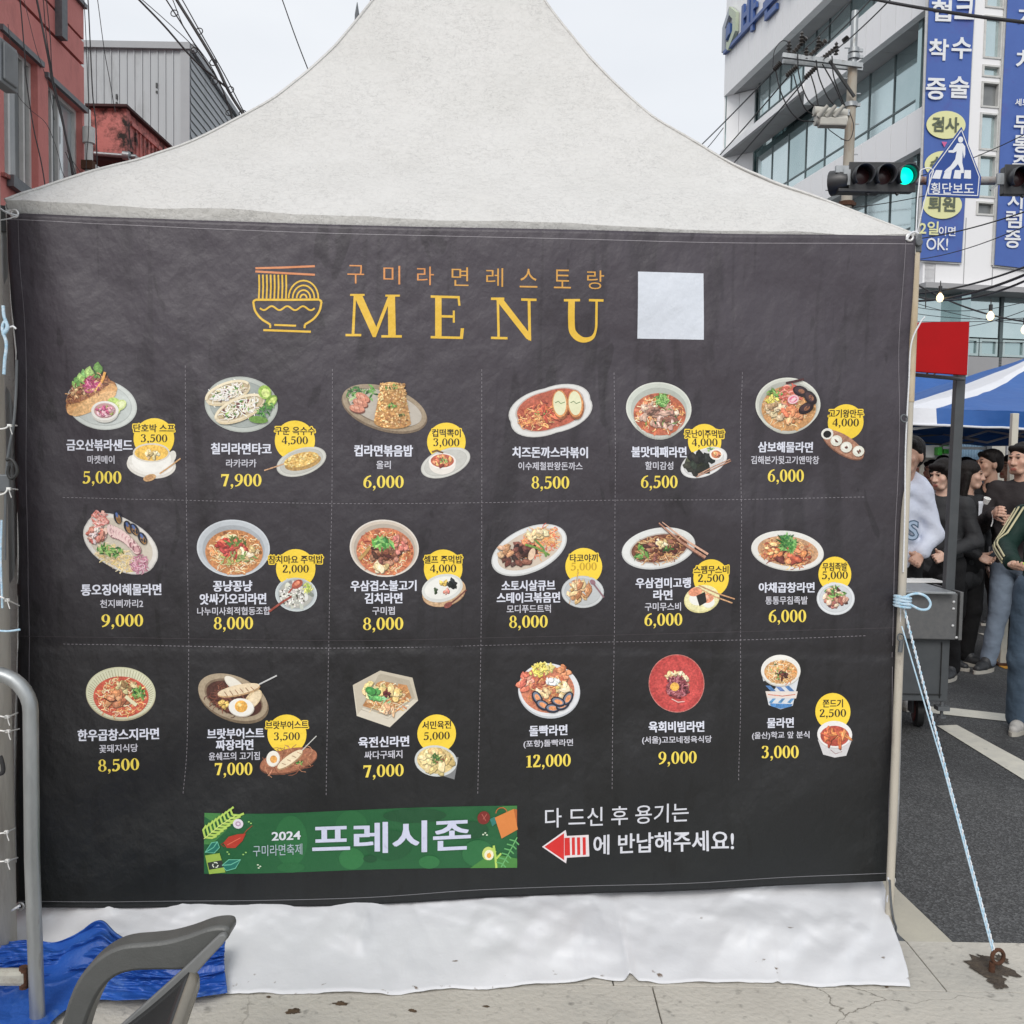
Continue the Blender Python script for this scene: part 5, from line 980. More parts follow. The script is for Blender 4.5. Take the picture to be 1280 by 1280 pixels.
# steel barrier
BY = 2.5
bar = empty('steel_barrier', (at(40, 1000, BY).x, BY, 0), 0, 'galvanised steel tube barrier with rounded corner in front of the left banner edge', 'barrier')
post_x = at(40, 1060, BY).x; top = at(0, 842, BY)
P = [(-2.6, BY, top.z), (post_x-.35, BY, top.z), (post_x-.10, BY, top.z)] + [(post_x-.10+.10*math.sin(t), BY, top.z-.10+.10*math.cos(t)) for t in [PI/2*i/8 for i in range(1, 9)]] + [(post_x, BY, .5), (post_x+.012, BY, 0)]
mb = MB(); mb.tube(P, .0195, 18); kid(mb, 'frame_tube', M['galv'], bar, smooth=50)
mb = MB(); mb.tube([(-2.6, BY, top.z), (-2.6, BY, 0)], .0195, 14); kid(mb, 'frame_tube', M['galv'], bar, smooth=50)
mb = MB(); z_ = at(20, 1226, BY).z; mb.beam((-2.6, BY, z_-.01), (post_x-.018, BY, z_+.012), .03, .045); kid(mb, 'lower_rail', mat('dirty_rail', (.42, .41, .36), (.30, .29, .25), scale=9, rough=.7, dirt=(.16, .12, .08), dscale=12, dlo=.5, dhi=.68), bar, bevel=.012)
mb = MB(); mb.tube([(post_x-.026, BY, z_-.02), (post_x-.026, BY, z_+.04)], .012, 8); kid(mb, 'weld', M['rust'], bar, smooth=50)

# blue tarpaulin
M['tarp'] = mat('blue_tarp', (.010, .060, .31), (.022, .105, .42), scale=5, rough=.34, rough2=.5, bump=.006, bscale=30, bdetail=7, dirt=(.10, .19, .42), dscale=9, dlo=.56, dhi=.72)
cols = [-60, 0, 40, 75, 105, 130, 152, 185, 225, 262, 284]
rowy = [[1182, 1176, 1172, 1174, 1160, 1148, 1166, 1180, 1184, 1178, 1172], [1200, 1198, 1192, 1192, 1178, 1170, 1182, 1192, 1196, 1192, 1188], [1226, 1224, 1218, 1214, 1205, 1205, 1210, 1216, 1218, 1214, 1208]]
rowY = [[2.80]*11, [2.75]*11, [2.68, 2.68, 2.67, 2.69, 2.71, 2.72, 2.72, 2.72, 2.72, 2.72, 2.72]]
last = [(-60, 1330), (0, 1322), (42, 1308), (68, 1272), (96, 1252), (125, 1246), (152, 1247), (185, 1246), (225, 1246), (262, 1241), (286, 1237)]
CP = [[at(cols[i], rowy[r][i], rowY[r][i]) for i in range(11)] for r in range(3)] + [[gnd(x, y, .062) for x, y in last]]
rows_c = [smooth_curve(r, 16) for r in CP]; NU = len(rows_c[0])
def tarp_pt(i, t):
    c = [r[i] for r in rows_c]; a_, b_, c_, d_ = c; x = t*3
    k = min(int(x), 2); f = x-k; p = c[k].lerp(c[k+1], f*f*(3-2*f)*.4+f*.6)
    q = p*1.0; am = .5+.5*math.sin(PI*min(t*1.1, 1))
    n = .080*crumple(p.x*3.0+1, t*2.2+p.x*.4, 23, 4, .9) + .040*crumple(p.x*9, t*6, 29, 4, .9) + .012*crumple(p.x*26, t*17, 37, 3, .9) + .004*fbm(p.x*20, t*14, 5, 2); n = max(n, -.02)
    q += Vector((.2*n, -.85*n-.03, .55*n))*am
    q.z = max(q.z, .052+.006*vnoise(p.x*20, p.y*20)); return q
mb = MB(); NT = 120
vs = [tarp_pt(i, j/NT) for j in range(NT+1) for i in range(NU)]
mb.add(vs, [(j*NU+i, j*NU+i+1, (j+1)*NU+i+1, (j+1)*NU+i) for j in range(NT) for i in range(NU-1)])
tag(mb.build('blue_tarpaulin', M['tarp'], smooth=180, solid=.0012), 'crumpled shiny blue tarpaulin heaped at the foot of the barrier', 'tarpaulin')

# plastic armchair (only its far arm and the top of its back are in view)
M['chair'] = mat('chair_plastic', (.085, .088, .085), (.10, .103, .10), scale=30, rough=.42, bump=.0006, bscale=260, dirt=(.22, .20, .17), dscale=40, dlo=.70, dhi=.74)
M['chair_rim'] = mat('chair_rim', (.15, .155, .155), (.18, .185, .185), scale=30, rough=.5); M['chair_lip_glint'] = mat('chair_lip_glint', (.20, .185, .155), (.14, .13, .11), scale=14, rough=.25)  # lip colour paints in the beige reflection on its curved edge
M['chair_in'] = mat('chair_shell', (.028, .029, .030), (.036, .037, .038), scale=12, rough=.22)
CYf = 1.88
chair = empty('plastic_armchair', (-.75, 1.65, 0), 0, 'dark grey moulded plastic armchair cut off by the lower picture edge', 'chair')
out_ = [(64, 1330), (72, 1300), (84, 1272), (92, 1245), (103, 1219), (118, 1199), (138, 1183), (160, 1174), (190, 1171), (214, 1168), (240, 1161), (262, 1153), (276, 1150.5), (287, 1151), (291.5, 1156), (289, 1166), (272, 1182), (250, 1198), (234, 1204), (205, 1204.5), (172, 1206), (150, 1213), (134, 1228), (122, 1250), (112, 1278), (104, 1310), (98, 1335)]
def arm(Y0, dy, nm='armrest'):
    out = smooth_curve([at(x, y, CYf) for x, y in out_], 3); out = [Vector((p.x, Y0, p.z)) for p in out]
    mb = MB(); mb.prism(out, (0, dy, 0)); o = kid(mb, nm, M['chair'], chair, smooth=35, bevel=.007); return out
arm(CYf-.028, .056); arm(1.40, .056)
def edge_pt(t):   # far edge of the reclining back: from the arm's tip down towards the seat
    a_ = at(288, 1158, CYf); b_ = at(140, 1286, CYf); p = a_.lerp(b_, t); p.z -= .012*math.sin(PI*min(t, 1)); return p
for Y0 in (CYf-.036, 1.40):
    out = [at(x, y, CYf) for x, y in ((283, 1154), (289, 1152.5), (292.5, 1157), (288, 1165), (270, 1184), (250, 1207), (210, 1243), (168, 1281), (120, 1322), (98, 1324), (143, 1282), (190, 1240), (240, 1195))]
    mb = MB(); mb.prism([Vector((p.x, Y0, p.z)) for p in out], (0, -.014, 0)); kid(mb, 'back_rim', M['chair_rim'], chair, smooth=35, bevel=.003)
def shell(i, j):
    t0 = .27; p = edge_pt(t0+j*(1.3-t0)); y = CYf-.045-i*(CYf-1.46); s_ = math.sin(PI*i); p.y = y; p.z -= .035*s_+.05*min(1, i*3); p.x -= .02*s_-.012*min(1, i*3); return p
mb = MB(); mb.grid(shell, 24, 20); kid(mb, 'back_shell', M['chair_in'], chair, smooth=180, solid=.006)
mb = MB(); mb.grid(lambda i, j: shell(i, 0)+Vector((.016*j+.006*math.sin(j*PI), 0, -.035*j+.010*math.sin(j*PI))), 24, 6); kid(mb, 'back_top_lip', M['chair_lip_glint'], chair, smooth=180, solid=.004)
b_ = edge_pt(1.2)
mb = MB(); mb.box((b_.x-.13, 1.66, b_.z-.01), (.44, .42, .022)); kid(mb, 'seat', M['chair'], chair, bevel=.01)
for y in (CYf, 1.43):
    mb = MB(); mb.beam((b_.x+.02, y, b_.z), (b_.x+.14, y, 0), .05, .03); kid(mb, 'leg', M['chair'], chair, bevel=.006)
    c_ = at(84, 1320, CYf); mb = MB(); mb.beam((c_.x, y, c_.z+.03), (c_.x-.05, y, 0), .05, .035); kid(mb, 'leg', M['chair'], chair, bevel=.006)

# ================================================================ right side: guy rope, stake, lacing
st = gnd(1240, 1216, .036)
stake = empty('ground_stake', tuple(st), 0, 'rusty ring headed ground stake in a dark soil patch holding the blue rope', 'stake')
mb = MB(); mb.tube([st+Vector((-.004, 0, -.05)), st+Vector((0, 0, .035))], .0095, 10); kid(mb, 'spike', M['rust'], stake, smooth=50)
mb = MB(); rc = st+Vector((.016, 0, .052)); torus(mb, rc, (.25, -1, .1), .021, .0062, 20, 8); kid(mb, 'ring', M['rust'], stake, smooth=60)
kt = at(1128, 752, 3.12); rg = rc+Vector((-.012, 0, .018))
def twist(a_, b_, r, R_, turns, ph, n=110):
    a_ = Vector(a_); b_ = Vector(b_); d = (b_-a_).normalized(); x = d.cross(Vector((0, 1, 0))).normalized(); y = d.cross(x); P = []
    for i in range(n+1):
        t = i/n; an = turns*2*PI*t+ph; p = a_.lerp(b_, t); p.z -= .02*4*t*(1-t)*.5; P.append(p+(x*math.cos(an)+y*math.sin(an))*R_)
    return P
rope = empty('guy_rope', tuple(kt), 0, 'pale blue twisted guy rope running from the tent leg down to the stake', 'rope')
for ph in (0, PI): mb = MB(); mb.tube(twist(kt, rg, .003, .0030, 34, ph), .0025, 7); kid(mb, 'strand', M['rope_blue' if ph == 0 else 'rope_white'], rope, smooth=60)
mb = MB(); mb.tube([kt+Vector((-.004, -.012, -.08)), rg.lerp(kt, .5)+Vector((-.012, -.004, .006)), rg+Vector((-.006, 0, 0))], .0024, 7); kid(mb, 'strand', M['rope_blue'], rope, smooth=60)
mb = MB(); mb.tube(smooth_curve([at(x, y, 3.10) for x, y in ((1127, 750), (1136, 744), (1148, 742), (1158, 746), (1163, 754), (1160, 761), (1151, 762), (1140, 757), (1130, 752))], 6), .0042, 8); kid(mb, 'bow_loop', M['rope_blue'], rope, smooth=60)
for i in range(4): mb = MB(); torus(mb, kt+Vector((.0, .0, .010*i-.015)), (.1, 0, 1), .026, .004, 16, 6); kid(mb, 'knot_turn', M['rope_blue'], rope, smooth=60)
cord([(1129, 715), (1131, 640), (1132, 560), (1136, 480), (1139, 430), (1150, 404), (1156, 396)], 3.14, 'leg_cord', 'thin white and blue cord wound up the tent leg towards the red board', 'rope_white', .0028)
cord([(1126, 760), (1123, 860), (1121, 960), (1118, 1090)], 3.14, 'leg_cord', 'thin pale cord running down the tent leg below the knot', 'rope_white', .002)
cord([(1133, 300), (1137, 293), (1143, 290), (1148, 292)], 3.15, 'lacing_cord', 'white lacing cord through the top right grommet of the banner', 'rope_white', .004)
cord([(1110, 1097), (1113, 1110), (1109, 1125), (1114, 1140), (1112, 1122), (1116, 1150), (1119, 1165)], 3.1, 'lacing_cord', 'loose white cord dangling from the lower right grommet', 'rope_white', .003)
mb = MB(); mb.tube(smooth_curve([at(x, y, 3.08) for x, y in ((1112, 1100), (1114, 1130), (1117, 1150), (1120, 1160), (1117, 1172), (1114, 1160))], 5), .004, 8); tag(mb.build('webbing_tail', M['steel_dark'], smooth=60), 'dark webbing tail hanging beside the foot of the right tent leg', 'strap')
mb = MB()
for y in (523, 797): torus(mb, at(1130 if y < 600 else 1126, y, 3.12), (.2, -1, .2), .012, .003, 14, 6)
mb.tube([at(1127, 800, 3.12), at(1125, 815, 3.12)], .008, 8); tag(mb.build('snap_hook', M['steel_dark'], smooth=60), 'small dark snap hooks clipped on the right tent leg above and below the knot', 'hook')
cord([(1145, 292), (1147, 250), (1150, 219)], [3.2, 3.25, 3.3], 'top_rope', 'left of two white ropes rising from the right tent corner past the green light', 'rope_white', .0022)
cord([(1146, 292), (1156, 250), (1165, 219), (1166.5, 213), (1160, 210), (1151, 213), (1150, 219)], 3.3, 'top_rope', 'right white rope rising from the tent corner across the crossing sign', 'rope_white', .0022)

# ================================================================ cart with post and red board
M['cart'] = mat('cart_grey', (.12, .125, .13), (.16, .16, .16), scale=26, rough=.42, metal=.25, bump=.0006, bscale=90)
M['cart2'] = mat('cart_dark', (.055, .062, .068), (.075, .082, .088), scale=8, rough=.5)
M['red_board'] = mat('red_board', (.43, .006, .009), (.36, .006, .008), scale=2.5, rough=.6, spec=.15, bump=.001, bscale=6, dirt=(.26, .008, .010), dscale=7, dlo=.6, dhi=.8)
CY = 5.5
cr_ = at(1203, 770, CY); cart = empty('food_cart', (cr_.x-.5, CY+.4, 0), 0, 'grey metal food cart on red wheels standing right of the menu tent', 'cart')
zt = at(1203, 742, CY).z; zm = at(1200, 800, CY).z; zb = at(1190, 880, CY).z; X1 = cr_.x; X0 = X1-1.7; X2 = at(1191, 840, CY).x
mb = MB(); mb.box(((X0+X1)/2-.015, CY+.45, (zt+zm)/2), (X1-X0-.03, .9, zt-zm)); kid(mb, 'upper_box', M['cart'], cart, bevel=.006)
mb = MB(); mb.box((X1-.012, CY+.44, (zt+zm)/2+.005), (.02, .9, zt-zm+.01)); kid(mb, 'side_panel', M['cart'], cart, bevel=.003)
mb = MB(); mb.box(((X0+X2)/2, CY+.47, (zb+zm)/2), (X2-X0, .84, zm-zb-.004)); kid(mb, 'lower_box', M['cart2'], cart, bevel=.004)
mb = MB(); mb.box(((X0+X2)/2, CY+.045, zb+.045), (X2-X0-.08, .008, .004)); mb.box((X2-.05, CY+.045, (zb+zm)/2), (.004, .008, zm-zb-.05)); kid(mb, 'panel_seam', M['black'], cart)
mb = MB(); mb.box(((X0+X1)/2-.02, CY+.42, zt+.008), (X1-X0-.1, .95, .014)); kid(mb, 'worktop', M['galv'], cart, bevel=.003)
for i, (dx, dz) in enumerate(((-.055, -.05), (-.055, -.09), (-.055, -.19), (-.03, -.26))):
    mb = MB(); mb.lathe([(0, -.006), (.008, -.004), (.008, .002)], (X1+dx, CY, zt+dz), (0, 1, 0), 10); kid(mb, 'rivet', M['ring'], cart, smooth=60)
wc = at(1152, 900, CY+.25)
for xo in (0, -1.2):
    mb = MB(); c = Vector((wc.x+xo, CY+.3, .102)); mb.lathe([(.03, -.028), (.085, -.028), (.1, -.018), (.1, .018), (.085, .028), (.03, .028)], c, Vector((1, -.25, 0)), 24); w_ = kid(mb, 'wheel', M['black'], cart, smooth=40)
    mb = MB(); mb.lathe([(.0, -.032), (.07, -.032), (.07, .032), (.0, .032)], c, Vector((1, -.25, 0)), 18); kid(mb, 'wheel_hub', mat('wheel_red', (.12, .018, .016), rough=.5) if xo == 0 else MATS['wheel_red'], cart, smooth=40)
    mb = MB(); mb.box((wc.x+xo-.05, CY+.3, .17), (.012, .06, .16)); mb.box((wc.x+xo+.05, CY+.3, .17), (.012, .06, .16)); mb.box((wc.x+xo, CY+.3, .245), (.12, .08, .012)); kid(mb, 'wheel_fork', M['steel_dark'], cart)
mb = MB(); c = at(1183, 888, CY); mb.box((c.x, CY+.06, c.z), (.07, .06, .025)); mb.tube([(c.x, CY+.06, zb), (c.x, CY+.06, c.z-.05)], .01, 8); mb.lathe([(0, 0), (.026, 0), (.026, .012), (0, .014)], (c.x, CY+.06, c.z-.06), n=12); kid(mb, 'levelling_foot', M['steel_dark'], cart, smooth=40)
pt_ = at(1200, 466, CY+.12); pb_ = at(1185, 742, CY+.12)
mb = MB(); mb.beam(pb_+Vector((0, 0, -.05)), pt_+Vector((0, 0, .25)), .055, .05, (0, 1, 0)); kid(mb, 'post', M['cart2'], cart, bevel=.004)
Q = [at(1145, 403, CY), at(1212, 402, CY), at(1209, 469, CY), at(1139, 464, CY)]; mb = MB(); mb.prism(Q, (0, .03, 0)); kid(mb, 'red_board', M['red_board'], cart, bevel=.002)
mb = MB(); mb.tube([at(1140, 468, CY+.1), at(1205, 474, CY+.1)], .012, 8); mb.tube(smooth_curve([at(x, y, CY+.1) for x, y in ((1158, 466), (1164, 470), (1170, 466))]), .004, 6); kid(mb, 'board_bracket', M['steel_dark'], cart, smooth=60)
pap = at(1158, 733, CY+.3); mb = MB(); mb.box((pap.x, CY+.45, zt+.019), (.32, .2, .004), (0, 0, .1)); tag(mb.build('paper_sheet', M['tie']), 'white paper lying on the grey cart worktop', 'paper')

# ================================================================ blue and white pop-up canopy
M['pop_blue'] = mat('popup_blue', (.013, .085, .31), (.020, .11, .37), scale=2, rough=.55, bump=.006, bscale=9, trans=0)
M['pop_white'] = mat('popup_white', (.72, .74, .78), (.66, .68, .73), scale=2, rough=.55, bump=.006, bscale=9)
M['alu'] = mat('aluminium', (.55, .56, .56), (.48, .49, .50), scale=20, rough=.4, metal=.35)
TZ = at(1160, 535, 7.9).z
TX = at(1146, 530, 7.9).x
pop = empty('popup_canopy', (TX+1.5, 9.4, 0), 0, 'blue and white pop-up canopy tent sheltering the crowd on the right', 'canopy tent')
c00 = Vector((TX-.12, 7.9, TZ)); c10 = Vector((TX+4.8, 7.7, TZ+.06)); c11 = Vector((TX+4.8, 12.6, TZ)); c01 = Vector((TX-.12, 12.6, TZ)); VH = .17
apex = Vector((TX+2.4, 10.2, TZ+.80))
def slope_pt(a_, b_, s, t, dz=0):
    q = a_.lerp(b_, s); p = q.lerp(apex, t); e_ = 4*s*(1-s)*(1-t)
    p.z += VH + dz - .10*math.sin(PI*t) - .05*e_*(1-t) + .01*fbm(p.x*3, p.y*3, 2); return p
def popface(a_, b_, s0, s1, t0, t1, m, nm='canopy_panel', dz=0):
    mb = MB(); mb.grid(lambda i, j: slope_pt(a_, b_, s0(j)+(s1(j)-s0(j))*i if callable(s0) else s0+(s1-s0)*i, t0+(t1-t0)*j, dz), 20, 20); return kid(mb, nm, m, pop, smooth=180)
popface(c00, c10, lambda j: .055, lambda j: 1, 0, 1, M['pop_blue']); popface(c00, c10, lambda j: -.0, lambda j: .055, 0, 1, M['pop_white'])
popface(c01, c00, lambda j: .55, lambda j: 1, 0, 1, M['pop_white']); popface(c01, c00, lambda j: 0, lambda j: .55, 0, 1, M['pop_blue'])
popface(c10, c11, lambda j: 0, lambda j: 1, 0, 1, M['pop_blue']); popface(c11, c01, lambda j: 0, lambda j: 1, 0, 1, M['pop_blue'])
def valance(a_, b_, s0, s1, m):
    mb = MB(); mb.grid(lambda i, j: slope_pt(a_, b_, s0+(s1-s0)*i, 0)*1.0 + Vector((0, 0, -(VH-.03)*j + .01*math.sin((s0+(s1-s0)*i)*30)*j)) + Vector((0, -.03*math.sin((s0+(s1-s0)*i)*22)*j, 0)), 40, 6); kid(mb, 'valance', m, pop, smooth=180)
valance(c00, c10, .055, 1, M['pop_blue']); valance(c00, c10, 0, .055, M['pop_white']); valance(c01, c00, .5, 1, M['pop_white']); valance(c01, c00, 0, .5, M['pop_blue']); valance(c10, c11, 0, 1, M['pop_blue']); valance(c11, c01, 0, 1, M['pop_blue'])
# trim along the front hem and scissor trusses
mb = MB(); mb.tube([slope_pt(c00, c10, i/30, 0)+Vector((0, -.03*math.sin(i/30*22)-.004, -(VH-.03))) for i in range(31)], .011, 6); kid(mb, 'hem_trim', M['pop_white'], pop, smooth=60)
for a_, b_, nm in ((c00, c10, 0), (c01, c11, 1), (c00, c01, 2), (c10, c11, 3)):
    for k in range(4):
        p_, q_ = a_.lerp(b_, k/4), a_.lerp(b_, (k+1)/4); o_ = Vector((0, .06 if nm == 0 else 0, 0))
        for z0, z1 in ((-.02, .12), (.12, -.02)): mb = MB(); mb.beam(p_+o_+Vector((0, 0, z0)), q_+o_+Vector((0, 0, z1)), .012, .022); kid(mb, 'truss_bar', M['alu'] if nm == 0 else M['steel_dark'], pop)
for k in range(4):
    p_, q_ = c00.lerp(c10, .5).lerp(c01.lerp(c11, .5), k/4), c00.lerp(c10, .5).lerp(c01.lerp(c11, .5), (k+1)/4)
    for z0, z1 in ((-.02, .12), (.12, -.02)): mb = MB(); mb.beam(p_+Vector((0, 0, z0)), q_+Vector((0, 0, z1)), .012, .022); kid(mb, 'truss_bar', M['alu'], pop)
for c_ in (c00.lerp(c01, .03), c11, c01):
    mb = MB(); mb.beam((c_.x, c_.y, 0), (c_.x, c_.y, TZ+.15), .035, .035, (0, 1, 0)); kid(mb, 'leg', M['alu'], pop)
a_ = at(1268, 526, 7.68); b_ = gnd(1254, 832); mb = MB(); mb.beam((b_.x, 7.68, .0), (a_.x, 7.68, a_.z+.06), .052, .045, (0, 1, 0)); kid(mb, 'leg', mat('cream_leg', (.60, .58, .50), (.52, .50, .43), scale=8, rough=.5), pop, bevel=.004)
mb = MB(); mb.box((b_.x+.01, 7.68, .012), (.13, .11, .02)); kid(mb, 'foot_plate', M['rust'], pop, bevel=.004)
mb = MB(); mb.box(slope_pt(c00, c10, .36, .03)+Vector((0, -.012, -.02)), (.05, .004, .018)); kid(mb, 'maker_tag', M['pop_white'], pop)
# second, farther canopy roof edge behind
far = empty('popup_canopy', (TX+.5, 13, 0), 0, 'farther blue and white canopy roof peeking between the red board and the near canopy', 'canopy tent')
Pf = [at(1100, 520, 13), at(1126, 470, 13), at(1206, 446, 13), at(1240, 470, 13), at(1275, 500, 13)]
fx0 = at(1105, 500, 13).x; fx1 = at(1262, 500, 13).x; fa = at(1206, 447, 13); fz = at(1180, 495, 13).z
mb = MB(); ap = Vector(((fx0+fx1)/2+.2, 14.3, fa.z+.25)); cs = [Vector((fx0, 13, fz)), Vector((fx1, 13, fz)), Vector((fx1, 15.8, fz)), Vector((fx0, 15.8, fz))]
for k, m_ in enumerate(('pop_blue', 'pop_blue', 'pop_blue', 'pop_blue')):
    mb = MB(); a1, b1 = cs[k], cs[(k+1) % 4]; mb.grid(lambda i, j: a1.lerp(b1, i).lerp(ap, j)+Vector((0, 0, -.12*math.sin(PI*j))), 12, 12); mb.grid(lambda i, j: a1.lerp(b1, i)+Vector((0, 0, -.2*j)), 12, 2); kid(mb, 'canopy_panel', M[m_], far, smooth=60)
for k in range(4): mb = MB(); a1 = cs[k]; mb.tube([a1.lerp(ap, j/10)+Vector((0, 0, -.12*math.sin(PI*j/10)+.01)) for j in range(11)], .03, 6); kid(mb, 'hip_trim', M['pop_white'], far, smooth=60)
for c_ in cs: mb = MB(); mb.beam((c_.x, c_.y, 0), (c_.x, c_.y, fz), .035, .035, (0, 1, 0)); kid(mb, 'leg', M['alu'], far)
# ================================================================ buildings
def wall_holes(mb, P, s0, s1, z0, z1, d0, d1, holes):
    """P(s, d, z)->Vector ; boxes around rectangular holes (sa, sb, za, zb)"""
    S_ = sorted({s0, s1, *[h[0] for h in holes], *[h[1] for h in holes]}); Z_ = sorted({z0, z1, *[h[2] for h in holes], *[h[3] for h in holes]})
    S_ = [s for s in S_ if s0 <= s <= s1]; Z_ = [z for z in Z_ if z0 <= z <= z1]
    def hole(s, z): return any(h[0] < s < h[1] and h[2] < z < h[3] for h in holes)
    n, m = len(S_)-1, len(Z_)-1; full = [[not hole((S_[i]+S_[i+1])/2, (Z_[j]+Z_[j+1])/2) for j in range(m)] for i in range(n)]
    for i in range(n):
        for j in range(m):
            if not full[i][j]: continue
            a, b, c, d = S_[i], S_[i+1], Z_[j], Z_[j+1]
            mb.add([P(a, d0, c), P(b, d0, c), P(b, d0, d), P(a, d0, d)], [(0, 1, 2, 3)]); mb.add([P(a, d1, c), P(b, d1, c), P(b, d1, d), P(a, d1, d)], [(3, 2, 1, 0)])
            if i == 0 or not full[i-1][j]: mb.add([P(a, d0, c), P(a, d0, d), P(a, d1, d), P(a, d1, c)], [(0, 1, 2, 3)])
            if i == n-1 or not full[i+1][j]: mb.add([P(b, d0, c), P(b, d0, d), P(b, d1, d), P(b, d1, c)], [(3, 2, 1, 0)])
            if j == 0 or not full[i][j-1]: mb.add([P(a, d0, c), P(b, d0, c), P(b, d1, c), P(a, d1, c)], [(0, 1, 2, 3)])
            if j == m-1 or not full[i][j+1]: mb.add([P(a, d0, d), P(b, d0, d), P(b, d1, d), P(a, d1, d)], [(3, 2, 1, 0)])
def pbox(mb, P, s0, s1, d0, d1, z0, z1):
    mb.add([P(s, d, z) for z in (z0, z1) for d in (d0, d1) for s in (s0, s1)], [(0, 2, 3, 1), (4, 5, 7, 6), (0, 1, 5, 4), (2, 6, 7, 3), (0, 4, 6, 2), (1, 3, 7, 5)])
def text3d(name, txt, bold, O, xd, zd, w_, h_, m, depth, par, cx=0, cz=0, nrm=None):
    v, f = glyphs(txt, bold); mn, mxx = v.min(0), v.max(0); mid = (mn+mxx)/2; kx = w_/(mxx[0]-mn[0]); ky = h_/(mxx[1]-mn[1])
    nrm = nrm or xd.cross(zd); mb = MB(); P = [O+xd*((p[0]-mid[0])*kx+cx)+zd*((p[1]-mid[1])*ky+cz) for p in v]; n = len(P)
    if depth > .01:
        from collections import Counter
        ed = Counter(); 
        for q in f:
            for a_, b_ in zip(q, q[1:]+q[:1]): ed[(min(a_, b_), max(a_, b_))] += 1
        mb.add([p+nrm*depth for p in P]+P, [tuple(q) for q in f]+[(a_, b_, b_+n, a_+n) for (a_, b_), k in ed.items() if k == 1])
    else: mb.add([p+nrm*depth for p in P], f)
    return kid(mb, name, m, par)
UP = Vector((0, 0, 1))
M['redwall'] = mat('red_stucco', (.56, .185, .165), (.62, .225, .20), scale=1.3, rough=.8, bump=.006, bscale=40, dirt=(.44, .15, .135), dscale=1.8, dlo=.52, dhi=.75, stretch=(1, 1, .5))
M['redmildew'] = mat('red_mildew', (.50, .16, .14), (.56, .20, .18), scale=2.5, rough=.85, bump=.008, bscale=25, dirt=(.02, .014, .012), dscale=3.0, dlo=.46, dhi=.60)
M['winframe'] = mat('window_frame', (.62, .62, .60), (.5, .5, .48), scale=6, rough=.4)
M['winpale'] = mat('window_pale', (.45, .50, .52), (.56, .60, .61), scale=.8, rough=.08, spec=.9, metal=.35)  # white reflection painted into the pale panes' base colour
M['windark'] = mat('window_dark', (.10, .11, .115), (.20, .21, .21), scale=1.1, rough=.12, spec=.8)
M['groove'] = mat('groove', (.05, .02, .02), rough=.9)
# ---- red building, street side wall
fp = at(108, 573, 14.0); az = math.atan((585-640)/FPX); fd = Vector((math.sin(az), math.cos(az), 0)); fn = Vector((fd.y, -fd.x, 0)).normalized()
red = empty('red_building', (fp.x, fp.y, 0), 0, 'red painted building with tall aluminium windows at the upper left', 'building')
def FP(s, d, z): q = Vector((fp.x, fp.y, 0))+fd*s+fn*d; return Vector((q.x, q.y, z))
def fsz(px, py): p = onplane(px, py, fp, fn); return (p-fp).dot(fd), p.z
sA0, zA1 = fsz(4, 41); sA1, zA1b = fsz(47, 81); _, zA0 = fsz(47, 243); sB0, _ = fsz(60, 94); sB1, zB1 = fsz(103, 139)
zt1 = fsz(107, 14)[1]; g1 = fsz(107, 54)[1]; g2 = fsz(107, 85)[1]; 
sills = zA0; hd = (zA1b+zB1)/2+.0
holes = [(sA0, sA1, zA0, zA1b), (sB0, sB1, zA0-.5, zB1), (-12, 0, g1-.02, g1+.02), (-12, 0, g2-.025, g2+.025), (-11, -8.6, zA0, zA1b)]
mb = MB(); wall_holes(mb, FP, -12, 0, 0, zt1, 0, -.22, holes); kid(mb, 'wall', M['redwall'], red)
mb = MB(); pbox(mb, FP, -12, -.02, -.06, -.24, g1-.06, g1+.06); pbox(mb, FP, -12, -.02, -.06, -.24, g2-.07, g2+.07); kid(mb, 'groove_backing', M['groove'], red)
mb = MB(); pbox(mb, FP, -12, .02, -.22, .05, zt1, zt1+.06); kid(mb, 'parapet_coping', M['steel_dark'], red)
mb = MB(); pbox(mb, FP, -12, 0, -6, -5.8, 0, zt1); pbox(mb, FP, -.22, 0, -5.8, -.22, 0, zt1); pbox(mb, FP, -12, 0, -5.8, -.22, zt1-.3, zt1-.1); kid(mb, 'wall', M['redwall'], red)
def window(s0, s1, z0, z1, splits, par, P, pm, dd=-.12, fw=.05, trans=None):
    mb = MB(); wall_holes(mb, P, s0, s1, z0, z1, dd+.03, dd-.05, [(a+fw/2 if a > s0 else a+fw, b-fw/2 if b < s1 else b-fw, z0+fw, z1-fw) for a, b in zip([s0]+splits, splits+[s1])]); w_ = kid(mb, 'window_frame', M['winframe'], par)
    for a, b, m_ in zip([s0]+splits, splits+[s1], pm):
        mb = MB(); pbox(mb, P, a+fw/2, b-fw/2, dd-.02, dd-.03, z0+fw/2, z1-fw/2); kid(mb, 'pane', M[m_], w_)
m1 = fsz(19.5, 60)[0]; window(sA0, sA1, zA0, zA1b, [m1, fsz(38, 70)[0]], red, FP, ['winpale', 'windark', 'windark'])
window(sB0, sB1, zA0-.5, zB1, [fsz(73, 105)[0], fsz(81, 110)[0]], red, FP, ['windark', 'windark', 'winpale'])
window(-11, -8.6, zA0, zA1b, [-9.8], red, FP, ['winpale', 'windark'])
for a, b, z in ((sA0, sA1, zA1b), (sB0, sB1, zB1)): mb = MB(); pbox(mb, FP, a-.1, b+.1, -.02, .05, z+.003, z+.07); kid(mb, 'window_hood', M['steel_dark'], red)
mb = MB(); pbox(mb, FP, sA0-.1, sA1+.05, -.1, .05, zA0-.05, zA0-.004); kid(mb, 'window_sill', M['redmildew'], red)
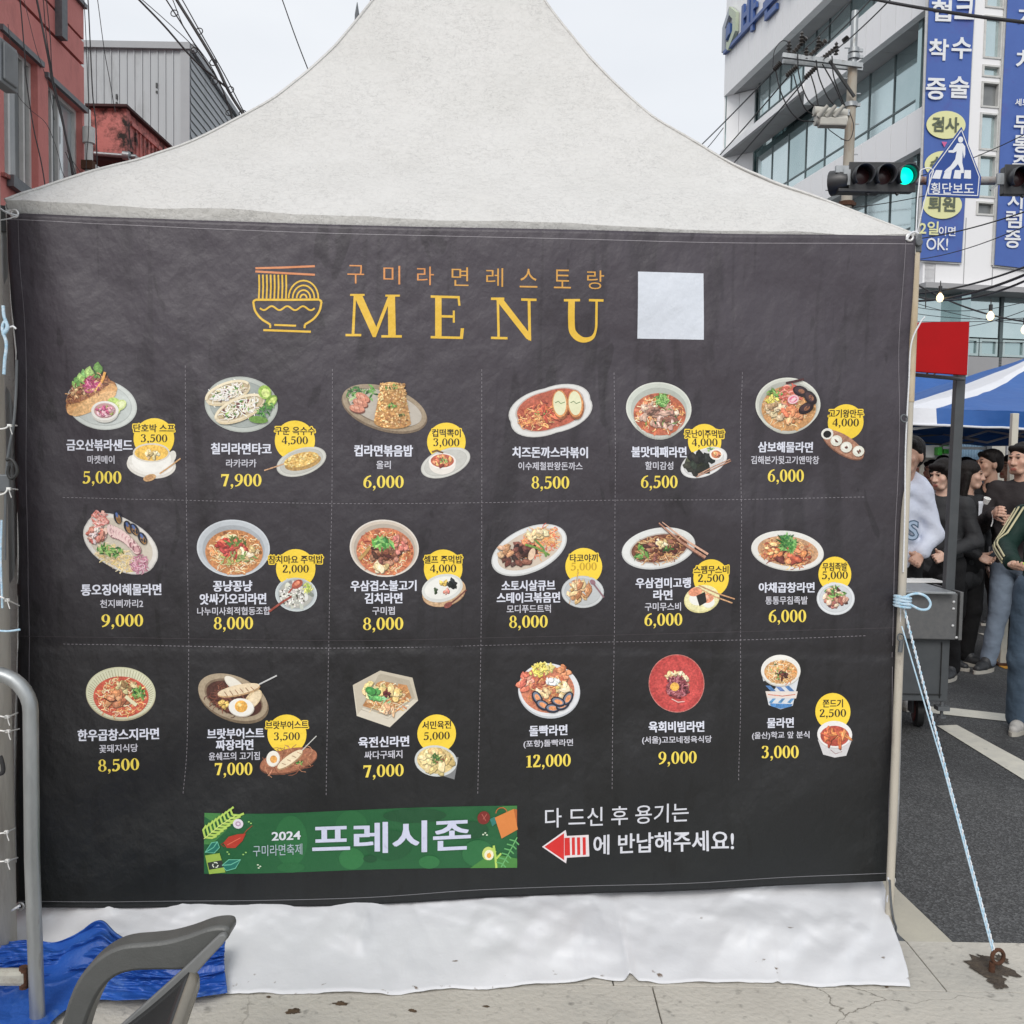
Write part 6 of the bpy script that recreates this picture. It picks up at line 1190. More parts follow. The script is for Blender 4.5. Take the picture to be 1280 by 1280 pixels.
for py_, px0, px1 in ((225, 8, 38),): a, z = fsz(px0, py_); b, z2 = fsz(px1, 243); mb = MB(); mb.beam(FP(a, .05, z-.0), FP(b, .05, z-.05), .08, .14); kid(mb, 'ledge', M['steel_dark'], red)
mb = MB(); p0, z0 = fsz(72, 0); p1, z1 = fsz(72, 48); mb.beam(FP(p1, .05, z1), FP(p1, .05, z1+1.6), .1, .16, (0, 1, 0)); kid(mb, 'gutter_bracket', M['steel_dark'], red)
dp = at(109, 160, 13.85); db = at(109, 260, 13.85)
mb = MB(); mb.tube([(dp.x, 13.9, dp.z), (dp.x, 13.9, 0)], .055, 12); mb.tube([(dp.x, 13.9, dp.z+.02), (dp.x, 13.9, dp.z-.2)], .085, 12); kid(mb, 'drainpipe', M['winframe'], red, smooth=50)
mb = MB(); q = at(108, 205, 13.8); mb.box((q.x, 13.86, q.z), (.16, .12, .12)); kid(mb, 'pipe_bracket', M['rust'], red)
# cables draped over the red wall belong to the street, see below

# ---- red annex with the mildewed balcony
A_ = at(115, 135, 16.0); B_ = at(158, 138, 16.0); Zb = at(137, 193, 16.0).z
annex = empty('red_annex', (A_.x, 16, 0), 0, 'mildewed red balcony and annex behind the white drainpipe', 'building')
bx0, bx1, zt2 = A_.x-.02, B_.x, A_.z
mb = MB(); mb.box(((bx0+bx1)/2, 16.075, (zt2+Zb)/2), (bx1-bx0, .15, zt2-Zb)); kid(mb, 'parapet', M['redmildew'], annex)
mb = MB(); mb.box((bx1-.10, 18.6, (zt2+Zb)/2+.0), (.14, 4.9, zt2-Zb-.01)); kid(mb, 'parapet', M['redmildew'], annex)
mb = MB(); mb.box(((bx0+bx1)/2, 18.5, zt2+.02), (bx1-bx0+.1, 5.2, .04)); mb.box(((bx0+bx1)/2+.0, 18.5, Zb-.06), (bx1-bx0, 5.1, .11)); kid(mb, 'balcony_slab', M['groove'], annex)
for k in range(26): mb = MB(); mb.box((bx1-.02, 16.45+k*.18, (zt2+Zb)/2-.05), (.03, .07, (zt2-Zb)*.62)); kid(mb, 'baluster', M['redmildew'], annex)
mb = MB(); mb.box((bx1-.01, 18.6, zt2-.17), (.05, 4.8, .07)); mb.box((bx1-.01, 18.6, Zb+.08), (.05, 4.8, .07)); kid(mb, 'rail', M['redmildew'], annex)
mb = MB(); mb.box((bx0-1.0, 19.2, Zb/2), (3.4, 5.2, Zb-.2)); mb.box((bx0+1.0, 18.6, Zb/2), (.8, 3.8, Zb-.2)); kid(mb, 'wall', M['redwall'], annex)
mb = MB(); mb.tube([at(118, 192, 15.9), at(170, 196, 15.9)], .035, 8); mb.tube([at(154, 194, 15.85), at(162, 195, 15.85)], .07, 8); mb.box(at(182, 205, 15.9), (.35, .05, .08), (0, .5, 0)); kid(mb, 'pipe', M['galv'], annex, smooth=50)

# ---- grey metal shed
M['shed'] = mat('shed_steel', (.32, .34, .355), (.37, .39, .405), scale=.9, rough=.5, metal=.15, dirt=(.20, .21, .215), dscale=.9, stretch=(1, 1, .3))
M['shed2'] = mat('shed_trim', (.30, .315, .33), (.33, .345, .36), scale=2, rough=.5)
SY = 24.0; sl = at(109, 56, SY); sr = at(227, 62, SY); sc_ = at(238, 63, SY); shed = empty('metal_clad_building', (sr.x, SY, 0), 0, 'grey metal clad building with ribbed sheets behind the red building', 'building')
ztop = at(226, 63, SY).z; xs0 = sl.x-2.6; pw = (sr.x-sl.x)/12.2
x = sr.x
for i in range(25):
    mb = MB(); mb.box((x-pw/2, SY, ztop/2), (pw-.012, .05, ztop)); mb.box((x-.012, SY-.035, ztop/2), (.03, .03, ztop-.004)); kid(mb, 'wall_sheet', M['shed'], shed); x -= pw
mb = MB(); mb.box(((x+sc_.x)/2, SY-.04, ztop+.07), (sc_.x-x+.06, .2, .16)); kid(mb, 'roof_trim', M['shed2'], shed)
mb = MB(); mb.box(((sr.x+sc_.x)/2, SY-.02, ztop/2), (sc_.x-sr.x, .1, ztop)); kid(mb, 'corner_trim', M['shed2'], shed)
sdir = Vector((math.sin(az), math.cos(az), 0))
def SP(s, d, z): q = Vector((sc_.x, SY, 0))+sdir*s+Vector((sdir.y, -sdir.x, 0))*d; return Vector((q.x, q.y, z))
for k in range(20):
    z1 = ztop-.02-k*.21; mb = MB(); mb.add([SP(0, .0, z1), SP(16, .0, z1), SP(16, .022, z1-.19), SP(0, .022, z1-.19), SP(16, .0, z1-.2), SP(0, .0, z1-.2)], [(0, 1, 2, 3), (3, 2, 4, 5)]); kid(mb, 'wall_board', M['shed'], shed)
mb = MB(); pbox(mb, SP, 0, 16, -.1, -.02, 0, ztop); kid(mb, 'wall', M['shed'], shed)
mb = MB(); pbox(mb, SP, -.05, 16.05, -.1, .09, ztop, ztop+.15); kid(mb, 'roof_trim', M['shed2'], shed)
mb = MB(); pbox(mb, SP, 1.4, 16, -8, -.1, ztop-.3, ztop-.1); kid(mb, 'roof', M['shed2'], shed)
for px_, py_ in ((196, 107), (146, 121)): q = at(px_, py_, SY-.05); mb = MB(); mb.box((q.x, SY-.06, q.z), (.04, .03, .12)); mb.box((q.x, SY-.06, q.z-.16), (.04, .03, .06)); kid(mb, 'wall_fixing', M['black'], shed)

# ---- white clinic building
M['clad'] = mat('white_cladding', (.80, .80, .81), (.84, .84, .85), scale=.5, rough=.45, dirt=(.74, .74, .74), dscale=.7, stretch=(1, 1, .35))
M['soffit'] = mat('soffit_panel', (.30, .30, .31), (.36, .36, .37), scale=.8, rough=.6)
M['cglass'] = mat('curtain_glass', (.48, .60, .61), (.60, .70, .71), scale=.35, rough=.06, spec=.9, metal=.75)
M['cglass2'] = mat('curtain_glass_dark', (.34, .46, .47), (.42, .53, .54), scale=.5, rough=.06, spec=.9, metal=.7)
M['mull'] = mat('mullion', (.09, .12, .125), rough=.5)
M['bluebanner'] = mat('blue_vinyl', (.055, .115, .38), (.065, .135, .42), scale=1.2, rough=.5, dirt=(.075, .09, .33), dscale=1.4)
M['bannerwhite'] = mat('print_white', (.76, .78, .80), rough=.5); M['banneryellow'] = mat('print_yellow', (.72, .72, .38), rough=.5); M['bannerdark'] = mat('print_dark', (.10, .12, .08), rough=.5); M['pink'] = mat('print_pink', (.6, .12, .3), rough=.5)
azb = math.atan((440-640)/FPX); dL = Vector((math.sin(azb), math.cos(azb), 0)); dF = Vector((dL.y, -dL.x, 0)); nL = -dF; nF = -dL
C0 = at(1146, 580, 28.0); C0 = Vector((C0.x, C0.y, 0))
clin = empty('clinic_building', tuple(C0), 0, 'white panelled clinic building with teal ribbon windows at the upper right', 'building')
def LP(s, d, z): q = C0+dL*s+nL*d; return Vector((q.x, q.y, z))
def CFp(s, d, z): q = C0+dF*s+nF*d; return Vector((q.x, q.y, z))
def fz(px, py):
    p = onplane(px, py, C0, nF); return (p-C0).dot(dF), p.z
def lz(px, py): p = onplane(px, py, C0, nL); return (p-C0).dot(dL), p.z
_pc = {}
def panels(P, s0, s1, w_, d0, d1, z0, z1, name='cladding_panel', m='clad', gap=.02):
    n = max(1, round((s1-s0)/w_)); w_ = (s1-s0)/n; first = None
    for i in range(n):
        a = s0+i*w_
        if first is None:
            mb = MB(); pbox(mb, P, a+gap/2, a+w_-gap/2, d0, d1, z0, z1); first = kid(mb, name, M[m], clin); base = P(a, 0, 0)
        else:
            o = first.copy(); COL.objects.link(o); o.parent = clin; o.matrix_parent_inverse = first.matrix_parent_inverse.copy(); o.location = first.location + (P(a, 0, 0)-base)
zf2a, zf2b = lz(1146, 187)[1], lz(1146, 137)[1]; zf1a = lz(1146, 20)[1]; zf1b = zf1a+1.45; zsl = lz(902, 197)[1]; zsign = lz(895, 131)[1]; zf3b = zf2a-2.75; zf3a = fz(1150, 354)[1]
S1 = lz(1005, 112)[0]; S2 = 16.0; R_ = -1.0
# core walls behind the glass so nothing shows through
mb = MB(); pbox(mb, LP, .1, 15.5, R_-.6, R_-.3, 0, 26); pbox(mb, CFp, .3, 14, -1.3, -1.1, 0, 26); pbox(mb, LP, 15.9, 16.1, -9, -.05, 0, 26); kid(mb, 'core_wall', M['cglass2'], clin)
panels(LP, .35, S1, .86, 0, -.25, zf1a, zf1b); panels(LP, .35, S2, .86, 0, -.25, zf2a, zf2b); panels(LP, .35, S2, .86, 0, -.25, zf3a, zf3b)
panels(LP, .35, S2, .66, 0.02, -.3, zsign, zsign+4.6)
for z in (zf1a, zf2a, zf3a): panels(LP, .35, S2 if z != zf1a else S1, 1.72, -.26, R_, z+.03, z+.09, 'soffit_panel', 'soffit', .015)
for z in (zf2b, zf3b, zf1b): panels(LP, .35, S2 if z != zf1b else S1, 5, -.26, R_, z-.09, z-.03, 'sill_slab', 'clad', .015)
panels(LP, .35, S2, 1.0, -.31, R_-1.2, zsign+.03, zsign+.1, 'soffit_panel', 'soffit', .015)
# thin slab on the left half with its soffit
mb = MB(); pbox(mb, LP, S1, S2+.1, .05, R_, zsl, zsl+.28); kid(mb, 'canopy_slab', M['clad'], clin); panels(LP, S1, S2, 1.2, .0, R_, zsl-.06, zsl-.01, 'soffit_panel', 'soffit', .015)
# angled end wall
E1 = LP(S2, 0, 0); E2 = LP(14.9, R_, 0); ed = (E2-E1); el = ed.length; ed.normalize(); en = Vector((ed.y, -ed.x, 0))
if en.y > 0: en = -en
def EP(s, d, z): q = E1+ed*s+en*d; return Vector((q.x, q.y, z))
for z0, z1 in ((zf2b, zsl-.06), (zsl+.28, zsign), (zf3b, zf2a)): panels(EP, 0, el, .6, 0, -.15, z0, z1)
# ribbon windows
def ribbon(P, s0, s1, z0, z1, w_, d, tr=.35, alt=0):
    n = max(1, round((s1-s0)/w_)); w_ = (s1-s0)/n
    for i in range(n):
        for j, (a, b) in enumerate(((z0, z0+(z1-z0)*tr), (z0+(z1-z0)*tr, z1))):
            mb = MB(); pbox(mb, P, s0+i*w_+.03, s0+(i+1)*w_-.03, d, d-.03, a+.03, b-.03); kid(mb, 'glass_pane', M['cglass2' if (i*7+j*3+alt) % 5 == 0 else 'cglass'], clin)
    for i in range(n+1): mb = MB(); pbox(mb, P, s0+i*w_-.03, s0+i*w_+.03, d+.03, d-.05, z0, z1); kid(mb, 'mullion', M['mull'], clin)
    mb = MB(); pbox(mb, P, s0, s1, d+.028, d-.05, z0+(z1-z0)*tr-.03, z0+(z1-z0)*tr+.03); kid(mb, 'transom', M['mull'], clin)
ribbon(LP, .5, 14.3, zf2b-.03, zf1a+.05, 1.6, R_+.05, .33); ribbon(LP, .5, 14.3, zf3b-.03, zf2a+.05, 1.6, R_+.05, .33, 2); ribbon(LP, .5, S1, zf1b-.03, zsign+.05, 1.6, R_+.05, .4, 1); ribbon(LP, S1, 14.3, zsl+.2, zsign+.05, 1.1, R_+.05, .4, 3)
# front face: piers, window column, storefront
q0 = fz(1219, 60)[0]; q1 = fz(1256, 60)[0]
wins = []
for xa, ya, xb, yb in ((1226, 18, 1255, 75), (1223, 80, 1251, 98), (1221.5, 101, 1249, 136), (1219, 140, 1246, 189), (1215, 192, 1243, 248), (1212, 251, 1238, 270), (1226, -60, 1257, 12)):
    s0, z1 = fz(xa, ya); s1, z0 = fz(xb, yb); wins.append((q0+.25, q1-.1, z0, z1))
ZB = zf3a
mb = MB(); wall_holes(mb, CFp, -.0, 14, ZB, 26, .0, -.3, wins+[(6.0+i*2.6, 7.6+i*2.6, 9+j*3.4, 11+j*3.4) for i in range(3) for j in range(5)]); kid(mb, 'front_wall', M['clad'], clin)
mb = MB(); pbox(mb, LP, -.0, .35, .06, -.3, ZB, 26); kid(mb, 'corner_pier', M['clad'], clin)
for i, (a, b, z0, z1) in enumerate(wins):
    mb = MB(); wall_holes(mb, CFp, a, b, z0, z1, .03, -.12, [(a+.06, b-.06, z0+.05, z1-.05)]); kid(mb, 'window_frame', M['winframe'], clin); mb = MB(); pbox(mb, CFp, a, b, -.1, -.13, z0, z1); kid(mb, 'glass_pane', M['cglass' if i not in (2, 5) else 'windark'], clin)
for i in range(3):
    for j in range(5): mb = MB(); pbox(mb, CFp, 6.0+i*2.6, 7.6+i*2.6, -.2, -.23, 9+j*3.4, 11+j*3.4); kid(mb, 'glass_pane', M['cglass'], clin)
for s_, z0, z1 in ((fz(1168, 340)[0], ZB, fz(1168, 330)[1]), (fz(1206, 300)[0], ZB, fz(1206, 272)[1]), (fz(1240, 340)[0], ZB, fz(1240, 331)[1])): mb = MB(); pbox(mb, CFp, s_, s_+.025, -.01, .006, z0, z1); kid(mb, 'panel_joint', M['soffit'], clin)
mb = MB(); pbox(mb, CFp, -.1, 14, .25, -.9, ZB-.16, ZB-.003); kid(mb, 'storefront_head', M['soffit'], clin)
s_a = -.3; zg0 = fz(1200, 440)[1]
for i, (xa, xb) in enumerate(((1120, 1157), (1158, 1212), (1214, 1266), (1268, 1330), (1332, 1400))):
    a, b = fz(xa, 400)[0], fz(xb, 400)[0]; zc = fz(1230, 418)[1]; zd = fz(1230, 442)[1]
    mb = MB(); pbox(mb, CFp, a+.03, b-.03, -.6, -.63, zc, ZB-.16); kid(mb, 'glass_pane', M['cglass'], clin)
    mb = MB(); pbox(mb, CFp, a-.05, a+.05, -.55, -.66, 3.0, ZB-.16); kid(mb, 'mullion', M['mull'], clin)
    m_ = (a+b)/2
    for u0, u1 in ((a+.06, m_-.02), (m_+.02, b-.06)):
        mb = MB(); wall_holes(mb, CFp, u0, u1, zd, zc-.05, -.54, -.6, [(u0+.07, u1-.07, zd+.07, zc-.12)]); kid(mb, 'window_frame', mat('pale_frame', (.42, .52, .53), rough=.4) if 'pale_frame' not in MATS else MATS['pale_frame'], clin); mb = MB(); pbox(mb, CFp, u0, u1, -.61, -.63, zd, zc-.05); kid(mb, 'glass_pane', M['cglass2'], clin)
mb = MB(); pbox(mb, CFp, -.3, 14, -.55, -.75, 3.3, fz(1230, 443)[1]); kid(mb, 'spandrel', M['soffit'], clin)
M['creamwall'] = mat('cream_wall', (.50, .48, .42), (.58, .56, .50), scale=1, rough=.8); M['shutter'] = mat('blue_shutter', (.22, .36, .50), (.27, .42, .56), scale=1, rough=.5)
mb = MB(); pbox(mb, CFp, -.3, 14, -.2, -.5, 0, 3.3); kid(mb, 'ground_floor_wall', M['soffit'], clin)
# emblem, sign letters and underline on the left face
M['signblue'] = mat('sign_blue', (.045, .10, .30), rough=.4); M['signgreen'] = mat('sign_green', (.42, .48, .36), rough=.4); M['signgrey'] = mat('sign_grey', (.34, .37, .42), rough=.4)
vL = -dL
sa, za = lz(940, 19); text3d('sign_letter', '바', .03, LP(sa, .05, za), vL, UP, 1.5, 1.65, M['signblue'], .12, clin, nrm=nL)
sa, za = lz(968, -7); text3d('sign_letter', '른', .03, LP(sa, .05, za), vL, UP, 1.4, 1.65, M['signblue'], .12, clin, nrm=nL)
for i, c in enumerate('병원'): text3d('sign_letter', c, .03, LP(sa-1.9*(i+1), .05, za), vL, UP, 1.4, 1.65, M['signblue'], .12, clin, nrm=nL)
sa, za = lz(909, 67.5); sb2, zb2 = lz(980, -10); mb = MB(); pbox(mb, LP, .5, sa, .05, .2, za-.05, za+.10); kid(mb, 'sign_rail', M['signblue'], clin)
sc2, zc2 = lz(916, 36); 
def LPv(u, v, d): return LP(sc2-u, d, zc2+v)
mb = MB(); mb.prism([LPv(*p, .05) for p in ((-.75, -.75), (-.75, .35), (0, .95), (0, .6), (-.45, .2), (-.45, -.75))], nL*.15); kid(mb, 'emblem', M['signgrey'], clin)
mb = MB(); mb.prism([LPv(*p, .06) for p in ((0, .95), (.8, .35), (.8, -.45), (.0, -.95), (-.2, -.8), (-.2, -.5), (0, -.62), (.45, -.3), (.45, .2), (0, .6))], nL*.15); kid(mb, 'emblem', M['signgreen'], clin)
mb = MB(); mb.prism([LPv(*p, .07) for p in ((-.25, -.4), (-.25, .1), (0, .25), (.2, .1), (.2, -.3), (0, -.3))], nL*.15); kid(mb, 'emblem', M['signblue'], clin)
# ---- tall blue advertising banners on the front face
def facade_banner(corn, label, name='facade_banner'):
    P = [onplane(x, y, C0+nF*.10, nF) for x, y in corn]; e = empty(name, tuple(P[3]), 0, label, 'banner')
    mb = MB(); n = 10; mb.grid(lambda i, j: P[3].lerp(P[2], i).lerp(P[0].lerp(P[1], i), j)+nF*.015*math.sin(i*5+j*9), 6, 30); kid(mb, 'banner_cloth', M['bluebanner'], e, solid=.01)
    mb = MB(); 
    for a_, b_ in ((P[0], P[1]), (P[1], P[2]), (P[2], P[3]), (P[3], P[0])): mb.beam(a_-nF*.06, b_-nF*.06, .09, .05, nF)
    kid(mb, 'banner_frame', M['winframe'], e); return e
ban1 = facade_banner(((1163, -60), (1222, -60), (1202, 328), (1150, 325)), 'tall blue banner with white and yellow lettering nearest the building corner')
ban2 = facade_banner(((1262, -60), (1322, -60), (1302, 338), (1243, 331)), 'tall blue banner cut by the right picture edge')
def ptxt(par, t, cx, cy, w_, h_, m, bold=.03, dd=.15, slope=.03):
    v, f = glyphs(t, bold); mn, mxx = v.min(0), v.max(0); mid = (mn+mxx)/2; kx, ky = w_/(mxx[0]-mn[0]), h_/(mxx[1]-mn[1]); mb = MB()
    mb.add([onplane(cx+(p[0]-mid[0])*kx+.045*(p[1]-mid[1])*ky, cy-(p[1]-mid[1])*ky+slope*(p[0]-mid[0])*kx, C0+nF*dd, nF) for p in v], f); kid(mb, 'lettering', m, par)
def pell(par, cx, cy, rx, ry, m, dd=.135, name='oval'):
    mb = MB(); mb.add([onplane(cx+rx*math.cos(t), cy+ry*math.sin(t), C0+nF*dd, nF) for t in [2*PI*k/36 for k in range(36)]], [tuple(range(36))]); kid(mb, name, m, par)
W_ = M['bannerwhite']
for t, x, y in (('협', 1177, 13), ('크', 1206, 10.5), ('착', 1173.5, 62), ('수', 1202, 60), ('증', 1170, 111), ('술', 1199, 109), ('디', 1210, -40), ('스', 1208, -18)): ptxt(ban1, t, x, y, 25, 27, W_, .022)
for t, y, yy in (('검사', 156, 155.5), ('수술', 206, 205), ('퇴원', 256, 255)): pell(ban1, 1182.5-(y-156)*.045, y, 24.5, 17.5, M['banneryellow']); ptxt(ban1, t, 1182-(y-156)*.045, yy, 34, 19, M['bannerdark'], .03, .155)
mb = MB(); mb.add([onplane(x, y, C0+nF*.135, nF) for x, y in ((1177, 177), (1184, 177.5), (1180.5, 184))], [(0, 1, 2)]); kid(mb, 'arrow_mark', M['pink'], ban1)
mb = MB(); mb.add([onplane(x, y, C0+nF*.135, nF) for x, y in ((1175, 228), (1182, 228.5), (1178.5, 235))], [(0, 1, 2)]); kid(mb, 'arrow_mark', M['pink'], ban1)
ptxt(ban1, '2일', 1161.5, 285, 24, 17, M['banneryellow'], .02); ptxt(ban1, '이면', 1184, 289, 21, 12, W_, .015); ptxt(ban1, 'OK!', 1171.5, 305, 27, 15, W_, .01)
for t, x, y, w_, h_ in (('개', 1284, 22, 24, 26), ('치', 1282, 75, 24, 26), ('세브란', 1282, 128, 26, 9), ('무', 1278, 156, 21, 23), ('통', 1277, 180, 21, 22), ('주', 1276, 204, 21, 20), ('어', 1272, 226, 20, 22), ('지', 1269, 250, 19, 22), ('럼', 1267.5, 274, 20, 22), ('증', 1266, 299, 20, 22)): ptxt(ban2, t, x, y, w_, h_, W_, .02)

# shop wall things seen under the canopy
def gq(px, py, Y): return at(px, py, Y)
shut = empty('roller_shutter', tuple(at(1205, 600, 13.5)), 0, 'pale blue corrugated shutter behind the crowd', 'shutter')
a_ = at(1187, 553, 13.5); b_ = at(1229, 680, 13.5); n = 14
for i in range(n):
    x0 = a_.x+(b_.x-a_.x)*i/n; mb = MB(); mb.lathe([((b_.x-a_.x)/n*.56, 0), ((b_.x-a_.x)/n*.56, a_.z+.3)], (x0+(b_.x-a_.x)/n/2, 13.5, 0), n=10); kid(mb, 'shutter_slat', M['shutter'], shut, smooth=60)
back = empty('shop_front', (at(1150, 600, 14).x, 14, 0), 0, 'cream shop front wall with small white board behind the crowd', 'building')
x0, x1 = at(1080, 600, 14).x, at(1400, 600, 14).x
mb = MB(); mb.box(((x0+x1)/2, 14.1, 1.3), (x1-x0, .15, 2.6)); kid(mb, 'wall', M['creamwall'], back)
mb = MB(); c = at(1152, 558, 13.9); mb.box(c, (.5, .04, .32)); kid(mb, 'sign_board', M['tie'], back)
M['green_box'] = mat('green_box', (.06, .42, .05), rough=.5)
for i, (x, y) in enumerate(((1173, 564), (1183, 562))): mb = MB(); mb.box(at(x, y, 13.8), (.07+.04*i, .12, .12)); tag(mb.build('green_box', M['green_box'], bevel=.01), ['narrow green box on the shop wall left of the shutter', 'wider green box on the shop wall touching the shutter'][i], 'box')
mb = MB(); mb.box(at(1205, 560, 13.3), (.6, .03, .04)); kid(mb, 'beam', M['steel_dark'], back)
mb = MB(); mb.box(at(1231, 640, 13.3), (.07, .1, 2.2)); kid(mb, 'post', M['steel_dark'], back)
# ================================================================ street pole, wires, signals
M['insul'] = mat('insulator', (.06, .055, .05), rough=.3); M['transf'] = mat('switchgear', (.50, .49, .44), (.42, .41, .37), scale=6, rough=.6)
M['cpole2'] = mat('street_pole_concrete', (.42, .39, .33), (.34, .31, .26), scale=3, rough=.85, dirt=(.30, .20, .12), dscale=2.5, dlo=.5, dhi=.7, stretch=(1, 1, .3))
UY = 20.0; u0 = at(1058, 253, UY); u1 = at(1063.5, 131, UY); utop = at(1069, 14, UY)
up = empty('power_pole', (u0.x-.5, UY, 0), 0, 'tall concrete power pole with cross arm and insulators before the clinic', 'utility pole')
dirp = (u1-u0); foot = u0 - dirp*((u0.z)/dirp.z)
# pole leans a little with its own slope
um = at(1066, 82, UY)
mb = MB(); mb.tube([foot, foot.lerp(um, .5), um], [.17, .125, .095], 14); kid(mb, 'shaft', M['cpole2'], up, smooth=50)
mb = MB(); mb.tube([um, utop, utop+Vector((0, 0, .02))], [.075, .07, .01], 12); kid(mb, 'steel_extension', M['galv'], up, smooth=50)
for y, r in ((66, .11), (74, .12), (134, .13), (258, .16)):
    c = foot.lerp(um, (at(1060, y, UY).z)/um.z) if y > 82 else at(1067, y, UY); mb = MB(); mb.tube([c, c+Vector((0, 0, .09))], r, 14); mb.box(c+Vector((.14, 0, .05)), (.10, .05, .06)); kid(mb, 'band_clamp', M['galv'] if y < 250 else M['rust'], up, smooth=40)
for k in range(9):
    y = 60+k*19; c = at(1067-(y-60)*.045+4.5*(1 if k % 2 else -1), y, UY); mb = MB(); mb.beam(c, c+Vector((.11*(1 if k % 2 else -1), 0, 0)), .02, .02); kid(mb, 'climbing_step', M['galv'], up)
for y0, y1 in ((71, 83), (79, 87)):
    mb = MB(); mb.beam(at(978, y0-2, UY-.15+(.3 if y0 > 75 else 0)), at(1078, y1-1, UY-.15+(.3 if y0 > 75 else 0)), .07, .09); kid(mb, 'cross_arm', M['galv'], up)
mb = MB(); mb.beam(at(1037, 76, UY-.2), at(1068, 121, UY-.2), .05, .05, (0, 1, 0)); kid(mb, 'brace', M['black'], up)
for i, (x, y) in enumerate(((986, 58), (1002, 47), (1007.5, 66), (1023, 53), (1045, 60), (1062, 40))[:5]):
    c = at(x, y+8, UY-.15); mb = MB(); mb.lathe([(0, 0), (.05, 0), (.02, .04), (.065, .07), (.025, .11), (.06, .14), (.02, .18), (.04, .21), (.0, .26)], c, n=10); kid(mb, 'insulator', M['insul'], up, smooth=30)
for (xa, ya), (xb, yb) in (((991, 67), (1008, 47)), ((1012, 70), (1033, 50)), ((1026, 75), (1045, 60)), ((967, 88), (976, 78)), ((983, 95), (996, 83)), ((1006, 98), (1020, 84)), ((1054, 52), (1060, 47))):
    a_, b_ = at(xa, ya, UY-.1), at(xb, yb, UY-.1); mb = MB(); n = 6; mb.tube([a_.lerp(b_, i/(2*n)) for i in range(2*n+1)], [.03+.03*(i % 2) for i in range(2*n+1)], 8); kid(mb, 'strain_insulator', M['insul'], up, smooth=40)
c0 = at(1018, 147, UY-.3)
sw = empty('pole_switchgear', tuple(c0), 0, 'cream three phase switch box hung on the power pole', 'switchgear')
mb = MB(); mb.tube([at(1019, 149, UY-.3), at(1057, 153, UY-.3)], .13, 14); kid(mb, 'tank', M['transf'], sw, smooth=40)
mb = MB(); mb.box(at(1040, 153.5, UY-.35), (.55, .22, .17)); kid(mb, 'front_box', M['transf'], sw, bevel=.03)
mb = MB(); mb.tube([at(1017, 139, UY-.3), at(1058, 143, UY-.3)], .10, 12); kid(mb, 'upper_tank', M['transf'], sw, smooth=40)
for x in (1026, 1036, 1046): mb = MB(); c = at(x, 142, UY-.42); mb.tube([c+Vector((-.05, 0, -.06)), c+Vector((.1, -.12, .12))], [.055, .035], 10); kid(mb, 'bushing', M['transf'], sw, smooth=40)
mb = MB(); mb.beam(at(1050, 140, UY-.1), at(1062, 141, UY-.1), .05, .12); kid(mb, 'hanger', M['galv'], sw)
def wire(pts, Y, r, lb, cat='cable', m='cable', grp=None, nm='overhead_cable', k=6):
    o = px_tube(pts, Y, r*.72, M[m], nm, None, 6, k); return tag(o, lb, cat, grp)
G = 'jumper cables on the power pole'
for i, (pts, lb) in enumerate((([(970, 90), (975, 112), (986, 136), (1000, 150), (1018, 152)], 'longest jumper loop from the arm tip down to the switch box'), ([(992, 93), (998, 115), (1006, 135), (1018, 145)], 'second jumper loop falling to the upper switch tank'),
    ([(997, 66), (999, 95), (1010, 125), (1026, 137)], 'jumper cable curving from the left insulator to the switch box'), ([(1014, 95), (1019, 112), (1023, 133)], 'short straight jumper to the first bushing'), ([(1020, 75), (1024, 97), (1035, 122), (1046, 134)], 'jumper from mid arm to the middle bushing'),
    ([(1028, 80), (1042, 105), (1052, 128), (1056, 135)], 'jumper running diagonally to the last bushing'), ([(1040, 70), (1042, 95), (1050, 118), (1057, 134)], 'jumper beside the brace down to the hanger'),
    ([(966, 84), (968, 64), (976, 52), (984, 52), (987, 60)], 'high arched jumper over the arm tip'), ([(1062, 140), (1067, 158), (1060, 176), (1040, 165), (1033, 158)], 'thin earth wire drooping under the switch box'))):
    wire(pts, UY-.25, .018 if i < 7 else .012, lb, grp=G, nm='jumper_cable')
G2 = 'power lines meeting at the street pole'
def pline(p0, Y0, p1, Y1, r, lb, sg=.25, grp=G2, nm='power_line', n=20):
    mb = MB(); mb.tube(sag(at(*p0, Y0), at(*p1, Y1), sg, n), r*.8, 6); return tag(mb.build(nm, M['cable'], smooth=60), lb, 'power line', grp)
pline((780, 262), 48, (968, 88), UY, .020, 'left end power line reaching the arm tip from the lower left'); pline((800, 290), 48, (986, 95), UY, .020, 'middle power line reaching the arm from the lower left'); pline((800, 322), 48, (1008, 98), UY, .020, 'right power line reaching the arm from the lower left')
pline((1000, 66), UY, (1120, -70), 12, .014, 'left power line leaving the arm to the upper right', .1); pline((1014, 70), UY, (1150, -72), 12, .014, 'middle power line leaving the arm to the upper right', .1); pline((1028, 75), UY, (1175, -68), 12, .014, 'right power line leaving the arm to the upper right', .1)
pline((870, 199), 60, (904, 160), 50, .03, 'short far power line touching the building corner left of the pole', .1)
G3 = 'thin wires crossing in front of the clinic'
pline((1032, 238), 19, (1300, 158), 16, .010, 'thin wire crossing behind the crossing sign', .25, G3); pline((1040, 262), 19, (1300, 205), 16, .010, 'thin wire dropping behind the sign towards the ovals', .12, G3)
pline((1120, 326), 14, (1300, 274), 9.5, 0.0065, 'upper of two thin wires above the storefront', .1, G3); pline((1060, 300), 16, (1300, 258), 10, .010, 'thin wire passing just above the oval at the bottom', .15, G3)
